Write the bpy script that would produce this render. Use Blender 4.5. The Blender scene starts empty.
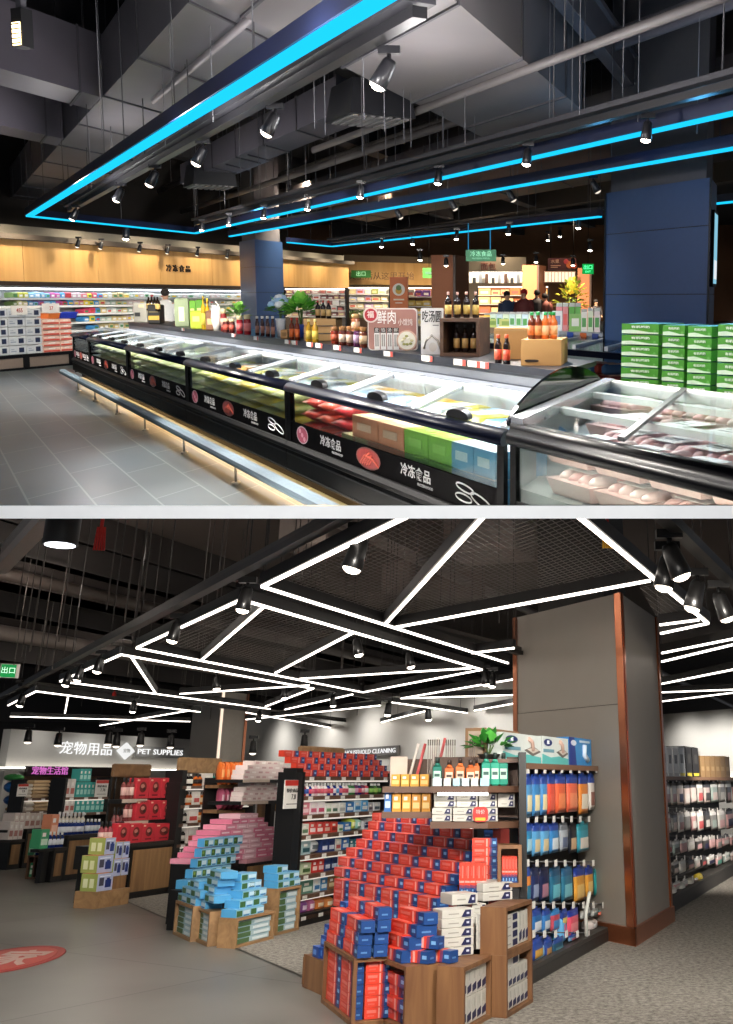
import bpy, bmesh, math, random
from mathutils import Vector, Matrix
random.seed(7)
SC = bpy.context.scene
COL = SC.collection
PI = math.pi

# ------------------------------------------------------------------ camera
# One camera looks into two storeys of a shop: the frozen-food hall above, the household hall below.
F, XP, YP = 1000.0, 500.0, 420.0            # focal length and optical centre, in pixels of a 733 x 1024 frame
PITCH_UP, PITCH_DN = math.atan(0.122), math.atan(0.360)
EYE = Vector((0, 0, 1.6))
cd = bpy.data.cameras.new('camera'); cam = bpy.data.objects.new('camera', cd); COL.objects.link(cam)
cam.location = EYE; cam.rotation_euler = (PI / 2 + PITCH_DN, 0, 0)
cd.sensor_width = 36; cd.lens = F / 1024 * 36
cd.shift_x = (366.5 - XP) / 1024; cd.shift_y = (YP - 512) / 1024
cd.clip_start = 0.05; cd.clip_end = 400
SC.camera = cam
SC.view_settings.view_transform = 'Standard'; SC.view_settings.look = 'None'
SC.view_settings.gamma = 1; SC.view_settings.use_curve_mapping = False
SC.view_settings.exposure = 0.0

# ------------------------------------------------------------------ rooms: each has its own level floor (z = 0)
class Room:
    def __init__(s, pitch, M): s.p, s.M = pitch, M
    def ray(s, x, y):
        r, u = (x - XP) / F, -(y - YP) / F
        c, n = math.cos(s.p), math.sin(s.p)
        return Vector((r, c - n * u, n + c * u))
    def pz(s, x, y, z=0.0):
        d = s.ray(x, y); return EYE + d * ((z - 1.6) / d.z)
    def py(s, x, y, dist):
        d = s.ray(x, y); return EYE + d * (dist / d.y)
    def fwd(s, P): return math.cos(s.p) * P[1] + math.sin(s.p) * (P[2] - 1.6)
    def sc(s, P): return F / s.fwd(P)
    def pix(s, P):
        c, n = math.cos(s.p), math.sin(s.p); X, Y, Z = P[0], P[1], P[2] - 1.6
        f = c * Y + n * Z; return (XP + F * X / f, YP - F * (-n * Y + c * Z) / f)
    def dir(s, x, y):
        d = s.ray(x, y); d.z = 0; return d.normalized()
UP = Room(-PITCH_UP, Matrix.Translation(EYE) @ Matrix.Rotation(PITCH_UP + PITCH_DN, 4, 'X') @ Matrix.Translation(-EYE))
DN = Room(PITCH_DN, Matrix.Identity(4))

class Fr:
    """plan axes of a room: a along one direction, b along another, z up"""
    def __init__(s, room, O, d1, d2):
        s.r, s.O = room, Vector((O[0], O[1], 0)); s.u = Vector((d1[0], d1[1], 0)).normalized(); s.v = Vector((d2[0], d2[1], 0)).normalized()
        s.det = s.u.x * s.v.y - s.u.y * s.v.x
    def loc(s, P):
        x, y = P[0] - s.O.x, P[1] - s.O.y
        return Vector(((x * s.v.y - y * s.v.x) / s.det, (s.u.x * y - s.u.y * x) / s.det, P[2]))
    def P(s, a, b, z=0): return s.O + s.u * a + s.v * b + Vector((0, 0, z))
    def _pl(s, x, y, i, val):
        d = s.r.ray(x, y); e = s.loc(EYE); k = s.loc(EYE + d) - e
        return e + k * ((val - e[i]) / k[i])
    def pa(s, x, y, a): return s._pl(x, y, 0, a)
    def pb(s, x, y, b): return s._pl(x, y, 1, b)
    def pz(s, x, y, z): return s._pl(x, y, 2, z)
    def pix(s, a, b, z): return s.r.pix(s.P(a, b, z))
    def on(s, x, b, z):                      # the a at which the line (b, z) crosses picture column x
        y = 800 if s.r is DN else 330; q = None
        for _ in range(12):
            q = s.pb(x, y, b); y = s.pix(q.x, b, z)[1]
        return q.x
    def on_b(s, x, a, z):
        y = 800 if s.r is DN else 330
        for _ in range(12):
            q = s.pa(x, y, a); y = s.pix(a, q.y, z)[1]
        return q.y
    def sc(s, a, b, z): return s.r.sc(s.P(a, b, z))
    def rot(s): return math.atan2(s.u.y, s.u.x)
    def sub(s, a, b): return Fr(s.r, s.P(a, b, 0), s.u, s.v)

def ortho(room, O, d):
    """frame whose b axis is perpendicular to d and points away from the viewer"""
    d = Vector((d[0], d[1], 0)).normalized(); n = Vector((-d.y, d.x, 0))
    if n.dot(Vector((O[0], O[1], 0))) < 0: n = -n
    return Fr(room, O, d, n)

# ------------------------------------------------------------------ materials (all node based)
_mats = {}
def lin(h):
    c = [int(h[i:i + 2], 16) / 255 for i in (0, 2, 4)]
    return [x / 12.92 if x <= .04045 else ((x + .055) / 1.055) ** 2.4 for x in c]
def M(h, rough=.5, metal=0.0, spec=.5, var=.08, scale=14.0, bump=0.0, coat=0.0):
    """painted, printed or moulded surface: one colour with a little uneven tone"""
    key = (h, rough, metal, spec, var, scale, bump, coat)
    if key in _mats: return _mats[key]
    m = bpy.data.materials.new('surface_' + h); m.use_nodes = True
    N, L = m.node_tree.nodes, m.node_tree.links; b = N['Principled BSDF']
    c = lin(h)
    tc = N.new('ShaderNodeTexCoord'); nz = N.new('ShaderNodeTexNoise'); nz.inputs['Scale'].default_value = scale; nz.inputs['Detail'].default_value = 3
    L.new(tc.outputs['Object'], nz.inputs['Vector'])
    mx = N.new('ShaderNodeMix'); mx.data_type = 'RGBA'
    mx.inputs[6].default_value = [x * (1 - var) for x in c] + [1]; mx.inputs[7].default_value = [min(1, x * (1 + var)) for x in c] + [1]
    L.new(nz.outputs['Fac'], mx.inputs[0]); L.new(mx.outputs[2], b.inputs['Base Color'])
    b.inputs['Roughness'].default_value = rough; b.inputs['Metallic'].default_value = metal; b.inputs['Specular IOR Level'].default_value = spec
    b.inputs['Coat Weight'].default_value = coat
    if bump:
        bp = N.new('ShaderNodeBump'); bp.inputs['Strength'].default_value = bump; bp.inputs['Distance'].default_value = .02
        L.new(nz.outputs['Fac'], bp.inputs['Height']); L.new(bp.outputs['Normal'], b.inputs['Normal'])
    _mats[key] = m; return m
def EM(h, strength):
    key = ('em', h, strength)
    if key in _mats: return _mats[key]
    m = bpy.data.materials.new('lamp_' + h); m.use_nodes = True; N, L = m.node_tree.nodes, m.node_tree.links
    N.remove(N['Principled BSDF']); e = N.new('ShaderNodeEmission'); e.inputs['Color'].default_value = lin(h) + [1]; e.inputs['Strength'].default_value = strength
    L.new(e.outputs[0], N['Material Output'].inputs['Surface']); _mats[key] = m; return m
def GLASS(h='ffffff', refl=.10, key='clear', tint=1.0):
    k = ('glass', h, refl, tint)
    if k in _mats: return _mats[k]
    m = bpy.data.materials.new('glass_' + key); m.use_nodes = True; N, L = m.node_tree.nodes, m.node_tree.links
    N.remove(N['Principled BSDF']); t = N.new('ShaderNodeBsdfTransparent'); t.inputs[0].default_value = [x * tint for x in lin(h)] + [1]
    g = N.new('ShaderNodeBsdfGlossy'); g.inputs['Roughness'].default_value = .06
    fr = N.new('ShaderNodeFresnel'); fr.inputs['IOR'].default_value = 1.45
    ml = N.new('ShaderNodeMath'); ml.operation = 'MULTIPLY_ADD'; ml.inputs[1].default_value = .2; ml.inputs[2].default_value = refl
    L.new(fr.outputs[0], ml.inputs[0])
    mx = N.new('ShaderNodeMixShader'); L.new(ml.outputs[0], mx.inputs[0]); L.new(t.outputs[0], mx.inputs[1]); L.new(g.outputs[0], mx.inputs[2])
    L.new(mx.outputs[0], N['Material Output'].inputs['Surface']); _mats[k] = m; return m
def WOOD(h1, h2, axis='z', scale=6.0, rough=.45):
    k = ('wood', h1, h2, axis, scale)
    if k in _mats: return _mats[k]
    m = bpy.data.materials.new('wood_' + h1); m.use_nodes = True; N, L = m.node_tree.nodes, m.node_tree.links; b = N['Principled BSDF']
    tc = N.new('ShaderNodeTexCoord'); mp = N.new('ShaderNodeMapping'); s = {'x': (.12, 1, 1), 'y': (1, .12, 1), 'z': (1, 1, .12)}[axis]
    mp.inputs['Scale'].default_value = [scale * q for q in s]; L.new(tc.outputs['Object'], mp.inputs['Vector'])
    nz = N.new('ShaderNodeTexNoise'); nz.inputs['Scale'].default_value = 2.2; nz.inputs['Detail'].default_value = 6; nz.inputs['Distortion'].default_value = .8
    L.new(mp.outputs[0], nz.inputs['Vector'])
    cr = N.new('ShaderNodeValToRGB'); cr.color_ramp.elements[0].position = .35; cr.color_ramp.elements[1].position = .68
    cr.color_ramp.elements[0].color = lin(h1) + [1]; cr.color_ramp.elements[1].color = lin(h2) + [1]
    L.new(nz.outputs['Fac'], cr.inputs[0]); L.new(cr.outputs[0], b.inputs['Base Color']); b.inputs['Roughness'].default_value = rough
    _mats[k] = m; return m

# ------------------------------------------------------------------ mesh builder
class MB:
    def __init__(s, T=None): s.bm = bmesh.new(); s.mats = []; s.T = T or (lambda p: Vector(p))
    def mi(s, m):
        if m not in s.mats: s.mats.append(m)
        return s.mats.index(m)
    def face(s, pts, m, smooth=False):
        f = s.bm.faces.new([s.bm.verts.new(s.T(p)) for p in pts]); f.material_index = s.mi(m); f.smooth = smooth; return f
    def hexa(s, p, m):                       # p: 4 bottom then 4 top corners; m: one material or {face: material}
        v = [s.bm.verts.new(s.T(q)) for q in p]
        for k, ids in (('bottom', (3, 2, 1, 0)), ('top', (4, 5, 6, 7)), ('front', (0, 1, 5, 4)), ('right', (1, 2, 6, 5)), ('back', (2, 3, 7, 6)), ('left', (3, 0, 4, 7))):
            f = s.bm.faces.new([v[i] for i in ids]); f.material_index = s.mi(m.get(k, m.get('all')) if isinstance(m, dict) else m)
        return s
    def box(s, x0, y0, z0, x1, y1, z1, m, bevel=0.0):
        if bevel and not isinstance(m, dict):
            e = min(bevel, (x1 - x0) * .45, (y1 - y0) * .45, (z1 - z0) * .45)
            rings = []
            for z, i in ((z0, e), (z0 + e, 0), (z1 - e, 0), (z1, e)):
                rings.append([s.bm.verts.new(s.T(q)) for q in ((x0 + i + e * .3, y0 + i, z), (x1 - i - e * .3, y0 + i, z), (x1 - i, y0 + i + e * .3, z), (x1 - i, y1 - i - e * .3, z), (x1 - i - e * .3, y1 - i, z), (x0 + i + e * .3, y1 - i, z), (x0 + i, y1 - i - e * .3, z), (x0 + i, y0 + i + e * .3, z))])
            k = s.mi(m)
            for a, b in zip(rings, rings[1:]):
                for i in range(8):
                    f = s.bm.faces.new((a[i], a[(i + 1) % 8], b[(i + 1) % 8], b[i])); f.material_index = k
            for rr in (rings[0][::-1], rings[-1]):
                f = s.bm.faces.new(rr); f.material_index = k
            return s
        return s.hexa([(x0, y0, z0), (x1, y0, z0), (x1, y1, z0), (x0, y1, z0), (x0, y0, z1), (x1, y0, z1), (x1, y1, z1), (x0, y1, z1)], m)
    def prism(s, prof, a0, a1, m, ax=0, smooth=False):   # closed profile of (second, third) coordinates swept along the first
        def q(a, p): return (a, p[0], p[1]) if ax == 0 else ((p[0], a, p[1]) if ax == 1 else (p[0], p[1], a))
        A = [s.bm.verts.new(s.T(q(a0, p))) for p in prof]; B = [s.bm.verts.new(s.T(q(a1, p))) for p in prof]; k = s.mi(m); n = len(prof)
        for i in range(n):
            f = s.bm.faces.new((A[i], A[(i + 1) % n], B[(i + 1) % n], B[i])); f.material_index = k; f.smooth = smooth
        for r in (A[::-1], B):
            f = s.bm.faces.new(r); f.material_index = k
        return s
    def tube(s, pts, r, m, n=8):
        pts = [Vector(p) for p in pts]; rs = r if isinstance(r, (list, tuple)) else [r] * len(pts); rings = []; k = s.mi(m)
        for i, p in enumerate(pts):
            d = (pts[min(i + 1, len(pts) - 1)] - pts[max(i - 1, 0)]).normalized(); h = Vector((0, 0, 1)) if abs(d.z) < .9 else Vector((1, 0, 0))
            x = d.cross(h).normalized(); y = d.cross(x)
            rings.append([s.bm.verts.new(s.T(p + (x * math.cos(2 * PI * j / n) + y * math.sin(2 * PI * j / n)) * rs[i])) for j in range(n)])
        for a, b in zip(rings, rings[1:]):
            for j in range(n):
                f = s.bm.faces.new((a[j], a[(j + 1) % n], b[(j + 1) % n], b[j])); f.material_index = k; f.smooth = True
        for rr in (rings[0][::-1], rings[-1]):
            f = s.bm.faces.new(rr); f.material_index = k
        return s
    def lathe(s, prof, m, c=(0, 0, 0), n=14, squash=1.0):  # prof: (radius, z) or (radius, z, material)
        rings = []; c = Vector(c)
        for p in prof: rings.append([s.bm.verts.new(s.T(c + Vector((p[0] * math.cos(2 * PI * j / n), p[0] * squash * math.sin(2 * PI * j / n), p[1])))) for j in range(n)])
        for i, (a, b) in enumerate(zip(rings, rings[1:])):
            k = s.mi(prof[i + 1][2] if len(prof[i + 1]) > 2 else m)
            for j in range(n):
                f = s.bm.faces.new((a[j], a[(j + 1) % n], b[(j + 1) % n], b[j])); f.material_index = k; f.smooth = True
        for rr, q in ((rings[0][::-1], prof[0]), (rings[-1], prof[-1])):
            f = s.bm.faces.new(rr); f.material_index = s.mi(q[2] if len(q) > 2 else m)
        return s
    def ball(s, c, rx, ry, rz, m, n=10, k=7):
        return s.lathe([(max(.02, math.sin(PI * i / k)) * 1.0, -math.cos(PI * i / k)) for i in range(k + 1)], m, n=n) if False else s._ball(c, rx, ry, rz, m, n, k)
    def _ball(s, c, rx, ry, rz, m, n, k):
        rings = []; q = s.mi(m)
        for i in range(k + 1):
            t = PI * i / k; r = max(.03, math.sin(t))
            rings.append([s.bm.verts.new(s.T((c[0] + rx * r * math.cos(2 * PI * j / n), c[1] + ry * r * math.sin(2 * PI * j / n), c[2] - rz * math.cos(t)))) for j in range(n)])
        for a, b in zip(rings, rings[1:]):
            for j in range(n):
                f = s.bm.faces.new((a[j], a[(j + 1) % n], b[(j + 1) % n], b[j])); f.material_index = q; f.smooth = True
        for rr in (rings[0][::-1], rings[-1]):
            f = s.bm.faces.new(rr); f.material_index = q
        return s
    def pillow(s, w, d, h, m, c=(0, 0, 0), nx=7, nz=7, band=None, pinch=.35):
        """soft pack standing upright: width x, depth y, height z, flat seams; band(u, v) may give another material"""
        G = {}
        for sg in (-1, 1):
            for i in range(nx + 1):
                for j in range(nz + 1):
                    u, v = i / nx * 2 - 1, j / nz * 2 - 1
                    e = ((1 - abs(u) ** 3) * (1 - abs(v) ** 3))
                    G[sg, i, j] = s.bm.verts.new(s.T((c[0] + u * w / 2 * (1 - .05 * (1 - abs(v))), c[1] + sg * d / 2 * (e ** pinch), c[2] + (v + 1) / 2 * h)))
        for sg in (-1, 1):
            for i in range(nx):
                for j in range(nz):
                    q = [G[sg, i, j], G[sg, i + 1, j], G[sg, i + 1, j + 1], G[sg, i, j + 1]]
                    f = s.bm.faces.new(q if sg < 0 else q[::-1]); f.smooth = True
                    mm = band((i + .5) / nx, (j + .5) / nz) if band else None
                    f.material_index = s.mi(mm or m)
        return s
    def text(s, body, size, org, ex, ez, m, align='CENTER', width=None, bold=0.0, lift=0.0):
        """lettering laid flat at org, running along ex, its up along ez"""
        me = text_mesh(body, align, bold, lift / max(size, 1e-6)); ex, ez = Vector(ex).normalized(), Vector(ez).normalized(); org = Vector(org); k = s.mi(m)
        nn = ex.cross(ez); xs = [v.co.x for v in me.vertices]; w = (max(xs) - min(xs)) or 1; kx = size if width is None else width / w
        vs = [s.bm.verts.new(s.T(org + ex * (v.co.x * kx) + ez * (v.co.y * size) + nn * (v.co.z * size))) for v in me.vertices]
        for p in me.polygons:
            try: f = s.bm.faces.new([vs[i] for i in p.vertices]); f.material_index = k
            except ValueError: pass
        return s
    def mesh(s, name):
        me = bpy.data.meshes.new(name); bmesh.ops.remove_doubles(s.bm, verts=s.bm.verts, dist=1e-5)
        bmesh.ops.recalc_face_normals(s.bm, faces=s.bm.faces); s.bm.to_mesh(me); s.bm.free()
        for m in s.mats: me.materials.append(m)
        return me
_txt = {}
def text_mesh(body, align, bold, ext):
    k = (body, align, bold, round(ext, 4))
    if k not in _txt:
        c = bpy.data.curves.new('lettering', 'FONT'); c.body = body; c.align_x = align; c.align_y = 'CENTER'; c.resolution_u = 2; c.offset = bold; c.extrude = ext
        o = bpy.data.objects.new('lettering', c); COL.objects.link(o); bpy.context.view_layer.update()
        _txt[k] = bpy.data.meshes.new_from_object(o.evaluated_get(bpy.context.evaluated_depsgraph_get())); bpy.data.objects.remove(o)
    return _txt[k]

# ------------------------------------------------------------------ things, parts, setting
ORD = 'first second third fourth fifth sixth seventh eighth ninth tenth eleventh twelfth thirteenth fourteenth fifteenth sixteenth seventeenth eighteenth nineteenth twentieth'.split()
ORD += ['twenty-' + q for q in ORD[:9]] + ['thirtieth'] + ['thirty-' + q for q in ORD[:9]] + ['fortieth'] + ['forty-' + q for q in ORD[:9]] + ['fiftieth'] + ['fifty-' + q for q in ORD[:9]]
def tag(o, label, cat, group=None, kind=None):
    o['label'] = label; o['category'] = cat
    if group: o['group'] = group
    if kind: o['kind'] = kind
    return o
def place(o, room, loc, rz=0.0, rx=0.0):
    if room is UP: o['_up'] = 1
    o.matrix_world = room.M @ Matrix.Translation(Vector(loc)) @ Matrix.Rotation(rz, 4, 'Z') @ Matrix.Rotation(rx, 4, 'X'); return o
def thing(room, name, label, cat, loc, rz=0.0, group=None, rx=0.0):
    o = bpy.data.objects.new(name, None); COL.objects.link(o); o.empty_display_size = .1
    place(o, room, loc, rz, rx); return tag(o, label, cat, group)
def part(parent, name, me, label=None):
    o = bpy.data.objects.new(name, me.mesh(name) if isinstance(me, MB) else me); COL.objects.link(o); o.parent = parent
    if label: o['label'] = label
    return o
def one(room, name, me, label, cat, loc=(0, 0, 0), rz=0.0, group=None, kind=None, rx=0.0):
    o = bpy.data.objects.new(name, me.mesh(name) if isinstance(me, MB) else me); COL.objects.link(o); place(o, room, loc, rz, rx)
    return tag(o, label, cat, group, kind)
def struct(room, name, me, loc=(0, 0, 0)):
    o = bpy.data.objects.new(name, me.mesh(name) if isinstance(me, MB) else me); COL.objects.link(o); place(o, room, loc); o['kind'] = 'structure'; return o
def dup(root, room, loc, rz=0.0, label=None, rx=0.0):
    r = root.copy(); COL.objects.link(r); place(r, room, loc, rz, rx)
    if label: r['label'] = label
    for ch in list(root.children):
        c = ch.copy(); COL.objects.link(c); c.parent = r
        for g in list(ch.children):
            d = g.copy(); COL.objects.link(d); d.parent = c
    return r
def local(fr, O): return lambda p: fr.P(p[0], p[1], p[2]) - Vector(O)
def lamp(room, kind, loc, energy, color, size=.3, target=None, spot=1.2, blend=.6, parent=None):
    d = bpy.data.lights.new('lamp', kind); d.energy = energy; d.color = color
    if kind == 'SPOT': d.spot_size = spot; d.spot_blend = blend; d.shadow_soft_size = size
    elif kind == 'AREA': d.size = size
    else: d.shadow_soft_size = size
    o = bpy.data.objects.new('lamp', d); COL.objects.link(o)
    dr = (Vector(target) - Vector(loc)) if target else Vector((0, 0, -1))
    o.matrix_world = room.M @ Matrix.Translation(Vector(loc)) @ dr.to_track_quat('-Z', 'Y').to_matrix().to_4x4()
    return o
# =================================================================== UPPER STOREY: frozen-food hall
uA, vA = UP.dir(-80, 298), UP.dir(800, 298)
I = Fr(UP, UP.pz(505, 596), uA, vA)              # freezer island: a runs away to the left, b across the island
W = ortho(UP, UP.pz(10, 371), vA)                # chiller wall on the left: a runs away to the right
BLK, BLK2, NAVY = M('040405', .5, spec=.04), M('121216', .5, spec=.2), M('070b1a', .35, spec=.06)
WHT, STEEL = M('e6e8ea', .4), M('9aa0a6', .3, .8)
CUT = 0.2098                                     # slope of the floor slab's front apron

# ---- floor slab, floor, walls, ceiling
def tile_mat():
    m = bpy.data.materials.new('floor_tiles'); m.use_nodes = True; N, L = m.node_tree.nodes, m.node_tree.links; b = N['Principled BSDF']
    tc = N.new('ShaderNodeTexCoord'); br = N.new('ShaderNodeTexBrick'); mp = N.new('ShaderNodeMapping')
    L.new(tc.outputs['UV'], mp.inputs[0]); L.new(mp.outputs[0], br.inputs['Vector'])
    br.inputs['Color1'].default_value = lin('3d4a52') + [1]; br.inputs['Color2'].default_value = lin('48545a') + [1]; br.inputs['Mortar'].default_value = lin('737d80') + [1]
    br.inputs['Scale'].default_value = 1; br.inputs['Mortar Size'].default_value = .012; br.inputs['Brick Width'].default_value = 1.35; br.inputs['Row Height'].default_value = .62; br.offset = .5; br.inputs['Bias'].default_value = -.1
    nz = N.new('ShaderNodeTexNoise'); nz.inputs['Scale'].default_value = 1.6; nz.inputs['Detail'].default_value = 6; L.new(tc.outputs['UV'], nz.inputs['Vector'])
    mx = N.new('ShaderNodeMix'); mx.data_type = 'RGBA'; mx.blend_type = 'MULTIPLY'; mx.inputs[0].default_value = .55
    cr = N.new('ShaderNodeValToRGB'); cr.color_ramp.elements[0].color = (.55, .55, .56, 1); cr.color_ramp.elements[1].color = (1.2, 1.2, 1.18, 1); L.new(nz.outputs['Fac'], cr.inputs[0])
    L.new(br.outputs['Color'], mx.inputs[6]); L.new(cr.outputs[0], mx.inputs[7]); L.new(mx.outputs[2], b.inputs['Base Color'])
    b.inputs['Roughness'].default_value = .32; b.inputs['Specular IOR Level'].default_value = .5
    return m
yf = 1.6 / CUT
me = MB(); me.face([(-30, yf, 0), (16, yf, 0), (16, 70, 0), (-30, 70, 0)], tile_mat()); fm = me.mesh('floor')
uv = fm.uv_layers.new(name='tiles')
for lp in fm.loops:
    q = I.loc(fm.vertices[lp.vertex_index].co); uv.data[lp.index].uv = (q.x, q.y + .28)
fl = struct(UP, 'floor', fm)
m = MB(); sl = M('f4f4f2', .8)
y0, s2 = 2.6, .2232
m.hexa([(-9, y0, 1.6 - s2 * y0), (7, y0, 1.6 - s2 * y0), (16, yf, 1.6 - s2 * yf), (-30, yf, 1.6 - s2 * yf), (-9, y0, 1.6 - CUT * y0), (7, y0, 1.6 - CUT * y0), (16, yf, -.004), (-30, yf, -.004)], sl)
m.box(-30, yf, -.102, 16, 70, -.006, sl)
struct(UP, 'floor_slab', m)
m = MB(); m.box(-34, 0, 6.6, 20, 72, 6.8, M('26262a', .9)); struct(UP, 'ceiling', m)
m = MB(); m.box(-34, 70, 0, 20, 70.3, 6.6, M('7a563c', .8)); struct(UP, 'wall_back', m)
m = MB(); m.box(17, 34, 0, 17.2, 70, 6.6, M('4a4038', .8)); struct(UP, 'wall_right', m)

# ---- left wall: timber fascia over the chiller
aE = W.on(348, 0.6, 2.0)
veneer = WOOD('c9995c', 'd9ac70', 'z', 1.2, .5)
m = MB(local(W, (0, 0, 0))); a = -4.0; zt, zb = 2.92, 1.98
k = 0
while a < aE:
    a2 = min(a + 2.6, aE); m.box(a, .55, zb, a2 - .015, .75, zt, veneer); a = a2
m.box(-4, .76, 1.98, aE, 1.0, zt + .35, M('8a8378', .8)); m.box(-4, .3, zt, aE, 1.0, zt + .12, M('5a5048', .7))
m.box(-4, .5, zb - .10, aE, .75, zb, M('241612', .6)); m.box(-4, 3.2, 0, aE, 3.4, 6.6, M('2a2624', .9))
struct(UP, 'wall_left', m)
P = W.pb(178, 269, .55)
mk = MB(local(W, W.P(P.x, .53, 0))); mk.text('冷 冻 食 品', .21, (P.x, .53, P.z), (1, 0, 0), (0, 0, 1), M('2a1c14', .5), width=1.15, bold=.0, lift=.02)
one(UP, 'wall_lettering', mk, 'four dark Chinese characters on the timber fascia above the chiller', 'sign', W.P(P.x, .53, 0))

# chiller cabinet with shelves
rows = [298, 305, 313, 321, 329, 337]
zr = [W.pb(110, y, .75).z for y in rows]
ch = thing(UP, 'wall_chiller', 'long open wall chiller with white shelves under the timber fascia', 'chiller', W.P(0, .75, 0))
T = local(W, W.P(0, .75, 0))
m = MB(T); m.box(-4, 1.45, .1, aE, 1.5, 1.88, M('dfe3e4', .5)); m.box(-4, .75, 0, aE, 1.5, .35, M('3a3836', .6)); m.box(-4, .75, 1.84, aE, 1.5, 1.88, M('c8ccce', .5)); part(ch, 'cabinet', m)
m = MB(T); m.box(-4, .78, 1.80, aE, .86, 1.835, EM('f4f8ff', 7.0)); part(ch, 'light_strip', m)
for z in zr:
    m = MB(T); m.box(-4, .80, z - .03, aE, 1.45, z - .005, M('d4d6d6', .4)); m.box(-4, .785, z - .045, aE, .80, z + .005, M('eceeee', .4)); part(ch, 'shelf', m)
pal = [(9, 22, ['b8b84a', '6f8a52', 'cfcf9a']), (22, 48, ['7fb4d6', '9cc8e2', '5f94c4', '8f6aa8']), (48, 58, ['c25aa0', '5aa8d8', '8abbe0']), (58, 70, ['3f97d6', '59a9dc', 'c04a5a']), (70, 82, ['d87f8a', 'c8b0b8', 'e2a6ae']),
       (82, 96, ['e4d03c', 'f0d84a', '4a9ad8', 'd84a6a']), (96, 124, ['d6dcd8', 'c9b98a', 'b4c8bc', 'd8c48a']), (124, 250, ['e6eae6', 'c9d4cc', 'dfe0d4', 'b9cabd', 'e8e2d8', 'd6c2c0', 'a8b8ac']), (250, 350, ['e8e4e4', 'c9a8a4', 'e6dcd8', 'a87a78', 'dcd8d4', 'd2b8b4'])]
random.seed(11)
for ri, z in enumerate(zr):
    x, n = (11.0 if ri < 2 else (82 if ri < 4 else 92)), 0
    while x < 345:
        if 240 < x < 286: x = 286
        wpx = random.uniform(4.6, 6.4) if x < 240 else random.uniform(5, 7)
        a0, a1 = W.on(x, .9, z), W.on(x + wpx - .5, .9, z)
        if x > 286 and ri > 3: break
        hh = min(.16, (zr[ri - 1] - z - .05) if ri else .15) * random.uniform(.72, 1)
        cols = [c for p0, p1, c in pal if p0 <= x < p1]; c = random.choice(cols[0]) if cols else 'e0e0e0'; c2 = random.choice(['f2f2ee', 'e8c84a', 'c84a4a', '4a8a5a', 'f4f4f4', 'e6e6e2'])
        m = MB(); w = a1 - a0; cm = M(c, .45)
        m.box(0, 0, 0, w, .26, hh, cm, bevel=.02); m.box(w * .2, -.004, hh * .25, w * .8, .02, hh * .62, M(c2, .5))
        n += 1
        if n <= len(ORD): nm = ORD[n - 1]
        one(UP, 'chilled_pack', m, f'{ {"e":"pale"}.get(c[0],"coloured")} chilled pack, {nm} from left on the {ORD[ri]} wall chiller shelf down', 'food pack', W.P(a0, .84, z), W.rot(), group='packs in the wall chiller')
        x += wpx

# ---- plinth and stacked cartons in front of the chiller
pl = thing(UP, 'display_plinth', 'low dark framed plinth with taupe panels under the stacked cartons', 'plinth', W.P(0, 0, 0))
T = local(W, W.P(0, 0, 0)); zp = W.pb(15, 355, 0).z; aP = W.on(73.5, 0, 0)
m = MB(T); m.box(-2.4, 0, zp - .07, aP, .72, zp, BLK2); m.box(-2.4, .02, 0, aP, .7, .05, BLK2)
for x in (28, 73.3):
    q = W.on(x, 0, 0); m.box(q - .09, 0, .05, q + .07, .7, zp - .07, BLK2)
part(pl, 'frame', m)
m = MB(T); m.box(-2.4, .04, .05, aP - .1, .66, zp - .07, M('8b7b6f', .6)); part(pl, 'panel', m)
cart_w, cart_l, cart_b = M('cfd3d8', .5), M('26324e', .5), M('9aa4b4', .5)
hb = (W.pb(18, 308, .1).z - zp) / 5
ci = 0
for cx0, cx1, nr, cn in ((-6, 9.5, 5, 'edge'), (10, 27, 5, 'left'), (27.6, 43.2, 5, 'second')):
    for r in range(nr):
        a0, a1 = W.on(cx0, .06, zp), W.on(cx1, .06, zp); w = a1 - a0 - .012
        m = MB(); m.box(0, 0, 0, w, .5, hb - .012, cart_w, bevel=.012); m.box(w * .56, -.004, hb * .22, w * .86, .02, hb * .74, cart_l); m.box(w * .08, -.003, hb * .3, w * .4, .02, hb * .42, cart_b); m.box(w * .08, -.003, hb * .55, w * .28, .02, hb * .62, cart_b)
        o = one(UP, 'storage_carton', m, f'white carton with dark square label, {ORD[r]} up in the {cn} column beside the red cartons', 'carton', W.P(a0, .06, zp + r * hb), W.rot(), group='white cartons on the plinth')
hr = (W.pb(60, 318.5, .1).z - zp) / 6
for cx0, cx1, cn in ((44, 60.8, 'left'), (61.4, 73, 'right')):
    for r in range(6):
        a0, a1 = W.on(cx0, .06, zp), W.on(cx1, .06, zp); w = a1 - a0 - .012
        m = MB(); m.box(0, 0, 0, w, .5, hr - .012, M('e8c4b4', .5), bevel=.01); m.box(w * .02, -.004, .01, w * .98, .02, hr * .38, M('d2584a', .5)); m.box(w * .3, -.006, hr * .5, w * .7, .02, hr * .75, M('f0e4dc', .5))
        one(UP, 'drink_carton', m, f'pink and red carton, {ORD[r]} up in the {cn} red column beside the freezer end', 'carton', W.P(a0, .06, zp + r * hr), W.rot(), group='red cartons on the plinth')
zt2 = zp + 6 * hr
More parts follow.
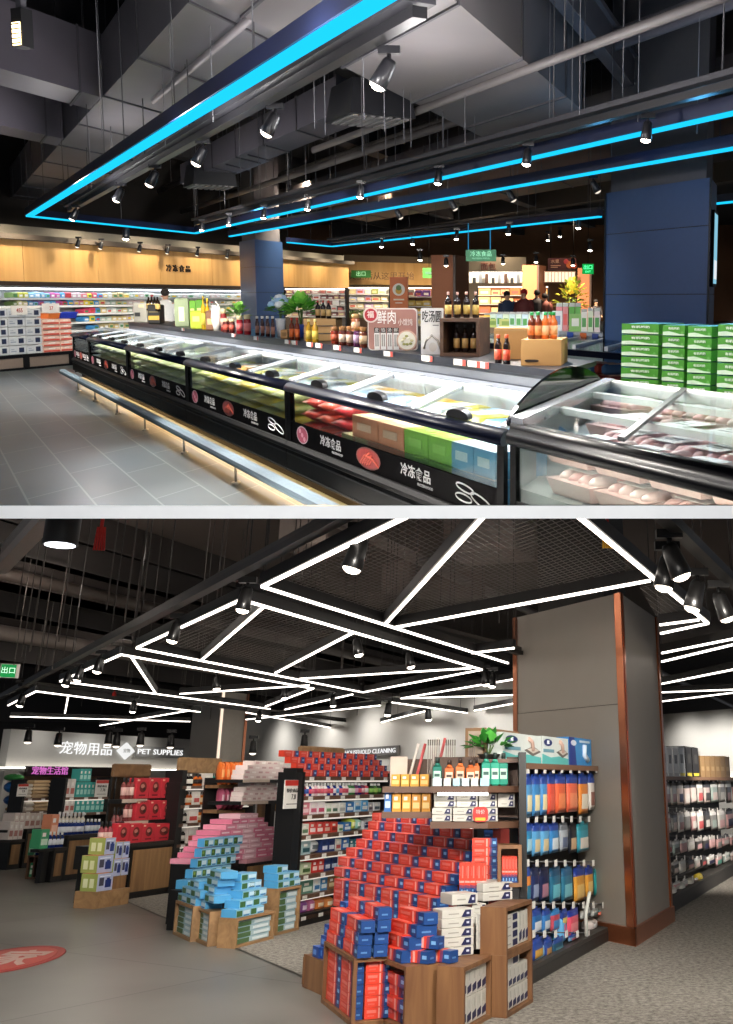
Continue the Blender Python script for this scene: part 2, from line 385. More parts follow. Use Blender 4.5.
for x0, x1, y0_, y1_, c, c2, nm, lb in ((49, 61, 311.6, 318.4, 'e07a3a', 'f4f0ea', 'orange_tub', 'orange tub on top of the left red carton column'), (61.5, 78, 312, 318.4, '2c3fb8', '3a50d0', 'blue_tub', 'deep blue tub on top of the right red carton column')):
    a0, a1 = W.on(x0, .1, zt2), W.on(x1, .1, zt2); h = (y1_ - y0_) / W.sc(a0, .1, zt2)
    m = MB(); w = a1 - a0; m.hexa([(.03, .03, 0), (w - .03, .03, 0), (w - .03, .35, 0), (.03, .35, 0), (0, 0, h), (w, 0, h), (w, .38, h), (0, .38, h)], M(c, .4)); m.box(-.01, -.01, h - .03, w + .01, .39, h, M(c2, .4))
    one(UP, nm, m, lb, 'tub', W.P(a0, .1, zt2), W.rot())
for x0, x1, yt, yb, tx, lb in ((12, 28, 305.5, 315, '455', 'white price card with red 455 on the left white cartons'), (43, 60, 303.5, 312.5, '37', 'white price card standing above the orange tub')):
    z0, z1 = W.pb(x0, yb, .02).z, W.pb(x0, yt, .02).z; a0, a1 = W.on(x0, .02, z0), W.on(x1, .02, z0)
    m = MB(); w = a1 - a0; m.box(0, 0, 0, w, .015, z1 - z0, M('ece8e4', .5)); m.text(tx, (z1 - z0) * .62, (w / 2, -.004, (z1 - z0) * .45), (1, 0, 0), (0, 0, 1), M('b8463c', .5), lift=.003)
    one(UP, 'price_card', m, lb, 'sign', W.P(a0, .03, z0), W.rot())

# ------------------------------------------------------------------ freezer island
bW = 1.753                                                    # from front glass to the middle ledge
posts = [I.on(x, 0, .86) for x in (505, 288, 187, 127, 89, 73)]
glass = GLASS('eef4f2', .015, 'freezer'); lidglass = GLASS('f2f6f8', .05, 'lid')
def truncate(o):                                              # the island runs on under the frame: only what stands above the slab is built
    M4 = o.matrix_world; bm = bmesh.new(); bm.from_mesh(o.data); inv = M4.inverted()
    p0 = inv @ (UP.M @ Vector((0, yf, 0))); p1 = inv @ (UP.M @ Vector((1, yf, 0))); p2 = inv @ (UP.M @ Vector((0, yf - 1, CUT)))
    n = (p1 - p0).cross(p2 - p0).normalized()
    up = inv.to_3x3() @ (UP.M.to_3x3() @ Vector((0, 0, 1)))
    if n.dot(up) > 0: n = -n
    bmesh.ops.bisect_plane(bm, geom=bm.verts[:] + bm.edges[:] + bm.faces[:], plane_co=p0 - n * .004, plane_no=n, clear_outer=True)
    bm.to_mesh(o.data); bm.free()
def cabinet_profile(): return [(.2, .0), (.2, .12), (.02, .12), (-.05, .15), (-.06, .30), (-.045, .335), (-.075, .35), (-.075, .375), (-.04, .40), (.0, .402), (bW, .402), (bW, .0)]
meat_a, meat_b = M('b84a64', .5, var=.4, scale=40), M('8f2f2c', .5, var=.5, scale=30)
def frozen_graphics(m, a0, a1):
    """four prints and two captions on the black strip; a falls from a1 (left) to a0 (right)"""
    L = a1 - a0; W_ = M('e4e4e2', .5); zc = .49; b = -.012
    def X(t): return a1 - t * L
    def disc(t, rw, rh, mm, dz=0, bb=b - .002):
        m.face([(X(t) + rw * math.cos(q * PI / 9), bb, zc + dz + rh * math.sin(q * PI / 9)) for q in range(18)], mm)
    disc(.085, .14, .072, M('d8c4c8', .5), bb=b - .001); disc(.085, .125, .064, meat_a)
    for i in range(3): disc(.07 + .015 * i, .03, .02, M('e6a8b8', .5), dz=.03 - .03 * i, bb=b - .004)
    m.text('冷冻食品', .085, (X(.27), b - .002, zc + .01), (-1, 0, 0), (0, 0, 1), W_, width=.44, bold=.015, lift=.002); m.text('FROZEN FOOD', .025, (X(.31), b - .002, zc - .05), (-1, 0, 0), (0, 0, 1), W_, width=.22, lift=.002)
    disc(.48, .22, .078, M('6a3a34', .5), bb=b - .001); disc(.48, .2, .066, meat_b)
    for i in range(5):
        t = .46 + .011 * i; m.tube([(X(t - .02), b - .004, zc - .045), (X(t), b - .006, zc + .01), (X(t + .03), b - .004, zc + .045 - .02 * i)], .009, M('c85a48', .5), 5)
    m.text('冷冻食品', .085, (X(.70), b - .002, zc + .01), (-1, 0, 0), (0, 0, 1), W_, width=.44, bold=.015, lift=.002); m.text('FROZEN FOOD', .025, (X(.74), b - .002, zc - .05), (-1, 0, 0), (0, 0, 1), W_, width=.22, lift=.002)
    for (cx, cz, rw, rh, tilt) in ((.89, .03, .11, .02, -.12), (.885, -.028, .10, .022, -.05), (.945, -.015, .13, .026, -.25)):   # two sausages and a fork in outline
        pts = [(X(cx) - (rw * math.cos(q * PI / 8) * math.cos(tilt) - rh * math.sin(q * PI / 8) * math.sin(tilt)), b - .003, zc + cz + rw * math.cos(q * PI / 8) * math.sin(tilt) * .8 + rh * math.sin(q * PI / 8)) for q in range(17)]
        m.tube(pts, .0055, W_, 4)
fnames = ['nearest full freezer module, with red bags, cream, orange, green and blue boxes behind its glass', 'freezer module second from the right, with yellow-green bags behind its glass', 'freezer module in the middle of the row, pale green bags behind its glass', 'freezer module fourth from the right along the island, olive bags behind its glass', 'short freezer module closing the far left end of the island']
handles_px = [[460, 378, 320], [273, 236, 206], [181, 159, 141], [125, 112, 100], [92]]
for i in range(5):
    a0, a1 = posts[i], posts[i + 1]; O = I.P(a0, 0, 0); T = local(I, O)
    fz = thing(UP, 'island_freezer', fnames[i], 'freezer', O)
    m = MB(T); m.prism(cabinet_profile(), a0 + .004, a1 - .004, BLK)
    for q in (.16, .30): m.box(a0 + .01, -.064, q, a1 - .01, -.055, q + .012, M('101114', .5, spec=.1))
    cab = part(fz, 'cabinet', m)
    m = MB(T); m.box(a0 + .03, -.012, .402, a1 - .03, .006, .576, M('060506', .6, spec=.02)); frozen_graphics(m, a0 + .06, a1 - .06); gp = part(fz, 'graphic_panel', m)
    m = MB(T); m.box(a0 + .07, -.004, .576, a1 - .07, .004, .822, glass); pg = part(fz, 'front_glass', m)
    m = MB(T); m.box(a1 - .075, -.02, .402, a1 - .003, .06, .822, BLK); pb_ = part(fz, 'post', m)
    m = MB(T); m.box(a0 + .003, -.02, .402, a0 + .075, .06, .822, BLK); pb2 = part(fz, 'post', m)
    m = MB(T); m.prism([(.06, .82), (-.03, .82), (-.075, .835), (-.085, .852), (-.07, .872), (-.02, .892), (.07, .90), (.07, .87)], a0 + .002, a1 - .002, NAVY, smooth=True); tr = part(fz, 'top_rail', m)
    m = MB(T); m.box(a0 + .01, .01, .41, a1 - .01, bW - .02, .43, M('c4ccd0', .5)); m.box(a0 + .01, bW - .04, .43, a1 - .01, bW - .02, .86, M('d4dadc', .5)); fl_ = part(fz, 'inner_liner', m)
    m = MB(T); m.box(a0 + .08, .07, .835, a1 - .08, .11, .855, EM('fff4e6', 14)); part(fz, 'inner_light', m)
    nl = len(handles_px[i]); Lw = (a1 - a0) / nl
    for k in range(nl):
        b0_, b1_ = a0 + k * Lw + .02, a0 + (k + 1) * Lw - .02
        m = MB(T)
        for (s0, s1) in ((b0_, b0_ + .07), (b1_ - .07, b1_)): m.hexa([(s0, .07, .895), (s1, .07, .895), (s1, .98, .955), (s0, .98, .955), (s0, .07, .915), (s1, .07, .915), (s1, .98, .985), (s0, .98, .985)], M('c9d0d6', .35))
        m.box(b0_, .94, .95, b1_, 1.0, .99, M('dfe4e8', .3))
        lid = part(fz, 'lid', m)
        m = MB(T); m.hexa([(b0_ + .07, .07, .90), (b1_ - .07, .07, .90), (b1_ - .07, .96, .958), (b0_ + .07, .96, .958), (b0_ + .07, .07, .908), (b1_ - .07, .07, .908), (b1_ - .07, .96, .967), (b0_ + .07, .96, .967)], lidglass); part(lid, 'lid_glass', m)
        hx = I.on(handles_px[i][k], .10, .93); m = MB(T)
        n = 12; prof = [(hx - .14 * math.cos(PI * q / n), .905 + .05 * math.sin(PI * q / n) ** .7) for q in range(n + 1)]
        m.prism(prof, .04, .13, M('08080a', .3), ax=1, smooth=False); part(lid, 'lid_handle', m)
    for k in range(nl):
        b0_, b1_ = a0 + k * Lw + .02, a0 + (k + 1) * Lw - .02; m = MB(T)
        for (s0, s1) in ((b0_, b0_ + .05), (b1_ - .05, b1_)): m.hexa([(s0, 1.0, .945), (s1, 1.0, .945), (s1, bW - .06, .90), (s0, bW - .06, .90), (s0, 1.0, .965), (s1, 1.0, .965), (s1, bW - .06, .92), (s0, bW - .06, .92)], M('c9d0d6', .35))
        rl = part(fz, 'rear_lid', m)
        m = MB(T); m.hexa([(b0_ + .05, 1.0, .945), (b1_ - .05, 1.0, .945), (b1_ - .05, bW - .06, .90), (b0_ + .05, bW - .06, .90), (b0_ + .05, 1.0, .952), (b1_ - .05, 1.0, .952), (b1_ - .05, bW - .06, .907), (b0_ + .05, bW - .06, .907)], lidglass); part(rl, 'rear_glass', m)
    m = MB(T); m.box(a0 + .01, bW - .05, .885, a1 - .01, bW - .02, .935, EM('f2f6ff', 1.0)); part(fz, 'light_bar', m)
    if i == 4:
        m = MB(T); m.box(a1 - .03, 0, .1, a1, bW, .86, BLK); part(fz, 'end_panel', m)
RI = math.atan2(-uA.y, -uA.x)                                # faces along the island look toward the aisle
# contents behind the front glass
def frozen_box(a_l, a_r, b0, z, h, d, c, lbl, grp, top=None, nm='frozen_box', prt=None):
    m = MB(); w = a_l - a_r; cm = M(c, .4); m.box(0, 0, 0, w, d, h, {'all': cm, 'top': M(top or c, .4)})
    if prt: m.box(w * .2, -.003, h * .35, w * .75, .02, h * .7, M(prt, .5)); m.box(w * .25, d * .2, h - .01, w * .7, d * .7, h + .002, M(prt, .5))
    return one(UP, nm, m, lbl, 'food box', I.P(a_l, b0, z), RI, group=grp)
def frozen_bag(a_l, a_r, b0, z, h, d, c, lbl, grp, c2=None):
    m = MB(); w = a_l - a_r; cm = M(c, .35, var=.25, scale=30); cb = M(c2 or c, .4, var=.2)
    m.pillow(w, h, d, cm, (w / 2, 0, 0), 5, 5, (lambda u, v: cb if .3 < u < .7 and .3 < v < .7 else None)); me = m.mesh('frozen_bag')
    o = one(UP, 'frozen_bag', me, lbl, 'food bag', I.P(a_l, b0, z + h * .5), RI, group=grp, rx=-PI / 2)
    return o
def ax(x): return I.on(x, .12, .6)
zb = .44
seq = [(300, 345, 'd0463a', None, 'red'), (345, 372, 'd6c88c', 'e6dcae', 'cream'), (356, 408, 'd98a66', 'f0d0a8', 'orange'), (408, 456, '7cb23c', 'a8cc48', 'green'), (455, 499, '69a6cf', 'cfe2ee', 'blue')]
n = 0
for (xa, xb, c, tp, nm) in seq:
    if nm == 'red':
        for r in range(3):
            for k in range(3):
                n += 1; p, q = ax(xa + 15 * k), ax(xa + 15 * (k + 1) - 1); frozen_bag(p, q, .10 + .03 * r, zb + .035 + .10 * r, .098, .34, ['cc3f36', 'd8553f', 'c23238'][k], f'red frozen bag, {ORD[k]} from left, {ORD[r]} layer up, behind the nearest freezer glass', 'red bags in the freezer')
        continue
    for r in range(2):
        k2 = 2
        for k in range(k2):
            p, q = ax(xa + (xb - xa) / k2 * k), ax(xa + (xb - xa) / k2 * (k + 1) - .8)
            if nm == 'cream' and r == 1: continue
            frozen_box(p, q, .06, zb + .16 * r, .155, .34, c, f'{nm} frozen-food box, {"lower" if r == 0 else "upper"} {"left" if k == 0 else "right"} one behind the nearest freezer glass', nm + ' boxes in the freezer', tp, prt={'orange': 'f2c8b0', 'green': '98c860', 'blue': 'd8e6f0', 'cream': 'f0e6b8'}[nm])
for mi, cols, lab in ((1, ['d2d480', 'dadc98', 'c0c870', 'e0cc4a', 'd0d294', 'e0c64a'], 'second'), (2, ['ccd69a', 'c0cc8e', 'd6dca0', 'b8c88a'], 'middle'), (3, ['bcc490', 'c8ca94', 'b0bc8a'], 'fourth')):
    a0, a1 = posts[mi] + .12, posts[mi + 1] - .12; nb = 6
    for r in range(3):
        for k in range(nb):
            p = a1 - (a1 - a0) * k / nb; q = a1 - (a1 - a0) * (k + 1) / nb + .01
            frozen_bag(p, q, .10, zb + .04 + .10 * r, .098, .34, cols[(k + r) % len(cols)], f'yellow-green frozen bag, {ORD[k]} from left, {ORD[r]} layer up, in the {lab} freezer module', f'bags in the {lab} freezer module', 'd8d890')
# packs lying under the lids
random.seed(5)
for mi in range(4):
    a0, a1 = posts[mi] + .1, posts[mi + 1] - .1
    for r in range(2):
        for k in range(6):
            p = a1 - (a1 - a0) * k / 6; q = a1 - (a1 - a0) * (k + 1) / 6 + .02
            c = ([['d8c84a', 'e8b84a', 'a8c4dc', '6fa8d8', 'c8d0d4'], ['d8d060', 'a8b0b4', 'c9cc70', 'e0a050'], ['b4bcc0', 'c8ccd0', 'd0d080', '9aa4a8'], ['b4bcc0', 'c0c8cc', '98a2a8']][mi]); c = random.choice(c)
            m = MB(); w = p - q; m.box(0, 0, 0, w, .31, .12, M(c, .4), bevel=.03); m.box(w * .3, .1, .1, w * .7, .25, .123, M('eceae0', .5))
            one(UP, 'frozen_tray', m, f'flat pack under the {["nearest","second","third","fourth"][mi]} freezer module lids, {ORD[k]} from left, {"front" if r == 0 else "rear"} row', 'food pack', I.P(p, .62 + .45 * r, .70 if r == 0 else .66), RI, group='packs lying under the freezer lids')
for mi in range(4):     # wire deck that carries those packs
    a0, a1 = posts[mi] + .03, posts[mi + 1] - .03; O = I.P(a0, .6, 0); m = MB(local(I, O))
    m.box(a0, .58, .44, a1, 1.66, .655, M('7d868a', .5)); m.box(a0, .58, .655, a1, 1.1, .695, M('7d868a', .5))
    one(UP, 'inner_deck', m, f'grey raised deck under the packs of the {["nearest","second","third","fourth"][mi]} freezer module', 'freezer deck', O)

# ---- middle ledge with price tags
aL0, aL1 = I.on(561, bW, 1.06), posts[5]; O = I.P(aL0, bW, 0); T = lambda p, _f=local(I, I.P(aL0, bW, 0)): _f((p[0], p[1] + .04, p[2]))
lg = thing(UP, 'product_ledge', 'long dark ledge along the middle of the freezer island', 'shelf', O)
m = MB(T); m.box(aL0, bW, 1.04, aL1, bW + 1.25, 1.08, M('1c1e26', .4)); m.box(aL0, bW - .03, 1.03, aL1, bW, 1.085, M('23252f', .3)); part(lg, 'shelf_board', m)
m = MB(T); m.box(aL0, bW, .40, aL1, bW + .05, 1.04, M('4c5058', .4)); m.box(aL0, bW - .01, .94, aL1, bW, 1.0, M('6a6e76', .3)); part(lg, 'back_panel', m)
for x in (452, 466, 474, 332, 352, 314, 305, 290, 283, 230, 382, 420, 180, 252):
    q = I.on(x, bW - .04, 1.05); m = MB(T); m.box(q - .22, bW - .04, 1.035, q, bW - .031, 1.085, M('ecebe8', .5)); m.box(q - .22, bW - .042, 1.035, q - .16, bW - .039, 1.085, M('c84a40', .5)); part(lg, 'price_tag', m)

# ---- right-hand meat freezer
aR0, aR1, bR = -2.35, I.on(511, 0, .9), 2.62; O = I.P(aR1, 0, 0); T = local(I, O)
mf = thing(UP, 'meat_freezer', 'glass-topped meat freezer at the right end of the island', 'freezer', O)
m = MB(T); m.prism([(.12, 0), (.12, .1), (0, .12), (-.05, .15), (-.05, .40), (0, .402), (bR, .402), (bR, 0)], aR0, aR1, BLK); m.box(aR0, -.012, .402, aR1, .006, .545, M('0e0d0f', .5)); c1 = part(mf, 'cabinet', m)
m = MB(T); m.box(aR0, -.004, .545, aR1 - .06, .004, .845, glass); c2 = part(mf, 'front_glass', m)
m = MB(T); m.box(aR0, .07, .865, aR1 - .1, .11, .885, EM('fff4e6', 12)); part(mf, 'inner_light', m)
m = MB(T); m.box(aR1 - .06, -.02, .402, aR1, .06, .86, BLK); c3 = part(mf, 'post', m)
m = MB(T); m.prism([(.05, .83), (-.05, .84), (-.09, .86), (-.10, .885), (-.085, .905), (-.03, .925), (-.02, .95), (.05, .955)], aR0, aR1, M('050609', .3, spec=.025), smooth=True); c4 = part(mf, 'top_rail', m)
zt = .955
m = MB(T); m.box(aR0, .05, zt, aR1 - .05, bR, zt + .01, lidglass); part(mf, 'top_glass', m)
m = MB(T); m.box(aR1 - .12, 0, zt - .03, aR1, bR + .05, zt + .03, M('b9bec6', .25, .6)); part(mf, 'end_bar', m)
q = I.on(618, 0, .955); m = MB(T); m.box(q - .035, .04, zt + .01, q + .015, bR, zt + .03, M('4a4c50', .3, .5)); part(mf, 'divider', m)
for (x, y) in ((561, 406.5), (600, 392.5)):
    b_ = I.pz(x, y, zt).y; m = MB(T); m.box(aR0, b_ - .05, zt - .04, aR1 - .12, b_ + .05, zt - .002, M('d8dad4', .4)); part(mf, 'cross_rail', m)
m = MB(T); m.box(aR0, bR - .09, zt - .06, aR1 - .1, bR + .06, zt + .02, M('c4c8c4', .4)); part(mf, 'rear_rail', m)
m = MB(T); m.box(aR0, .02, .40, aR1 - .02, bR, .44, M('b8bebc', .5)); m.box(aR0, bR - .05, .44, aR1 - .02, bR, .93, M('ccd0cc', .5)); m.box(aR1 - .05, .05, .44, aR1 - .02, bR, .93, M('8a9698', .4)); c5 = part(mf, 'inner_liner', m)
m = MB(T); pts = [(aR1 + .02, b_ , .96 + .19 * math.sin(PI * (b_ / bR)) ** .8) for b_ in [bR * k / 14 for k in range(15)]]
for p, q in zip(pts, pts[1:]): m.hexa([(p[0], p[1], .93), (p[0] + .03, p[1], .93), (q[0] + .03, q[1], .93), (q[0], q[1], .93), (p[0], p[1], p[2]), (p[0] + .03, p[1], p[2]), (q[0] + .03, q[1], q[2]), (q[0], q[1], q[2])], GLASS('3a3e48', .12, 'smoked'))
part(mf, 'arched_end', m)
def meat_tray(a_l, b0, z, w, d, h, lbl, lab=True, rot=0.0):
    t = thing(UP, 'meat_tray', lbl, 'meat tray', I.P(a_l, b0, z), RI + rot, group='wrapped meat trays')
    T = lambda p: Vector((p[0] + w, p[1], p[2])); m = MB(T); m.hexa([(-w + .03, .03, 0), (-.03, .03, 0), (-.03, d - .03, 0), (-w + .03, d - .03, 0), (-w, 0, h * .7), (0, 0, h * .7), (0, d, h * .7), (-w, d, h * .7)], M('dcb8b0', .3)); part(t, 'tray', m)
    m = MB(T); r = random.Random(int(a_l * 977) + int(b0 * 311))
    for k in range(4):
        for j in range(2): m.ball((-w * (.16 + .22 * k), d * (.3 + .4 * j), h * .68), w * .13, d * .22, h * (.3 + .15 * r.random()), M(r.choice(['f0c8c2', 'e8b8b2', 'f4d4ce', 'e0aca8']), .35, var=.3, scale=18), 8, 5)
    part(t, 'meat', m)
    if lab:
        m = MB(T); m.box(-w * .78, d * .2, h * 1.08, -w * .28, d * .66, h * 1.1, M('f4f4f0', .5)); m.box(-w * .68, d * .36, h * 1.09, -w * .4, d * .4, h * 1.105, M('8a8a8a', .5)); m.box(-w * .68, d * .48, h * 1.09, -w * .46, d * .51, h * 1.105, M('8a8a8a', .5)); part(t, 'price_label', m)
    return t
random.seed(3); a_st = I.on(546, .15, .6)
for r in range(2):
    for k in range(4):
        meat_tray(a_st - k * .42 + .05 * r, .14 + .06 * r, .60 + .15 * r, .39, .42, .12, f'wrapped meat tray, {ORD[k]} from left, {"lower" if r == 0 else "upper"} layer behind the meat freezer front glass')
for (lb, b0, xs, z, w, d) in (('middle bay', 1.08, (585, 632, 672, 708), .76, .40, .55), ('back bay', 1.95, (588, 648, 690, 722), .76, .46, .5)):
    for k, x in enumerate(xs):
        meat_tray(I.on(x, b0, .8), b0, z, w, d, .13, f'wrapped meat tray, {ORD[k]} from left in the {lb} under the meat freezer glass top')
for k, x in enumerate((588, 625, 664, 700)):
    meat_tray(I.on(x, .62, .8), .60, .76, .40, .42, .12, f'wrapped meat tray, {ORD[k]} from left in the front bay under the meat freezer glass top')
m = MB(local(I, I.P(aR0, .56, 0))); m.box(aR0, .55, .445, aR1 - .06, bR - .06, .755, M('b4bab8', .5)); dk = one(UP, 'inner_deck', m, 'pale raised deck inside the glass-topped meat freezer', 'freezer deck', I.P(aR0, .56, 0))
m = MB(local(I, I.P(aR0, .1, 0))); m.box(aR0, .08, .445, aR1 - .06, .54, .595, M('b4bab8', .5)); dk = one(UP, 'lower_deck', m, 'pale low deck carrying the trays behind the meat freezer front glass', 'freezer deck', I.P(aR0, .1, 0))

# ---- bumper rail in front of the island
rb = I.pz(95.5, 401, 0).y; zrail = .2
aa0, aa1 = I.pz(330, 508, .12).x, I.on(62, rb, zrail)
br = thing(UP, 'bumper_rail', 'low steel bumper rail on short posts along the freezer front', 'guard rail', I.P(aa1, rb, 0)); T = local(I, I.P(aa1, rb, 0))
m = MB(T); m.prism([(rb - .07, zrail - .03), (rb - .09, zrail), (rb - .085, zrail + .03), (rb - .03, zrail + .045), (rb + .06, zrail + .04), (rb + .07, zrail)], -.5, aa1, M('66757f', .7, spec=.06)); tr = part(br, 'rail', m)
for x, y in ((95.5, 401), (118, 414), (147, 430), (187, 452.5), (239, 482.5), (78, 391)):
    q = I.pz(x, y, 0); m = MB(T); m.tube([(q.x, rb, .012), (q.x, rb, zrail)], .022, STEEL, 10); m.lathe([(.06, 0), (.065, .012), (.03, .02)], STEEL, tuple(Vector((q.x, rb, 0))), 12); part(br, 'post', m)
m = MB(local(I, I.P(1, .1, 0))); m.box(1.2, .08, .114, posts[5] - .1, .16, .119, EM('ffc880', 45.0)); one(UP, 'plinth_light', m, 'warm light strip hidden under the freezer base', 'light', I.P(1, .1, 0))
# ------------------------------------------------------------------ upper storey: pillars, services under the ceiling, light lines
def pillar_panels(fr, O, a0, a1, b1, z0, z1, mat, seams, rib, ribm):
    m = MB(local(fr, O)); z = [z0] + seams + [z1]
    for p, q in zip(z, z[1:]): m.box(a0, 0, p + .012, a1, b1, q - .0, mat)
    m.box(a0 + .015, .012, z0, a1 - .015, b1 - .012, z1, ribm)
    return m
blueclad = M('304a74', .42)
O = UP.pz(603, 404, 0); PF = Fr(UP, O, -uA, vA)          # a to the right-near, b to the far right
aw = PF.pb(707, 330, 0).x; z_led = 3.2; ztop = 3.14
sm = [PF.pb(606, 235, 0).z, PF.pb(609, 295, 0).z]
m = pillar_panels(PF, O, 0, aw, 1.0, 0, ztop, blueclad, sorted(sm), .02, M('12151c', .5))
for q in (0, aw): m.box(q - .02, -.02, 0, q + .02, .02, ztop, M('1a1d24', .3, .5))
m.box(.1, .12, ztop, aw - .1, 1.0, 6.6, M('55555a', .8))
struct(UP, 'pillar', m, O)
q = PF.pa(717, 250, aw); m = MB(local(PF, O)); m.box(aw + .004, .25, 1.75, aw + .06, .8, 2.75, BLK2); m.box(aw + .055, .29, 1.79, aw + .066, .76, 2.71, EM('8fd0e8', .9)); m.box(aw + .06, .3, 1.85, aw + .069, .74, 2.1, EM('e8eef4', 1.0))
one(UP, 'wall_screen', m, 'lit poster screen on the shaded side of the big blue pillar', 'screen', O)
O2 = UP.pz(258, 356, 0); PL = Fr(UP, O2, uA, vA)
al, bl = PL.pb(241, 300, 0).x, PL.pa(284, 300, 0).y
m = pillar_panels(PL, O2, 0, al, bl, 0, 3.2, blueclad, [1.1, 1.75, 2.45], .02, M('12151c', .5)); m.box(.1, .1, 3.2, al - .1, bl - .1, 6.6, M('55555a', .8))
struct(UP, 'pillar', m, O2)
# terracotta pillars far behind
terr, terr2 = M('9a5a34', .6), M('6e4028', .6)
def far_pillar(x0, x1, xs, yb, ytop):
    P0 = UP.pz(x0, yb, 0); P1 = UP.pz(xs, yb, 0); P2 = UP.pz(x1, yb, 0); m = MB(); h = UP.py(x0, ytop, P0.y).z
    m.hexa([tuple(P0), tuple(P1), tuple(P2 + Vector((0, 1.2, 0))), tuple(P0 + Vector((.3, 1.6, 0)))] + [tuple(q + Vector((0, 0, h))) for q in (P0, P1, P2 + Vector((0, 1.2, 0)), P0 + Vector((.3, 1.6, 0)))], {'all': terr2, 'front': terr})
    m.box(P1.x - .05, P1.y - .06, 0, P1.x + .03, P1.y + .02, h, M('3a2418', .5)); struct(UP, 'pillar', m)
far_pillar(432, 468, 455, 349, 255); far_pillar(522, 547, 538, 337, 265); far_pillar(577, 595, 590, 336, 268)

# ---- bare services: ducts, beams, pipes
zD = 4.2
gal, gal2 = M('77757a', .55, .2, var=.14, scale=1.3, bump=.1), M('6a6670', .6, .1, var=.12, scale=1.5)
darkd = M('55545a', .7)
def u_duct(name, label, pL, pR, aR, z, h, mat, seams=2.4, cat='duct'):
    """runs along a between the two picture points that give its long edges"""
    b0, b1 = I.pz(*pL, z).y, I.pz(*pR, z).y; b0, b1 = min(b0, b1), max(b0, b1); O = I.P(aR[0], b0, z); m = MB(local(I, O)); a = aR[0]
    m.box(aR[0], b0, z, aR[1], b1, z + h, mat)
    d = thing(UP, name, label, cat, O); part(d, 'duct_body', m)
    while a < aR[1]:
        m = MB(local(I, O)); m.box(a - .02, b0 - .02, z - .02, a + .02, b1 + .02, z + h + .02, darkd); a += seams; part(d, 'flange', m)
    return d, b0, b1
def v_duct(name, label, pL, pR, bR_, z, h, mat, seams=2.4):
    a0, a1 = sorted((I.pz(*pL, z).x, I.pz(*pR, z).x)); O = I.P(a0, bR_[0], z); m = MB(local(I, O)); m.box(a0, bR_[0], z, a1, bR_[1], z + h, mat)
    d = thing(UP, name, label, 'duct', O); part(d, 'duct_body', m); b = bR_[0]
    while b < bR_[1]:
        m = MB(local(I, O)); m.box(a0 - .02, b - .02, z - .02, a1 + .02, b + .02, z + h + .02, darkd); b += seams; part(d, 'flange', m)
    return d, a0, a1
dL, bL0, bL1 = u_duct('air_duct', 'wide grey ceiling duct running above the thick blue light line', (97, 103), (330, 66), (-2, 26), zD, .75, gal)
bX = bL0
v_duct('air_duct', 'dark branch duct crossing the upper left corner of the hall', (79, 91), (74, 105), (-22, bX - .02), zD, .8, gal2, 3)
v_duct('air_duct', 'second dark branch duct, lower and farther into the left corner', (60, 138), (58, 146), (-22, bX - .02), zD, .8, gal2, 3)
bend = I.pz(575, 112, 3.9).y
dR, aR0_, aR1_ = v_duct('air_duct', 'broad grey box duct slanting over the middle of the hall', (510, 48), (395, 93), (-6, bend), 3.9, 1.0, M('7a7678', .55, .15, var=.14, scale=1.2, bump=.1), 1.9)
aM1 = I.pz(200, 172, 4.0).x; aM0 = I.pz(352, 118, 4.0).x
u_duct('air_duct', 'slim grey duct with seams leading to the square air vent', (300, 128), (320, 139), (aM0, aM1), 4.0, .45, gal2, 1.6)
u_duct('air_duct', 'short grey duct left of the slim seamed duct, below the thick blue line', (240, 158), (252, 168), (I.pz(262, 158, 4.0).x, I.pz(192, 186, 4.0).x), 4.0, .4, gal2, 1.4)
u_duct('air_duct', 'long shaded duct running behind the two thin blue light lines', (500, 150), (540, 160), (-6, 20), 4.4, .5, M('5c5658', .7), 3)
u_duct('air_duct', 'brown shaded duct beyond the second thin blue light line', (470, 186), (520, 196), (-6, 20), 4.5, .5, M('66544c', .7), 3)
def vent(px, label):
    P = UP.pz(*px, 3.75); t = thing(UP, 'air_vent', label, 'vent', P, RI); m = MB(); m.hexa([(-.42, -.42, 0), (.42, -.42, 0), (.42, .42, 0), (-.42, .42, 0), (-.36, -.36, .42), (.36, -.36, .42), (.36, .36, .42), (-.36, .36, .42)], M('24252a', .5)); part(t, 'housing', m)
    m = MB()
    for k in range(7): m.box(-.36, -.36 + .11 * k, -.02, .36, -.30 + .11 * k, .0, M('8a8888', .4))
    part(t, 'grille', m)
vent((370, 121), 'square dark ceiling vent with pale grille at the end of the slim duct'); vent((210, 187), 'smaller looking ceiling vent farther left, above the back light line')
# beams
bq = I.pz(569, 8, 4.6); a0 = I.pz(628, 86, 4.6).x
m = MB(local(I, I.P(a0, -4, 4.6))); m.box(a0 - .12, -6, 4.6, a0 + .12, I.pz(632, 86, 4.6).y, 5.0, M('6c6a70', .6)); m.box(a0 - .2, -6, 4.98, a0 + .2, I.pz(632, 86, 4.6).y, 5.04, M('6c6a70', .6))
one(UP, 'steel_beam', m, 'pale grey steel beam slanting down to the top of the big pillar', 'beam', I.P(a0, -4, 4.6))
def u_pipe(p, z, a0, a1, r, c, label, cat='pipe', nm='ceiling_pipe'):
    b = I.pz(*p, z).y; O = I.P(a0, b, z); m = MB(local(I, O)); m.tube([(a0, b, z), ((a0 + a1) / 2, b, z), (a1, b, z)], r, M(c, .5), 10)
    for k in range(5):
        q = a0 + (a1 - a0) * (k + .5) / 5; m.tube([(q, b, z), (q, b, 6.5)], .012, M('4a4a4e', .5), 6)
    return one(UP, nm, m, label, cat, O)
u_pipe((650, 33), 4.8, -8, 6, .07, '77747c', 'grey pipe crossing above the big pillar at the upper right'); u_pipe((640, 22), 4.9, -8, 6, .04, '6a6870', 'thinner pipe just above the grey pipe at the upper right')
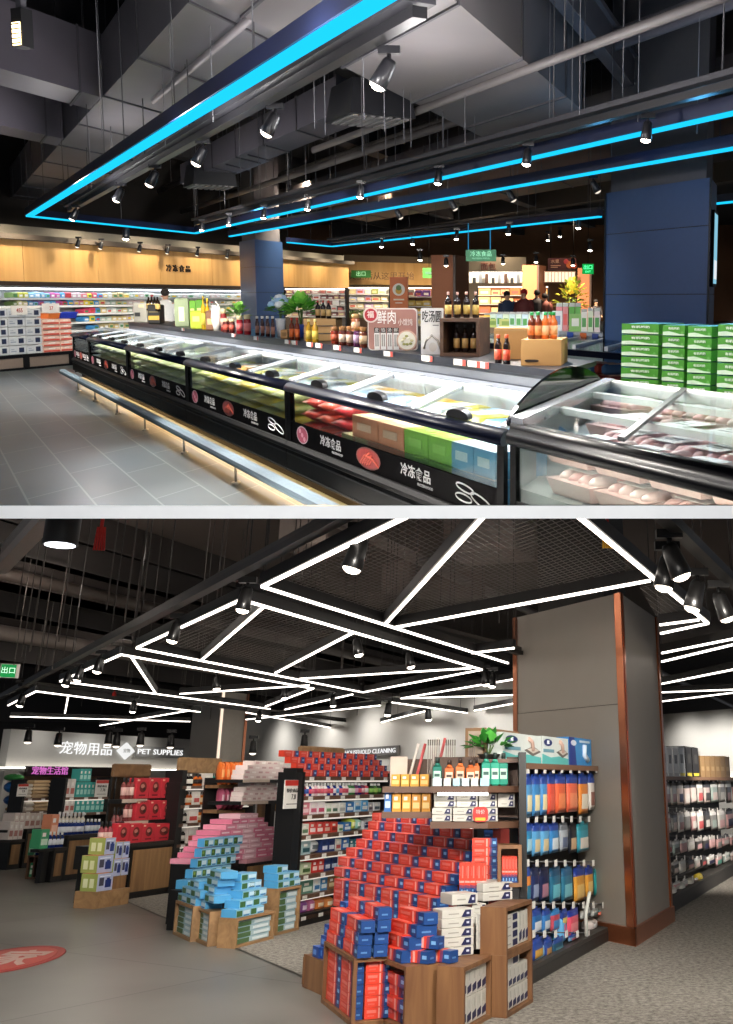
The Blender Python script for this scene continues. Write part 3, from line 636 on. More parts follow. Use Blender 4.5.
u_pipe((330, 163), 4.3, 2, 24, .07, '6c6664', 'grey pipe running above the paired thin light lines'); u_pipe((225, 40), 4.1, 3, 9, .045, '8a8688', 'pale conduit under the wide duct near the thick light line')
u_pipe((420, 110), 3.86, -2, 8, .05, '6e6a6a', 'conduit crossing under the broad box duct')
u_pipe((300, 170), 5.2, 3, 30, .1, '4a4644', 'dark pipe high under the slab in the middle of the hall'); u_pipe((150, 195), 5.0, 8, 30, .08, '4c4a4a', 'dark pipe high under the slab toward the left wall')
for k, (b_, c, lb) in enumerate(((-9, '47464a', 'nearest'), (-15, '3c3b40', 'second'), (14, '3f3a3a', 'third'), (22, '3a3534', 'fourth'), (30, '3a3534', 'farthest'))):
    m = MB(local(I, I.P(0, b_, 5.6))); m.box(-6, b_, 5.6, 40, b_ + .8, 6.6, M(c, .8)); one(UP, 'concrete_beam', m, f'dark concrete ceiling beam running along the freezer direction, {lb} of five from the aisle side', 'beam', I.P(0, b_, 5.6))
for k, a_ in enumerate((6, 14, 22, 30)):
    m = MB(local(I, I.P(a_, 0, 5.5))); m.box(a_, -20, 5.7, a_ + .7, 44, 6.59, M('403e42', .8)); one(UP, 'concrete_beam', m, f'dark concrete cross beam under the slab, {ORD[k]} one going away from the thick light line', 'beam', I.P(a_, 0, 5.5))
m = MB(local(I, I.P(0, 0, 5)))
rnd = random.Random(4)
for k in range(34):
    x, y = rnd.uniform(60, 700), rnd.uniform(40, 215); P = I.pz(x, y, 3.9); m.tube([(P.x, P.y, 3.3), (P.x, P.y, 6.5)], .008, M('6a6a70', .5), 5)
o = one(UP, 'hanger_rods', m, 'thin steel hanger rods dropping from the slab between the ducts', 'rods', I.P(0, 0, 5), kind='stuff')

# ---- blue light lines
BLUE = EM('1ab8ea', 1.5); CH = M('141c38', .4)
def light_line(p, q, z, w, label, em=BLUE):
    A_, B_ = UP.pz(*p, z), UP.pz(*q, z); d = (B_ - A_); L = d.length; t = thing(UP, 'light_line', label, 'light', A_, math.atan2(d.y, d.x))
    m = MB(); m.box(0, -w / 2 - .02, .03, L, w / 2 + .02, .16, CH); part(t, 'housing', m)
    m = MB(); m.box(0, -w / 2, 0, L, w / 2, .034, em); part(t, 'diffuser', m)
    n = max(2, int(L / 2.2))
    for k in range(n + 1): m = MB(); m.tube([(L * k / n, 0, .16), (L * k / n, 0, 3.3)], .006, M('55555a', .5), 5); part(t, 'hanger_wire', m)
    return t
light_line((29, 217), (395, -6), z_led, .115, 'thick blue light line running from the far left corner to the hall top')
light_line((29, 217), (195, 234), z_led, .075, 'blue light line at the far left end, leading to the paired thin lines')
light_line((195, 234), (745, 112.5), z_led, .075, 'upper of the two thin blue light lines over the freezer island')
light_line((230, 237), (745, 148), z_led, .075, 'lower of the two thin blue light lines, touching the big pillar')
light_line((288, 243), (332, 247), z_led, .10, 'short far blue light line beside the small blue pillar')
light_line((332, 247), (600, 217.5), z_led, .10, 'far thin blue light line running behind the big pillar')
light_line((712, 205), (760, 200), z_led, .075, 'blue light line end showing right of the big pillar')

# ---- light tracks and track spotlights
def track(p, q, z, label, w=.05):
    A_, B_ = UP.pz(*p, z), UP.pz(*q, z); d = B_ - A_; L = d.length; m = MB(); m.box(0, -w, 0, L, w, .07, M('17171a', .4)); m.box(0, -w * 2.2, .09, L, w * 2.2, .14, M('2c2c31', .5))
    for k in range(int(L / 2.5) + 1): m.tube([(k * 2.5, 0, .1), (k * 2.5, 0, 3.0)], .008, M('4c4c50', .5), 5)
    return one(UP, 'light_track', m, label, 'light track', A_, math.atan2(d.y, d.x))
zT = 3.28
track((70, 212), (420, 18), zT, 'black light track running beside the thick blue light line')
track((196, 225), (745, 86), zT, 'black light track above the upper thin blue light line')
track((240, 232), (600, 172), zT, 'black light track between the two thin blue light lines')
track((330, 243), (602, 214), zT, 'far black light track above the far thin blue light line')
def spot_head(room, name, P, s, tilt, yaw, label, glow, can_c='1a1a1e', group=None, warm='fff0dc'):
    t = thing(room, name, label, 'spotlight', P, yaw, group); ct = M(can_c, .35)
    m = MB(); m.box(-.09 * s, -.03 * s, -.03 * s, .09 * s, .03 * s, .03 * s, ct); m.tube([(0, 0, -.02 * s), (0, 0, -.10 * s)], .018 * s, ct, 8); part(t, 'mount', m)
    R = Matrix.Rotation(tilt, 3, 'Y'); T = lambda p: R @ Vector(p) + Vector((0, 0, -.10 * s))
    m = MB(T); m.lathe([(.045 * s, .03 * s), (.06 * s, .0), (.07 * s, -.12 * s), (.078 * s, -.20 * s), (.07 * s, -.205 * s)], ct, n=14); m.tube([(0, .075 * s, -.02 * s), (0, .08 * s, -.08 * s)], .012 * s, ct, 6); part(t, 'can', m)
    m = MB(T); m.lathe([(.064 * s, -.2065 * s), (.056 * s, -.222 * s), (.03 * s, -.236 * s), (.004 * s, -.24 * s)], EM(warm, glow), n=14); part(t, 'lens', m)
    return t
s1 = [(389, 52, 22), (275, 108, 0), (203, 143, 0), (155, 168, 0), (121, 186, 0), (76, 208, 0)]
for k, (x, y, g) in enumerate(s1):
    P = UP.pz(x, y - 2, zT); spot_head(UP, 'track_spotlight', P, .85, .5, 0, f'black track spotlight beside the thick blue line, {ORD[k]} counting from the top of the hall', 10 if k else 25)
s2 = [(648, 124), (528, 152), (439, 174), (361, 190), (308, 204), (264, 214), (229, 222), (202, 228)]
for k, (x, y) in enumerate(s2):
    P = UP.pz(x, y - 8, zT); spot_head(UP, 'track_spotlight', P, .72, .12, 0, f'lit track spotlight along the upper thin blue line, {ORD[k]} counting from the right', 40)
for k, (x, y) in enumerate([(593, 183), (509, 193), (451, 203), (397, 213)]):
    P = UP.pz(x, y - 6, zT); spot_head(UP, 'track_spotlight', P, .72, -.5, 0, f'dark track spotlight below the lower thin blue line, {ORD[k]} counting from the right', 1)
for k, (x, y) in enumerate([(579, 220), (509, 227), (457, 233), (413, 239), (382, 242)]):
    P = UP.pz(x, y - 4, zT); spot_head(UP, 'track_spotlight', P, .8, .1, 0, f'lit track spotlight along the far thin blue line, {ORD[k]} counting from the right', 40)
P = UP.pz(126, 224, zT); spot_head(UP, 'track_spotlight', P, 1.1, .1, 0, 'lit track spotlight alone on the far left light line', 40)
for k, (x, y) in enumerate([(548, 232), (560, 228), (503, 255), (536, 253), (573, 256), (446, 256), (420, 250), (590, 240)]):
    D = UP.py(x, y, 36.0 - k); t = spot_head(UP, 'ceiling_spotlight', D, .95, 0, 0, f'small lit ceiling spotlight beyond the far light line, {ORD[k]} of the scattered ones', 30)
# ceiling flood lamp in the top-left corner
P = UP.py(22, 24, 9.0); t = thing(UP, 'flood_lamp', 'lit slatted ceiling lamp at the upper left corner of the hall', 'light', P, -.4)
m = MB(); m.box(-.06, -.06, -.2, .06, .06, .12, M('1a1a1c', .5)); m.box(-.03, -.03, .1, .03, .03, 2.0, M('55555a', .5)); part(t, 'housing', m)
m = MB(); m.box(-.045, -.07, -.19, .045, -.058, .0, EM('ffe2a8', 6.0)); part(t, 'lamp', m)
m = MB()
for k in range(5): m.box(-.05, -.08, -.18 + .04 * k, .05, -.068, -.172 + .04 * k, M('3a3630', .5))
part(t, 'louvre', m)
# wash of the fascia: row of small lamps above the timber
for k in range(9):
    a = -2 + (aE + 2) * k / 8; lamp(UP, 'SPOT', W.P(a, -.45, 3.35), 150, (1, .86, .62), .08, W.P(a, .55, 2.0), 2.4, .9)
for k, x in enumerate((75, 98, 137, 165, 195, 225)):
    a = W.on(x, .2, 3.1); P = W.P(a, .1, 3.05); spot_head(UP, 'wash_spotlight', P, .75, .3, 0, f'small black spotlight on the fascia top, {ORD[k]} from the left', 2)
# spotlights' light on the counters and floor
col = (1, .94, .86)
for (x, y, tx, ty, e) in ((389, 52, 560, 440, 420), (275, 108, 420, 420, 420), (203, 143, 330, 400, 420), (155, 168, 250, 375, 420), (121, 186, 150, 350, 500), (76, 208, 110, 340, 500),
                          (648, 124, 680, 430, 420), (528, 152, 560, 400, 420), (439, 174, 470, 350, 420), (361, 190, 400, 340, 400), (308, 204, 330, 335, 400), (229, 222, 250, 325, 400)):
    P = UP.pz(x, y, 3.0); P.z = 2.84; lamp(UP, 'SPOT', P, e * (1.0 if x > 380 else 2.2), col, .06, UP.pz(tx, ty, .8), 1.5, .7)
for (fx, fy, e) in ((20, 480, 70), (110, 470, 60), (60, 400, 200), (30, 385, 260)):
    Pf = UP.pz(fx, fy, 0); lamp(UP, 'SPOT', Pf + Vector((-.5, .5, 3.1)), e, (1, .92, .82), .1, Pf, 1.6, .9)
for (x, y, e) in ((300, 70, 90), (180, 150, 110), (80, 205, 110), (420, 150, 70), (560, 120, 60), (650, 70, 40), (470, 60, 50), (120, 90, 60)):
    lamp(UP, 'POINT', UP.pz(x, y, 2.95), e, (1, .95, .95), .1)  # added point lamps without fixtures, brightening the duct undersides
for (x, y, z_, e) in ((260, 225, 3.05, 14), (600, 172, 3.05, 10), (700, 150, 3.05, 12)): lamp(UP, 'POINT', UP.pz(x, y, z_), e, (.1, .5, 1), .1)
for x in (-1.25, -.75, -.25, .25, .7): lamp(UP, 'SPOT', (x, 1.55, 1.6 - .216 * 1.55), 11, (1, 1, 1), .03, (x, 2.6, 1.6 - .216 * 2.6), 2.6, .5)  # lamps added before the slab edge only to whiten it
# ------------------------------------------------------------------ goods standing on the middle ledge
LF = Fr(UP, I.P(0, bW, 0), -uA, vA)                      # a to the right
zL = 1.082
def ledge(x, y_top, x0=None, x1=None, d=.18):
    """spot on the ledge below picture column x: position, and height in metres up to picture row y_top"""
    a = LF.on(x, d, zL); P = LF.P(a, d, zL); s = UP.sc(P); yb = UP.pix(P)[1]
    return P, (yb - y_top) / s / .985, s
Z0 = RI
def bottle(room, P, r, h, body, label_c, cap, lbl, cat='bottle', name='bottle', neck=.34, fat=1.0, rz=0.0, grp=None, glow=None):
    t = thing(room, name, lbl, cat, P, rz, grp); bm_ = M(body, .15, coat=.3)
    m = MB(); m.lathe([(r * .9, 0), (r, h * .02), (r, h * (.62 if neck else .9)), (r * .8, h * .70), (r * neck, h * .78), (r * neck, h * .9)], bm_, n=12); part(t, 'bottle_body', m)
    m = MB(); m.lathe([(r * neck * 1.15, h * .88), (r * neck * 1.15, h * .99), (r * neck * .9, h)], M(cap, .4), n=10); part(t, 'cap', m)
    m = MB(); m.lathe([(r * 1.015, h * .14), (r * 1.015, h * .5)], M(label_c, .5), n=12); part(t, 'paper_label', m); return t
def jar(room, P, r, h, body, label_c, cap, lbl, grp=None):
    t = thing(room, 'jar', lbl, 'jar', P, 0, grp); m = MB(); m.lathe([(r * .92, 0), (r, h * .06), (r, h * .70), (r * .82, h * .8)], M(body, .15, coat=.3), n=12); part(t, 'jar_body', m)
    m = MB(); m.lathe([(r * .9, h * .78), (r * .92, h * .97), (r * .8, h)], M(cap, .4), n=12); part(t, 'lid', m)
    m = MB(); m.lathe([(r * 1.015, h * .18), (r * 1.015, h * .58)], M(label_c, .5), n=12); part(t, 'paper_label', m); return t
def leafy(m, c, r, h, n, cols, seed, L=.12):
    rn = random.Random(seed)
    for k in range(n):
        th, ph = rn.uniform(0, 2 * PI), rn.uniform(.1, 1.45); d = Vector((math.cos(th) * math.sin(ph), math.sin(th) * math.sin(ph), math.cos(ph))); p = Vector(c) + Vector((d.x * r, d.y * r, d.z * h)) * rn.uniform(.55, 1)
        s = d.cross(Vector((0, 0, 1))).normalized() * L * .35; e = d * L * rn.uniform(.7, 1.2) + Vector((0, 0, -L * .2)); up = Vector((0, 0, L * .12))
        mm = M(rn.choice(cols), .5); m.face([p, p + e * .5 + s + up, p + e, p + e * .5 - s + up], mm)
def plant(room, P, r, h, lbl, pot_c, cols, seed, flowers=None, pot_h=None, L=.12, n=70, name='potted_plant'):
    t = thing(room, name, lbl, 'plant', P); ph = pot_h or h * .35
    m = MB(); m.lathe([(r * .35, 0), (r * .5, ph * .9), (r * .52, ph), (r * .44, ph), (r * .4, ph * .8)], M(pot_c, .4), n=12); part(t, 'pot', m)
    m = MB()
    for k in range(5): m.tube([(0, 0, ph * .8), (r * .2 * math.cos(k * 1.26), r * .2 * math.sin(k * 1.26), ph + (h - ph) * .6)], .006, M('4a6a2a', .6), 4)
    part(t, 'stems', m)
    m = MB(); leafy(m, (0, 0, ph + (h - ph) * .35), r, (h - ph) * .65, n, cols, seed, L); part(t, 'leaves', m)
    if flowers:
        m = MB(); rn = random.Random(seed + 1)
        for k in range(16):
            th, q = rn.uniform(0, 2 * PI), rn.uniform(.2, 1); m.ball((math.cos(th) * r * .8 * q, math.sin(th) * r * .8 * q, h * (1.1 - .25 * q)), .075, .075, .06, M(rn.choice(flowers), .6), 7, 4)
        part(t, 'blossoms', m)
    return t
random.seed(21)
# far end: cards, packs, bottles
def card(x0, x1, yt, c, lbl, nm='display_card', cat='sign', d=.2, th=.05, prints=(), base=None, y_base=None):
    xm = (x0 + x1) / 2; P, h, s = ledge(xm, yt, d=d); w = (x1 - x0) / s; t = thing(UP, nm, lbl, cat, P)
    m = MB(); m.box(-w / 2, 0, 0, w / 2, th, h, M(c, .5), bevel=min(.02, th * .3)); part(t, 'board', m)
    m = MB()
    for (u0, v0, u1, v1, pc) in prints: m.box(-w / 2 + u0 * w, -.004, v0 * h, -w / 2 + u1 * w, .003, v1 * h, M(pc, .5))
    if prints: part(t, 'print', m)
    return t
card(134, 147, 303, 'a8a498', 'pale upright pack with a dark band at the far end of the ledge', 'upright_pack', 'pack', prints=[(.1, .3, .5, .5, '2a2a2a'), (.4, .75, .8, .9, 'd8c8a0')])
card(148, 160, 305, '1c1a18', 'black carton of bottles with a yellow band on the far ledge', 'bottle_carton', 'carton', th=.3, prints=[(.05, .2, .95, .42, 'c8a040'), (.1, .6, .9, .64, '8a7a50')])
for k in range(4):
    P, h, s = ledge(149.5 + 3 * k, 296, d=.3); bottle(UP, Vector(P) + Vector((0, 0, h * .45)), .05, h * .5, '20140c', 'c8a860', '101010', f'dark bottle rising from the black carton, {ORD[k]} from the left')
card(175, 189, 299, '707c5e', 'tall pale green bag beside the green packs on the ledge', 'upright_bag', 'bag', th=.14, prints=[(.3, .2, .7, .7, 'b8cf98')])
for k, (x0, x1, yt, c) in enumerate(((190, 196, 301, '6aa832'), (196.5, 203, 300, '58962a'), (190.5, 202, 311, 'b9c83a'))):
    card(x0, x1, yt, c, ['left bright green pack on the far ledge', 'right bright green pack on the far ledge', 'yellow-green pack in front of the green packs'][k], 'green_pack', 'pack', d=.3 if k < 2 else .12, th=.1, prints=[(.2, .4, .8, .7, 'e6e08a')])
for k, x in enumerate((204, 208)):
    P, h, s = ledge(x, 297 + 2 * k); bottle(UP, P, 2.4 / s, h, 'c8a020', 'e0c850', 'd8b830', ['left', 'right'][k] + ' yellow bottle between the green packs and brown box')
card(206, 214, 311, '7a5236', 'small brown box in front of the yellow bottles', 'brown_box', 'box', d=.1, th=.2, prints=[(.2, .3, .8, .6, 'c8a878')])
P, h, s = ledge(216.5, 306); t = thing(UP, 'round_basket', 'round white wire basket beside the red jars', 'basket', P); m = MB(); r = 4.5 / s
m.lathe([(r * .6, 0), (r, h * .4), (r * .95, h * .8), (r * .5, h)], M('e4e0d8', .5), n=14); part(t, 'basket_body', m); m = MB(); m.tube([(-r, 0, h * .5), (-r * .7, 0, h), (0, 0, h * 1.15), (r * .7, 0, h), (r, 0, h * .5)], .015, M('c8c4bc', .5), 6); part(t, 'handle', m)
for k, (x, yt, r_, c, lc, lb) in enumerate(((224, 309, 3.2, '7a1c1c', 'd8a090', 'tall red jar behind two short dark jars'), (226, 319, 3, '4a1612', 'b05040', 'short dark red jar, left of a pair'), (232, 319, 3, '4a1612', 'a84838', 'short dark red jar, right of a pair'),
                                (240, 316, 3.3, '8a1620', 'c86060', 'red jar left of its pair beside the small blue pillar foot'), (247.5, 315, 3.6, '8a1620', 'd07070', 'red jar right of its pair beside the small blue pillar foot'))):
    P, h, s = ledge(x, yt, d=.32 if k == 0 else .12); jar(UP, P, r_ / s, h, c, lc, 'c8b890', lb)
P, h, s = ledge(239, 307, d=.6); plant(UP, P, 8 / s, h, 'small leafy green plant behind the pair of red jars', 'd8d4cc', ['5f9a3a', '78b048', '4a7f2e'], 5)
for k in range(4):
    P, h, s = ledge(257.5 + 5.2 * k, 316.5); bottle(UP, P, 2.1 / s, h, '3a1a18', '9a6a58', 'd8d0c8', f'slim dark sauce packet bottle in a row of four, {ORD[k]} from the left', neck=.6)
P, h, s = ledge(281, 301, d=.4); plant(UP, P, 10 / s, h, 'white vase of pale blue flowers on the ledge', 'e8e8ea', ['4f8a3a', '6aa64a'], 8, flowers=['9fc4e6', 'b8d4ee', '86aedc', 'f0f4f8'], pot_h=h * .5)
P, h, s = ledge(301, 301, d=.6); plant(UP, P, 13 / s, h, 'bushy bright green plant behind the orange and yellow bottles', '2c4a9a', ['5fbe3a', '7cd04a', '4aa030', '96dc5a'], 12, L=.17, n=120)
P, h, s = ledge(284, 330, d=.1); m = MB(); m.box(-3.5 / s, 0, 0, 3.5 / s, .22, 9 / s, M('b98a54', .5), bevel=.01); m.box(-2.6 / s, -.004, 3 / s, 2.6 / s, .01, 6.5 / s, M('8a6438', .5)); one(UP, 'small_crate', m, 'small tan box left of the two orange bottles', 'box', P)
for k in range(2):
    P, h, s = ledge(292 + 5.4 * k, 318, d=.1); bottle(UP, P, 2.6 / s, h, '6a2a14', 'd0642c', 'a8241c', ['left', 'right'][k] + ' orange-brown bottle with red cap on the ledge')
for k in range(2):
    P, h, s = ledge(309 + 6.4 * k, 319.5, d=.1); bottle(UP, P, 3 / s, h, 'b88a1c', 'e0c050', 'e8d890', ['left', 'right'][k] + ' yellow oil bottle in front of the slatted crate', neck=.45)
# slatted crate with three dark bottles on top
P, h, s = ledge(320, 319, d=.36); w = 32 / s; t = thing(UP, 'slatted_crate', 'tan slatted crate under three dark sauce bottles', 'crate', P); m = MB()
for k in range(3): m.box(-w / 2, 0, h * (.02 + .34 * k), w / 2, .03, h * (.30 + .34 * k), WOOD('b98c54', 'cfa66c', 'x', 4))
m.box(-w / 2, .03, 0, w / 2, .5, .02, M('a07a48', .6)); m.box(-w / 2, .03, h - .02, w / 2, .5, h, M('c8a068', .6))
for q in (-w / 2, w / 2 - .04): m.box(q, .03, 0, q + .04, .5, h, M('a87e4a', .6))
part(t, 'slats', m)
Pc, hc = P, h
for k in range(3):
    x = 318 + 5.4 * k; a = LF.on(x, .5, zL + hc); Q = LF.P(a, .5, zL + hc); bottle(UP, Q, 2.6 / s, 18 / s, '180c08', 'c8a468', 'b03a28', f'dark sauce bottle on the slatted crate, {ORD[k]} from the left')
for k, (x, yt, c, lc, lb) in enumerate(((335, 327, '7a2412', 'a84a28', 'red-brown jar at the left of the jar row'), (343, 326.5, '5a2010', 'e0c8b0', 'jar with pale label, second in the jar row'), (350.5, 326.5, '5a2214', 'd8b8a0', 'jar with pale label, third in the jar row'), (357.5, 326.5, '54204a', 'b89ab8', 'purple jar, fourth in the jar row'), (363.5, 327.5, '6a3018', 'd8b890', 'jar half hidden by the round-cornered food sign'))):
    P, h, s = ledge(x, yt, d=.14); jar(UP, P, 3.9 / s, h, c, lc, '9a6a38', lb)
P, h, s = ledge(356, 315, d=.16); hb_ = 14.2 / s; jar(UP, Vector(P) + Vector((0, 0, hb_ * 1.02)), 4.2 / s, h - hb_, 'a86a4a', 'd8b08c', 'c8a068', 'single jar stacked on top of the jar row')
# ---- wonton sign
P, h, s = ledge(392, 309, d=.16); w = 52 / s
t = thing(UP, 'food_sign', 'brown-pink dumpling sign with Chinese characters and a bowl picture', 'sign', P, -.12)
def rrect(x0, z0, x1, z1, r, n=5):
    pts = []
    for cx, cz, a0 in ((x1 - r, z0 + r, -PI / 2), (x1 - r, z1 - r, 0), (x0 + r, z1 - r, PI / 2), (x0 + r, z0 + r, PI)):
        pts += [(cx + r * math.cos(a0 + PI / 2 * k / n), cz + r * math.sin(a0 + PI / 2 * k / n)) for k in range(n + 1)]
    return pts
def disc(m, cx, cz, r, y, mat, n=24, rz=None): m.face([(cx + r * math.cos(2 * PI * k / n), y, cz + (rz or r) * math.sin(2 * PI * k / n)) for k in range(n)], mat)
m = MB(); m.prism(rrect(-w * .47, 0, w * .5, h, w * .08), 0, .04, M('e6dcd2', .5), ax=1); part(t, 'board', m)
m = MB(); m.prism(rrect(-w * .45, .01, w * .48, h * .97, w * .07), -.006, .0, M('a8786c', .5), ax=1)
m.text('鲜肉', h * .34, (-w * .09, -.008, h * .76), (1, 0, 0), (0, 0, 1), M('f6f0ea', .5), width=w * .36, bold=.006, lift=.003); m.text('小馄饨', h * .17, (w * .27, -.008, h * .66), (1, 0, 0), (0, 0, 1), M('f2e6de', .5), width=w * .28, bold=.0, lift=.003); part(t, 'printed_face', m)
m = MB(); disc(m, -w * .4, h * .84, w * .15, -.016, M('e4d4cc', .5)); disc(m, -w * .4, h * .84, w * .12, -.019, M('b8323c', .5)); m.text('福', w * .14, (-w * .4, -.022, h * .84), (1, 0, 0), (0, 0, 1), M('f0d8d0', .5), bold=.02, lift=.002); m.prism([(-w * .4 + w * .15 * math.cos(2 * PI * k / 20), h * .84 + w * .15 * math.sin(2 * PI * k / 20)) for k in range(20)], -.014, .0, M('d8c8c0', .5), ax=1); part(t, 'round_badge', m)
m = MB()
for k in range(4):
    x = -w * .34 + w * .125 * k; m.box(x, -.01, h * .02, x + w * .105, -.004, h * .5, M('efece6', .5)); m.box(x, -.013, h * .42, x + w * .105, -.004, h * .54, M('2a2422', .5))
    m.text('皮馅汤鲜'[k], h * .10, (x + w * .052, -.015, h * .48), (1, 0, 0), (0, 0, 1), M('f0ece6', .5), lift=.002)
    for j in range(2): m.box(x + w * (.02 + .04 * j), -.013, h * .1, x + w * (.045 + .04 * j), -.009, h * .38, M('9a958e', .5))
part(t, 'caption_panels', m)
m = MB(); cx, cz, r = w * .30, h * .24, w * .20
m.prism([(cx + r * math.cos(2 * PI * k / 28), cz + r * .98 * math.sin(2 * PI * k / 28)) for k in range(28)], -.02, -.006, M('d8b49c', .5), ax=1); disc(m, cx, cz, r * .86, -.022, M('efe9d6', .5))
rn = random.Random(2)
for k in range(8): th = k * .8; m.ball((cx + r * .5 * math.cos(th) * rn.uniform(.5, 1), -.022, cz + r * .5 * math.sin(th) * rn.uniform(.5, 1)), r * .18, .006, r * .13, M(rn.choice(['d9cf9a', 'f4efd8', 'a8a860', 'e6dfb8']), .5), 8, 4)
part(t, 'bowl_picture', m)
# ---- white sign
P, h, s = ledge(431, 309, d=.2); w = 20 / s; t = thing(UP, 'food_sign', 'white sign with black brush characters left of the wooden crate', 'sign', P, -.08)
m = MB(); m.prism(rrect(-w * .5, 0, w * .62, h, w * .06), 0, .04, M('f2f1ee', .5), ax=1); part(t, 'board', m)
m = MB(); m.text('吃汤圆', h * .27, (w * .06, -.004, h * .80), (1, 0, 0), (0, 0, 1), M('201c1a', .5), width=w * .95, bold=.008, lift=.003); m.box(w * .1, -.004, h * .62, w * .4, .0, h * .64, M('8a8a88', .5))
m.tube([(-w * .35, -.004, h * .12), (-w * .25, -.004, h * .3), (w * .05, -.004, h * .42), (w * .35, -.004, h * .3), (w * .5, -.004, h * .12)], .012, M('a8a49c', .5), 5); disc(m, w * .1, h * .16, w * .2, -.003, M('e4e0d6', .5), rz=h * .1); part(t, 'printed_face', m)
# ---- wooden crate with bottles
P0, h, s = ledge(440, 319, d=.10); wcr = 40 / s; dcr = .62
wc = WOOD('4e382a', '6a4e3a', 'x', 4, .55); t = thing(UP, 'wooden_crate', 'dark wooden crate on its side holding sauce bottles', 'crate', P0, -.14)
m = MB(); th = .03
m.box(0, 0, 0, wcr, dcr, th, wc); part(t, 'bottom_board', m); m = MB(); m.box(0, 0, h - th, wcr, dcr, h, wc); part(t, 'top_board', m); m = MB(); m.box(0, 0, th, th, dcr, h - th, wc); part(t, 'side_board', m); m = MB(); m.box(wcr - th, 0, th, wcr, dcr, h - th, wc); part(t, 'side_board', m); m = MB(); m.box(th, dcr - th, th, wcr - th, dcr, h - th, M('3a2a20', .6)); part(t, 'back_board', m)
Rz = Matrix.Rotation(-.14, 3, 'Z')
for k in range(4): bottle(UP, P0 + Rz @ Vector((wcr * (.13 + .235 * k), .16, h + .001)), 3.4 / s, 26 / s, '1c0c08', 'c8ac5c', 'e0b4a8', f'tall soy sauce bottle on top of the wooden crate, {ORD[k]} from the left')
for k in range(3): bottle(UP, P0 + Rz @ Vector((wcr * (.32 + .22 * k), .2, th + .001)), 3.3 / s, h - .09, '1c0c08', 'c0985c', '1a1210', f'sauce bottle inside the wooden crate, {ORD[k]} from the left')
for k in range(2):
    P, hh, s2_ = ledge(498.3 + 8.4 * k, 335, d=.06); bottle(UP, P, 3.6 / s2_, hh, '180c0a', 'c8482c', 'd8582c', ['left', 'right'][k] + ' small dark bottle with orange label beside the wooden crate', neck=.5)
# ---- cardboard boxes and juice bottles
cbm = WOOD('b98a50', 'c99a5e', 'x', 2, .7)
P, h, s = ledge(494, 329, d=.42); m = MB(); w = 34 / s; m.box(0, 0, 0, w, .5, h, cbm); m.box(w * .02, -.003, h * .93, w * .98, .5, h + .003, M('c8a068', .7)); one(UP, 'cardboard_box', m, 'long plain cardboard box behind the small dark bottles', 'box', P, -.1)
P, h, s = ledge(521, 340, d=.12); w = 40 / s; t = thing(UP, 'cardboard_box', 'cardboard box with a slot, under the juice bottles at the ledge end', 'box', P, -.16)
m = MB(); m.box(0, 0, 0, w, .55, h, cbm); part(t, 'carton_body', m); m = MB(); m.prism([(w * .18 + .09 * w * math.cos(PI / 2 + PI * k / 8), h * .18 + h * .05 * math.sin(PI / 2 + PI * k / 8)) for k in range(9)] + [(w * .36 + .09 * w * math.cos(-PI / 2 + PI * k / 8), h * .18 + h * .05 * math.sin(-PI / 2 + PI * k / 8)) for k in range(9)], -.004, .01, M('2a1c10', .7), ax=1); part(t, 'hand_slot', m)
Rz = Matrix.Rotation(-.16, 3, 'Z')
for k, (u, v, c, lc) in enumerate(((.22, .15, '6a2c14', 'c86a30'), (.38, .15, '7a3418', 'e0985a'), (.56, .16, 'd86a2a', 'f0c090'), (.76, .2, 'd8702c', 'f2b880'), (.3, .4, '5a2a12', 'b8602c'), (.62, .42, 'd06a2c', 'e8a870'))):
    bottle(UP, P + Rz @ Vector((w * u, .55 * v / .5 * .6 + .02, h + .001)), 4.1 / s, 27 / s, c, lc, '1f9a4a', f'juice bottle with green cap on the slotted box, {ORD[k]} of six', neck=.42)

# ------------------------------------------------------------------ green milk cartons stacked behind the meat freezer
grn, grw = M('4f9a34', .45), M('d6ead2', .5)
GF = Fr(UP, I.P(0, 3.45, 0), -uA, vA); tan_n = []
def milk_case(P, w, h, d, rz, lbl):
    t = thing(UP, 'milk_carton', lbl, 'carton', P, rz, 'green milk cartons in stacks'); m = MB(); m.box(0, 0, 0, w, d, h, {'all': grn, 'top': M('4a9ab4', .5)}); part(t, 'case', m)
    m = MB(); m.prism([(w * .01, h * .04), (w * .99, h * .04), (w * .99, h * .16), (w * .75, h * .18), (w * .5, h * .32), (w * .28, h * .42), (w * .01, h * .36)], -.004, .002, grw, ax=1); m.text('有机纯奶', h * .26, (w * .52, -.005, h * .68), (1, 0, 0), (0, 0, 1), M('e8f4e4', .5), width=w * .5, bold=.02, lift=.002); disc(m, w * .9, h * .3, h * .14, -.006, M('6aae54', .5)); part(t, 'print', m)
rzg = RI + .42
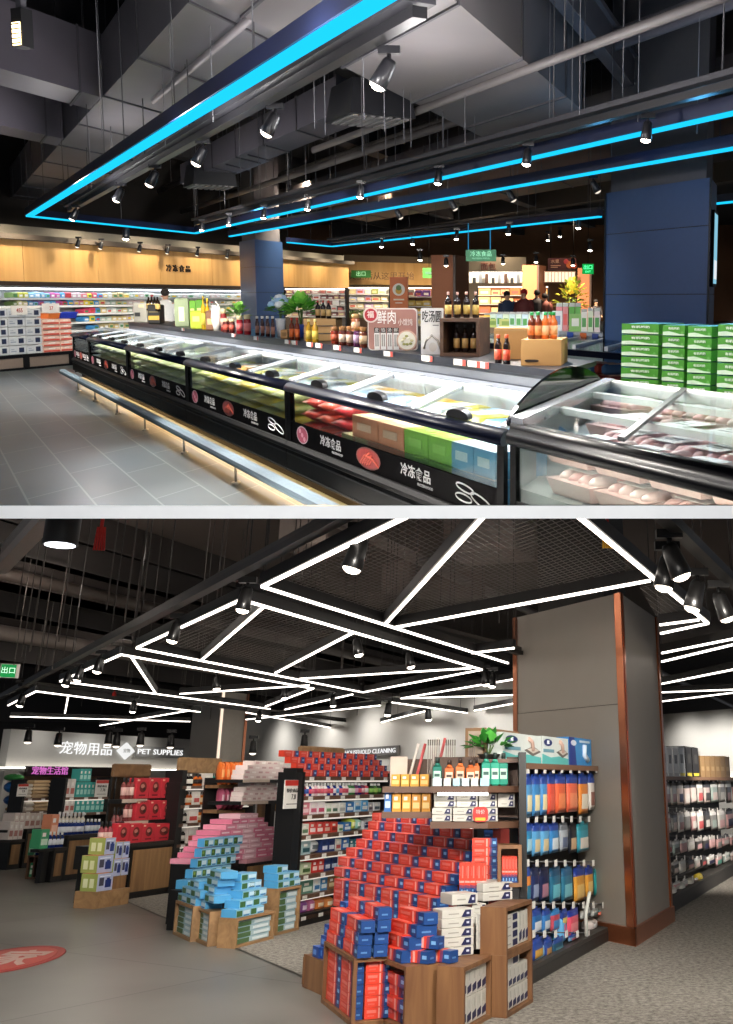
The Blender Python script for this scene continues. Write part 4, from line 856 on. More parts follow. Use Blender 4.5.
def stack(x0, x1, yt, yb, n, b, cn):
    a = GF.on(x0, b, .6); P = GF.P(a, b, 0); s = UP.sc(GF.P(a, b, .8)); zt_ = GF.pb(x0, yt, b).z; zb_ = GF.pb(x0, yb, b).z; h = (zt_ - zb_) / n
    w = None
    e = Vector((math.cos(rzg), math.sin(rzg), 0)); lo, hi = .1, 4
    for _ in range(30):
        w = (lo + hi) / 2
        if UP.pix(P + e * w + Vector((0, 0, zt_)))[0] > x1: hi = w
        else: lo = w
    k0 = 0; z = zt_ - n * h
    while z > h * .2: z -= h; k0 += 1
    m = MB(); m.box(.02, .02, 0, w - .02, .46, z, M('8a6a42', .7)); m.box(.02, .0, z * .2, w - .02, .02, z * .4, M('7a5c38', .7)) if z > .03 else None
    if z > .02: one(UP, 'pallet_block', m, f'wooden block under the {cn} milk carton stack', 'pallet', P, rzg)
    for k in range(n + k0): milk_case(P + Vector((0, 0, z + k * h)), w, h - .008, .48, rzg, f'green milk carton, {ORD[n + k0 - 1 - k]} from the top of the {cn} stack')
stack(620.5, 659, 322.5, 388, 6, .10, 'leftmost'); stack(661, 685, 324, 392, 6, .12, 'second'); stack(686, 712, 325, 396, 6, .12, 'third'); stack(715.5, 748, 323, 400, 6, .0, 'rightmost')

# ------------------------------------------------------------------ people
def person(P, h, rz, lbl, coat, hair, skin='c99a7c', cap=None, arms='down'):
    t = thing(UP, 'person', lbl, 'person', P, rz); k = h / 1.7
    J = {'pel': (0, 0, .95, .13), 'chest': (0, 0, 1.25, .15), 'neckb': (0, 0, 1.42, .07), 'head0': (0, -.01, 1.50, .062), 'head': (0, -.02, 1.60, .095), 'top': (0, -.01, 1.68, .06)}
    E_ = [('pel', 'chest'), ('chest', 'neckb'), ('neckb', 'head0'), ('head0', 'head'), ('head', 'top')]
    for sx, n in ((-1, 'l'), (1, 'r')):
        J['hip' + n] = (sx * .1, 0, .88, .10); J['knee' + n] = (sx * .11, -.02, .48, .065); J['ank' + n] = (sx * .11, .02, .09, .045); J['toe' + n] = (sx * .12, -.14, .04, .04)
        J['sh' + n] = (sx * .19, 0, 1.36, .06); J['el' + n] = (sx * .25, -.02, 1.08, .045); J['wr' + n] = (sx * .22, -.2, .95, .034); J['hd' + n] = (sx * .19, -.29, .97, .036)
        E_ += [('pel', 'hip' + n), ('hip' + n, 'knee' + n), ('knee' + n, 'ank' + n), ('ank' + n, 'toe' + n), ('chest', 'sh' + n), ('sh' + n, 'el' + n), ('el' + n, 'wr' + n), ('wr' + n, 'hd' + n)]
        for q, (dx, dz) in enumerate(((-.03, .012), (-.01, .02), (.01, .018), (.028, .008))): J[f'f{q}{n}'] = (sx * .17 + dx, -.37 + abs(dx), .955 + dz - .02, .010); E_.append(('hd' + n, f'f{q}{n}'))
    ks = list(J); me = bpy.data.meshes.new('body'); me.from_pydata([tuple(c * k for c in J[q][:3]) for q in ks], [(ks.index(a), ks.index(b)) for a, b in E_], [])
    o = bpy.data.objects.new('body', me); COL.objects.link(o); o.parent = t
    sm_ = o.modifiers.new('skin', 'SKIN')
    for i, q in enumerate(ks): me.skin_vertices[0].data[i].radius = (J[q][3] * k,) * 2; me.skin_vertices[0].data[i].use_root = (q == 'pel')
    o.modifiers.new('smooth', 'SUBSURF').levels = 1; o.modifiers['smooth'].render_levels = 2; me.materials.append(M(skin, .55))
    cm = M(coat, .7, bump=.1); m = MB(lambda p: Vector(p) * k)
    m.lathe([(.24, .62), (.22, .95), (.205, 1.1), (.22, 1.28), (.19, 1.38), (.09, 1.45), (.075, 1.46)], cm, n=18, squash=.72)
    for sx in (-1, 1): m.tube([(sx * .17, 0, 1.37), (sx * .2, 0, 1.34), (sx * .255, -.02, 1.08), (sx * .225, -.18, .96)], [.085, .085, .065, .05], cm, 12)
    part(t, 'coat', m)
    m = MB(lambda p: Vector(p) * k)
    for sx in (-1, 1): m.tube([(sx * .1, 0, .92), (sx * .11, -.02, .48), (sx * .11, .01, .1)], [.125, .085, .07], M('24262e', .8), 12)
    part(t, 'trousers', m)
    m = MB(lambda p: Vector(p) * k); m.ball((0, .012, 1.635), .107, .115, .105, M(cap or hair, .8), 14, 9); part(t, 'cap' if cap else 'hair', m)
    m = MB(lambda p: Vector(p) * k); m.ball((0, -.118, 1.585), .012, .016, .02, M(skin, .5), 8, 5); m.ball((-.034, -.1, 1.61), .012, .008, .008, M('2a1c18', .3), 8, 4); m.ball((.034, -.1, 1.61), .012, .008, .008, M('2a1c18', .3), 8, 4); m.ball((0, -.104, 1.545), .024, .008, .006, M('9a5a50', .5), 8, 4); part(t, 'face', m)
    return t
def stand(x, y_head, dist, lbl, **kw):
    P = UP.py(x, y_head, dist); person(Vector((P.x, P.y, 0)), P.z, kw.pop('rz', 0), lbl, **kw)
stand(165, 289.5, 27.0, 'person in a white coat with dark hair behind the far ledge', coat='e8e8e6', hair='2a2220', rz=PI)

# ------------------------------------------------------------------ second island with milk shelf, beyond the first
P = UP.pz(545, 298 + .185 * 625, 0); S2 = Fr(UP, P, -uA, vA); bq2 = S2.loc(UP.pz(545, 298 + .15 * 625, 0)).y
x0, x1 = S2.on(470, 0, .5), S2.on(640, 0, .5); O = S2.P(x0, 0, 0); T = local(S2, O)
t = thing(UP, 'far_freezer', 'second freezer island seen between the ledge end and the big pillar', 'freezer', O)
m = MB(T); m.box(x0, 0, 0, x1, bq2 + .9, .42, BLK); m.box(x0, -.03, .84, x1, .06, .92, NAVY); m.box(x0, .02, .42, x1, .06, .45, M('c8ccd0', .5)); part(t, 'cabinet', m)
m = MB(T); m.box(x0, 0, .45, x1, .01, .84, glass); part(t, 'front_glass', m)
m = MB(T); m.hexa([(x0, .06, .92), (x1, .06, .92), (x1, bq2, .98), (x0, bq2, .98), (x0, .06, .93), (x1, .06, .93), (x1, bq2, .99), (x0, bq2, .99)], lidglass)
for k in range(7):
    q = x0 + (x1 - x0) * k / 6; m.box(q - .04, .06, .93, q + .04, bq2, .985, M('d8dce0', .4))
part(t, 'lids', m)
m = MB(T); m.box(x0, bq2, .45, x1, bq2 + .04, 1.0, M('dfe3e6', .4)); m.box(x0, bq2 - .05, 1.0, x1, bq2 + .9, 1.05, M('aab0b8', .4)); part(t, 'ledge', m)
for k, x in enumerate((553, 567, 580, 592)):
    q = S2.on(x, bq2 - .06, 1.0); m = MB(T); w = 11 / S2.sc(q, bq2, 1); m.box(q, bq2 - .065, .955, q + w, bq2 - .05, 1.045, M(['d8dcea', '3a5ab8', 'c86a3a', '3a4a8a'][k], .5)); part(t, 'price_tag', m)
for r in range(2):
    for k in range(8):
        x = 552 + 7 * k; q = S2.on(x, .2, .55); w = 6.2 / S2.sc(q, .2, .55); m = MB(); m.box(0, 0, 0, w, .35, .14, M(['8a2a24', 'a8382c', 'b85a4a', '7a2420', '4a6a9a', 'c87868'][(k * 3 + r) % 6], .4), bevel=.03); m.box(w * .2, .08, .13, w * .8, .27, .145, M('d8a090', .5))
        one(UP, 'meat_pack', m, f'red meat pack in the second island, {ORD[k]} from left, {"lower" if r == 0 else "upper"} layer', 'meat pack', S2.P(q, .2, .46 + .15 * r), RI, group='meat packs in the second island')
specs = [(484, 490, 313, 'f0c83a', 0)] + [(490 + 6.4 * k, 496 + 6.4 * k, 312, ['d8ecdc', 'cfe6f0', 'dfeed8', 'd2e8ea'][k % 4], 1) for k in range(11)] + [(556, 562, 303, 'd88a90', 2), (562.5, 568, 303, 'd88a90', 2), (569, 574.5, 303, '5fae4a', 3), (575, 580.5, 303, '6ab858', 3), (581, 587, 309, 'e6e6e0', 4), (587.5, 593, 308, 'd8e6d0', 4), (594, 600, 308, 'e8dcdc', 4)]
for k, (xa, xb, yt, c, ty) in enumerate(specs):
    q = S2.on(xa, bq2 + .25, 1.05); P = S2.P(q, bq2 + .25, 1.051); s = UP.sc(P); h = (UP.pix(P)[1] - yt) / s; w = (xb - xa) / s * 1.0
    m = MB(); rz = -.1; m.box(0, 0, 0, w * .98, .22, h * .86, M(c, .5)); m.prism([(0, h * .86), (.22, h * .86), (.11, h)], 0, w * .98, M('eef2ee', .5)); m.box(w * .15, -.004, h * .2, w * .82, .01, h * .6, M(['d83a2a', '4a9a4a', 'd85a5a', 'e8f0e0', '5aa05a'][ty], .5))
    one(UP, 'milk_pack', m, f'gable-top drink pack on the second island ledge, {ORD[k]} from the left', 'drink pack', P, rz, group='drink packs on the second island')
for k, (xa, xb, yt, yb) in enumerate(((487, 498, 319, 327), (499, 512, 319, 327), (552, 562, 311, 327), (569, 581, 314, 327))):
    q = S2.on(xa, bq2 + .05, 1.05); P = S2.P(q, bq2 + .06, 1.051); s = UP.sc(P); h = (UP.pix(P)[1] - yt) / s; w = (xb - xa) / s; m = MB(); m.box(0, 0, 0, w, .18, h, M(['b8cc6a', 'c8d078', 'e4e6ea', '8ac06a'][k], .5)); m.box(w * .2, -.004, h * .3, w * .8, .01, h * .75, M(['7aa040', '88a848', '7a8ab8', 'f0f4e8'][k], .5))
    one(UP, 'drink_carton', m, f'boxed drinks in front of the drink packs, {ORD[k]} from the left', 'carton', P, -.1, group='boxed drinks on the second island')

# ------------------------------------------------------------------ far background
# second stretch of timber fascia with a bay below, then a lighter bay
def bay(x0, x1, dist0, dist1, yt, yb, c, nm):
    A_, B_ = UP.py(x0, 298, dist0), UP.py(x1, 298, dist1); zt_, zb_ = UP.py(x0, yt, dist0).z, UP.py(x0, yb, dist0).z; d = B_ - A_; m = MB(); L = d.length; k = 0
    while k < L: m.box(k, 0, zb_, min(k + 3, L) - .02, .2, zt_, c); k += 3
    m.box(0, .2, 0, L, .4, zt_ + .3, M('6a5a48', .8)); o = struct(UP, nm, m); place(o, UP, (A_.x, A_.y, 0), math.atan2(d.y, d.x)); return A_, B_, zt_, zb_
A_, B_, zt_, zb_ = bay(346, 440, 44, 47, 261.5, 284.5, veneer, 'wall_far')
mk = MB(); mk.text('鲜美生活从这里开始', .35, (0, 0, 0), (1, 0, 0), (0, 0, 1), M('6a4a2c', .6), width=3.2, bold=.0, lift=.02); P = UP.py(377, 276.5, 43.8); one(UP, 'wall_lettering', mk, 'row of small dark characters on the far timber fascia', 'sign', P, .06)
P = UP.py(361, 274, 43.6); mk = MB(); mk.box(-.42, 0, -.16, .42, .08, .16, M('3f8a3a', .5)); mk.text('出口', .22, (0, -.01, 0), (1, 0, 0), (0, 0, 1), EM('b8f0b0', 1.2), lift=.01); one(UP, 'hanging_sign', mk, 'small green sign in front of the far timber fascia', 'sign', P)
P = UP.py(429, 273, 40); mk = MB(); mk.box(-.25, 0, -.2, .25, .08, .2, M('3f8a3a', .5)); mk.box(-.15, -.01, -.05, .15, .0, .05, EM('b8f0b0', 1.0)); mk.tube([(0, .04, .2), (0, .04, 2.5)], .012, BLK, 5); one(UP, 'hanging_sign', mk, 'tiny green sign hanging left of the terracotta pillar', 'sign', P)
# far shelving under that fascia
def far_shelf(x0, x1, dist, ytop, ybot, n, cols, lbl, unit, cw, seed, back='cfc8c0'):
    A_, B_ = UP.py(x0, 298, dist), UP.py(x1, 298, dist); L = B_.x - A_.x; zt_ = UP.py(x0, ytop, dist).z; zb_ = UP.py(x0, ybot, dist).z; O = Vector((A_.x, A_.y, 0)); t = thing(UP, 'far_shelving', lbl, 'shelving', O)
    m = MB(); m.box(0, .5, 0, L, .55, zt_, M(back, .6)); m.box(-.05, 0, 0, 0, .55, zt_, BLK2); m.box(L, 0, 0, L + .05, .55, zt_, BLK2); m.box(0, 0, 0, L, .5, max(.05, zb_ - .06), M('4a4038', .6)); part(t, 'back_panel', m); rn = random.Random(seed); dz = (zt_ - zb_) / n
    m = MB(); m.box(0, .05, zt_ - .06, L, .12, zt_ - .02, EM('fff0dc', 4)); part(t, 'light_strip', m)
    for r in range(n):
        z = zb_ + dz * r; m = MB(); m.box(0, 0, z - .04, L, .5, z, M('d4cec6', .5)); part(t, 'shelf', m); k, q = 0, .02
        while q < L - cw * .6:
            w = min(cw * rn.uniform(.8, 1.2), L - q); h = dz * rn.uniform(.55, .82); m = MB(); m.box(0, 0, 0, w * .93, .3, h, M(rn.choice(cols), .5), bevel=.02); m.box(w * .15, -.004, h * .2, w * .75, .01, h * .6, M(rn.choice(['f0ece4', 'e8d8a0', 'c86a5a', 'e4e8e4']), .5))
            one(UP, 'shelf_pack', m, f'small pack on the {unit}, {ORD[min(k, 38)]} from left, {ORD[n - 1 - r]} shelf down', 'pack', O + Vector((q, .06, z + .002)), group='packs on the ' + unit); q += w; k += 1
far_shelf(285, 345, 33, 288, 316, 5, ['d8b0a8', 'e6dcd8', 'b88a84', 'efe6e2', 'a06a68', 'd8d0c8'], 'far chiller shelving right of the small blue pillar', 'far chiller', .22, 31, 'e4dcd8')
far_shelf(348, 389, 40, 287, 322, 5, ['e8e0d0', 'd8c8a0', 'b8bcd8', 'e0e0d8', '9aa860', 'c8b0d0'], 'far shelving left of the orange display', 'shelving left of the orange display', .32, 32, 'e4dcd0')
far_shelf(406, 433, 38, 287, 325, 4, ['d86a4a', '8a5aa0', 'e0c060', 'c84a4a', 'e8e0d0', '6a3a8a'], 'far shelving right of the orange display', 'shelving right of the orange display', .3, 33, '8a5a3a')
far_shelf(478, 548, 46, 286, 322, 4, ['d88a4a', 'e0a860', 'c86a3a', 'e8c890', 'b85a3a'], 'far orange-lit shelving behind the shoppers', 'orange-lit far shelving', .5, 34, '9a5a34')
# orange display stand with round logo
P = UP.pz(398, 330, 0); P = UP.py(390, 298, 34); w = 17.5 * 34 / F; zt_, zb_ = UP.py(390, 277, 34).z, 0
t = thing(UP, 'orange_display', 'orange display stand with a white round emblem', 'display stand', Vector((P.x, P.y, 0)))
m = MB(); m.box(0, 0, 0, w, .35, zt_, M('d8702a', .5)); part(t, 'panel', m); m = MB(); disc(m, w / 2, zt_ - .42, .21, -.005, M('f2ead8', .5)); disc(m, w / 2, zt_ - .46, .11, -.008, M('d8a828', .5)); disc(m, w / 2, zt_ - .36, .09, -.01, M('5a7a30', .5)); m.box(w * .2, -.006, zt_ - .78, w * .8, .0, zt_ - .73, M('f2e0c8', .5)); m.box(w * .3, -.006, zt_ - .88, w * .7, .0, zt_ - .85, M('f2e0c8', .5)); part(t, 'emblem', m)
# produce table
P = UP.py(346, 318, 36); t = thing(UP, 'produce_table', 'low produce table with green vegetables left of the dumpling sign', 'table', Vector((P.x, P.y, 0))); w = 38 * 36 / F
m = MB(); m.box(0, 0, 0, w, .8, P.z - .05, M('6a4a30', .6)); m.box(-.03, -.03, P.z - .06, w + .03, .83, P.z, M('8a6a44', .6)); part(t, 'table_body', m)
for k in range(9):
    m = MB(); leafy(m, (0, 0, .05), .14, .16, 26, ['7aa84a', '5f8a38', 'b8c88a', '88b458'], 60 + k, .12); m.ball((0, 0, .06), .1, .1, .07, M('a8bc78', .6), 8, 5); one(UP, 'green_vegetable', m, f'leafy green vegetable heap on the produce table, {ORD[k]} from the left', 'vegetable', Vector((P.x + w * (k + .5) / 9, P.y + .3, P.z)), group='vegetables on the produce table')
# kitchen counter in the lit opening
m = MB(); A_, B_ = UP.py(468, 298, 52), UP.py(526, 298, 52); L = B_.x - A_.x; z0, z1, z2 = UP.py(468, 283, 52).z, UP.py(468, 271, 52).z, UP.py(468, 263, 52).z
t = thing(UP, 'kitchen_front', 'lit kitchen opening with a pale header far behind the terracotta pillars', 'kitchen front', Vector((A_.x, A_.y, 0)))
m.box(0, 0, z1, L, .3, z2 + .3, M('b8a890', .6)); m.box(0, 0, 0, L, .3, z0, M('8a7a68', .6)); m.text('面包', .4, (L * .35, -.01, (z1 + z2) / 2), (1, 0, 0), (0, 0, 1), M('8a2a20', .5), lift=.02); part(t, 'front_wall', m)
m = MB(); m.box(0, 1.8, 0, L, 2.0, z1, M('d8d4cc', .6)); part(t, 'back_wall', m); m = MB(); m.box(.2, .5, z1 - .1, L - .2, 1.2, z1 - .04, EM('fff6e8', 5)); part(t, 'ceiling_light', m)
m = MB()
for k in range(9): m.box(.2 + k * L / 9, 1.2, z0, .2 + k * L / 9 + .18, 1.5, z0 + .3 + .2 * (k % 3), M(['4a4a4a', 'a8a8a8', '6a4a3a'][k % 3], .4))
part(t, 'kitchen_gear', m)
# shoppers
stand(507, 292, 33, 'person with dark hair and blue mask left of the red hat', coat='2a3a5a', hair='1c1a1e', rz=.4); stand(524, 290, 32, 'person wearing a red hat among the far shelves', coat='6a2a2a', hair='3a2a24', cap='a81c24', rz=-.3); stand(537, 290.5, 36, 'person with dark hair right of the red hat', coat='30282a', hair='17120f', rz=PI); stand(545, 294, 36, 'person in a reddish coat at the right of the shoppers', coat='8a4a40', hair='241c1a', rz=2.6)
stand(596, 300, 40, 'person in dark clothes beside the big blue pillar', coat='241e20', hair='181414', rz=.2)
# small tree and hanging signs
P = UP.py(572, 300, 40); plant(UP, Vector((P.x, P.y, 0)), .65, UP.py(572, 280, 40).z, 'leafy golden-green indoor tree left of the big blue pillar', '6a4a34', ['8a9a30', 'a8a83c', '6a7a28', 'c8a83a'], 77, pot_h=.5, L=.3, n=130, name='indoor_tree')
P = UP.py(481, 255.5, 24); t = thing(UP, 'hanging_sign', 'pale green hanging sign on two thin rods', 'sign', P); w, h = .36, .135
m = MB(); m.box(-w, 0, -h, w, .05, h, M('3f9a6a', .5)); part(t, 'panel', m); m = MB(); m.text('冷冻食品', .13, (0, -.004, .03), (1, 0, 0), (0, 0, 1), EM('a8f0c8', 1.2), width=.5, lift=.003); m.text('FROZEN FOOD', .05, (0, -.004, -.07), (1, 0, 0), (0, 0, 1), EM('a8f0c8', 1.0), width=.42, lift=.003); part(t, 'lettering', m)
m = MB()
for q in (-.3, .22): m.tube([(q, .025, h), (q, .025, h + .62)], .012, EM('3aa8e0', .6), 6)  # rods emit blue to imitate the light lines' glow on them
part(t, 'hanger_rods', m)
P = UP.py(588, 269, 34); mk = MB(); mk.box(-.19, 0, -.17, .19, .06, .17, M('0f7a30', .5)); mk.text('出口', .16, (0, -.006, .05), (1, 0, 0), (0, 0, 1), EM('5affa0', 2.5), lift=.004); mk.text('EXIT', .09, (0, -.006, -.09), (1, 0, 0), (0, 0, 1), EM('5affa0', 2.5), lift=.004); mk.box(-.19, -.004, -.17, .19, .001, .17, EM('18b050', .9)); mk.tube([(0, .03, .17), (0, .03, 2.0)], .01, BLK, 5); one(UP, 'exit_sign', mk, 'bright green exit sign left of the big blue pillar', 'sign', P)
P = UP.py(562, 264, 36); w, h = .50, .21; t = thing(UP, 'menu_board', 'dark red hanging board with orange fruit pictures', 'sign', P)
m = MB(); m.box(-w, 0, -h, w, .06, h, M('5a2018', .5)); m.tube([(-w * .8, .03, h), (-w * .8, .03, 1.6)], .012, BLK, 5); m.tube([(w * .8, .03, h), (w * .8, .03, 1.6)], .012, BLK, 5); part(t, 'panel', m)
m = MB(); disc(m, w * .55, -.03, .13, -.004, M('d86a2a', .5)); disc(m, w * .85, -.06, .11, -.006, M('c84a24', .5)); disc(m, w * .3, .08, .09, -.004, M('c83a3a', .5)); m.text('水果', .15, (-w * .5, -.004, .08), (1, 0, 0), (0, 0, 1), M('f0b890', .5), lift=.003); m.box(-w * .8, -.004, -.07, -w * .1, 0, -.04, M('e0a078', .5)); m.box(-w * .8, -.004, -.13, -w * .3, 0, -.10, M('e0a078', .5)); part(t, 'print', m)
P = UP.py(560, 277, 42); mk = MB()
for k in range(9): mk.box(-.62 + .14 * k, 0, -.2, -.62 + .14 * k + .11, .1, .2, EM('ffe4c0', 1.5))
mk.box(-.66, .1, -.24, .66, .16, .24, M('4a3020', .6)); one(UP, 'lattice_light', mk, 'row of glowing warm slats under the dark red board', 'light', P)
# warm light over the far market
for (x, d, e) in ((398, 33.2, 1500), (445, 25, 700), (380, 38, 4500), (420, 34, 2600), (460, 40, 4500), (500, 54, 3000), (540, 58, 3000), (520, 40, 5500), (580, 38, 4500), (320, 31, 2000), (600, 26, 900), (540, 28, 900)):  # first entry is an added lamp to brighten the orange display
    P = UP.py(x, 298, d); lamp(UP, 'SPOT', (P.x, P.y - 2, 5.0), e, (1, .82, .6), .2, (P.x, P.y, .8), 2.2, .9)
# =================================================================== LOWER STOREY: household hall
uB, vB = DN.dir(-160, 780), DN.dir(890, 780)
C0 = Fr(DN, (0, 0, 0), -uB, vB)
CLAD = M('8d867d', .55, var=.05, scale=3)
COPPER = M('b4704e', .3, .8)
BROWN, DARK, BLACK = WOOD('5a4030', '6e5040', 'x', 3), M('1a1817', .5), M('0e0d0d', .45)
OAK, OAKZ = WOOD('8a6a48', 'a8845c', 'x', 4, .5), WOOD('7d5c3c', '9c7850', 'z', 4, .5)
CRATE = WOOD('6e4a30', '86603e', 'z', 5, .5)
# ---- floor, carpet, decal
def carpet_mat():
    m = bpy.data.materials.new('carpet_speckle'); m.use_nodes = True; N, L = m.node_tree.nodes, m.node_tree.links; b = N['Principled BSDF']; tc = N.new('ShaderNodeTexCoord')
    nz = N.new('ShaderNodeTexNoise'); nz.inputs['Scale'].default_value = 22; nz.inputs['Detail'].default_value = 8; nz.inputs['Roughness'].default_value = .8; L.new(tc.outputs['Object'], nz.inputs['Vector'])
    cr = N.new('ShaderNodeValToRGB'); cr.color_ramp.elements[0].position = .36; cr.color_ramp.elements[1].position = .66; cr.color_ramp.elements[0].color = lin('4e4a44') + [1]; cr.color_ramp.elements[1].color = lin('a8a298') + [1]
    L.new(nz.outputs['Fac'], cr.inputs[0]); L.new(cr.outputs[0], b.inputs['Base Color']); b.inputs['Roughness'].default_value = .95
    bp = N.new('ShaderNodeBump'); bp.inputs['Strength'].default_value = .4; L.new(nz.outputs['Fac'], bp.inputs['Height']); L.new(bp.outputs['Normal'], b.inputs['Normal']); return m
def stone_mat():
    m = bpy.data.materials.new('stone_tiles'); m.use_nodes = True; N, L = m.node_tree.nodes, m.node_tree.links; b = N['Principled BSDF']; tc = N.new('ShaderNodeTexCoord')
    mp = N.new('ShaderNodeMapping'); mp.inputs['Rotation'].default_value = (0, 0, .55); br = N.new('ShaderNodeTexBrick'); L.new(tc.outputs['Object'], mp.inputs[0]); L.new(mp.outputs[0], br.inputs['Vector'])
    br.inputs['Color1'].default_value = lin('827f78') + [1]; br.inputs['Color2'].default_value = lin('7c7972') + [1]; br.inputs['Mortar'].default_value = lin('5c5954') + [1]; br.inputs['Scale'].default_value = 1; br.inputs['Brick Width'].default_value = 2.4; br.inputs['Row Height'].default_value = 2.4; br.inputs['Mortar Size'].default_value = .008; br.offset = 0
    nz = N.new('ShaderNodeTexNoise'); nz.inputs['Scale'].default_value = .9; nz.inputs['Detail'].default_value = 5; L.new(tc.outputs['Object'], nz.inputs['Vector'])
    mx = N.new('ShaderNodeMix'); mx.data_type = 'RGBA'; mx.blend_type = 'MULTIPLY'; mx.inputs[0].default_value = .35; L.new(br.outputs['Color'], mx.inputs[6]); L.new(nz.outputs['Fac'], mx.inputs[7]); mx2 = N.new('ShaderNodeMix')
    L.new(mx.outputs[2], b.inputs['Base Color']); b.inputs['Roughness'].default_value = .38; return m
m = MB(); m.face([(-40, 4.5, 0), (20, 4.5, 0), (20, 75, 0), (-40, 75, 0)], stone_mat()); struct(DN, 'floor', m)
cp0 = C0.loc(DN.pz(303, 977)); bc = cp0.y; far = C0.loc(DN.pz(60, 888))
m = MB(lambda p: C0.P(*p)); m.face([(far.x, bc, .004), (14, bc, .004), (14, 40, .004), (far.x, 40, .004)], carpet_mat()); m.face([(far.x, bc - .02, .006), (14, bc - .02, .006), (14, bc + .02, .006), (far.x, bc + .02, .006)], M('4a463f', .6)); struct(DN, 'floor_carpet', m)
P = DN.pz(7, 960); m = MB(lambda p: Vector((p[0] * .44, p[1] * .85, p[2]))); m.lathe([(1.0, .003), (.98, .006)], M('a03028', .5), n=40); m.lathe([(.86, .0065), (.84, .008)], M('b84a3e', .5), n=40); m.text('家', 1.1, (.1, 0, .0095), (1, 0, 0), (0, 1, 0), M('c8a89c', .5), bold=.02, lift=.001)
one(DN, 'floor_decal', m, 'round red sticker on the grey floor at the lower left', 'floor sticker', (P.x, P.y, 0))

# ---- walls
WALLW = M('cfccc6', .7, var=.03)
def wall_line(nm, x0, x1, yg, d, yt, ybot_cove=None, thick=.3, base=None):
    A_ = DN.pz(x0, yg); f = ortho(DN, A_, d); a1 = f.on(x1, 0, 1.6); zt = f.pb(x0, yt, 0).z; m = MB(local(f, A_)); s = 1 if a1 > 0 else -1
    m.box(min(0, a1), 0, 0, max(0, a1), thick, zt, WALLW); struct(DN, nm, m, A_); return f, a1, zt
WL, a1L, ztL = wall_line('wall_left', -6, 230, 838, vB, 728)
WB, a1B, ztB = wall_line('wall_back', 225, 560, 829, -uB, 722)
WR, a1R, ztR = wall_line('wall_right', 640, 760, 832, -uB, 716)
m = MB(); m.box(-40, 74, 0, 24, 74.3, 5.6, M('3a3633', .8)); struct(DN, 'wall_far', m)
# signs on the walls
def lit_sign(f, x, y, body, hpx, wpx, label, b=-.12, plate=None, em=1.15):
    q = f.pb(x, y, b); P = f.P(q.x, b, 0); s = DN.sc(f.P(q.x, b, q.z)); h = hpx / s; a0, a1 = f.pb(x - wpx / 2, y, b).x, f.pb(x + wpx / 2, y, b).x; t = thing(DN, 'wall_sign', label, 'sign', (P.x, P.y, q.z), math.atan2(f.u.y, f.u.x)); w = abs(a1 - a0)
    if plate:
        m = MB(); m.box(-w * .54, .02, -h * .75, w * .54, .07, h * .75, M(plate, .6)); part(t, 'plate', m)
    m = MB(); m.text(body, h, (0, 0, 0), (1, 0, 0), (0, 0, 1), EM('ffffff', em), width=w, bold=.0, lift=.006); part(t, 'letters', m); return t
lit_sign(WL, 87, 749.5, '宠物用品', 13, 52, 'white glowing Chinese characters on the left wall, left of the diamond')
lit_sign(WL, 161, 752.5, 'PET SUPPLIES', 7.0, 45, 'glowing PET SUPPLIES letters on the left wall', plate='a8a6a2')
q = WL.pb(126.5, 751, -.12); P = WL.P(q.x, -.12, 0); s = DN.sc(P); r = 8.6 / s; t = thing(DN, 'diamond_sign', 'white glowing diamond sign between the characters and PET SUPPLIES', 'sign', (P.x, P.y, q.z), math.atan2(vB.y, vB.x)); k = 1.55
m = MB(); m.prism([(-r * k, 0), (0, -r * .95), (r * k, 0), (0, r * .95)], 0, .06, EM('f4f4f2', 1.0), ax=1); part(t, 'panel', m); m = MB(); m.text('宠物', r * .5, (0, -.01, 0), (1, 0, 0), (0, 0, 1), M('b8b8b4', .5), width=r * 1.2, lift=.004); part(t, 'letters', m)
lit_sign(WB, 369, 751.8, 'HOUSEHOLD CLEANING', 6.0, 50, 'glowing HOUSEHOLD CLEANING letters on the back wall', plate='6a6763', em=.95)
# glow cove under the left sign wall and along the right wall
for f, xa, xb, y, lb in ((WL, -4, 190, 768, 'white cove light along the foot of the PET SUPPLIES wall panel'), (WR, 662, 735, 777, 'white cove light low on the far right wall')):
    qa, qb = f.on(xa, -.2, 1.7), f.on(xb, -.2, 1.7); z = f.pb(xa, y, -.2).z; m = MB(local(f, f.P(0, -.2, 0))); m.box(min(qa, qb), -.14, z, max(qa, qb), -.10, z + .03, EM('fff8ec', 6)); m.box(min(qa, qb), -.20, z - .08, max(qa, qb), -.02, z - .01, M('b8b4ae', .6)); one(DN, 'cove_light', m, lb, 'light', f.P(0, -.2, 0))

# ---- big clad pillar with copper edges
Cc = DN.pz(634, 946); PB = Fr(DN, Cc, uB, vB); aP = PB.pb(515, 800, 0).x; bP = PB.pa(668, 850, 0).y; zt = 3.62
m = MB(local(PB, Cc)); z1 = PB.pb(600, 706, 0).z
for (p, q) in ((.17, z1), (z1 + .008, zt)): m.box(.09, 0, p, aP - .05, bP, q, CLAD)
m.box(0, .07, .17, .09, bP - .05, zt, CLAD); m.box(.1, .02, 0, aP - .02, bP - .02, zt - .01, M('5c564e', .6)); m.box(.5, .5, zt, aP - .3, bP - .3, 5.5, M('2a2826', .8))
struct(DN, 'pillar', m, Cc)
def trim(f, O, boxes, label):
    m = MB(local(f, O))
    for bx in boxes: m.box(*bx, COPPER)
    return struct(DN, 'trim', m, O)
trim(PB, Cc, [(-.02, -.03, .17, .10, .04, zt), (-.03, .02, .17, .02, .10, zt)], 'copper')
trim(PB, Cc, [(-.03, bP - .07, .17, .04, bP + .03, zt)], 'copper'); trim(PB, Cc, [(aP - .07, -.03, .17, aP + .02, .05, zt)], 'copper')
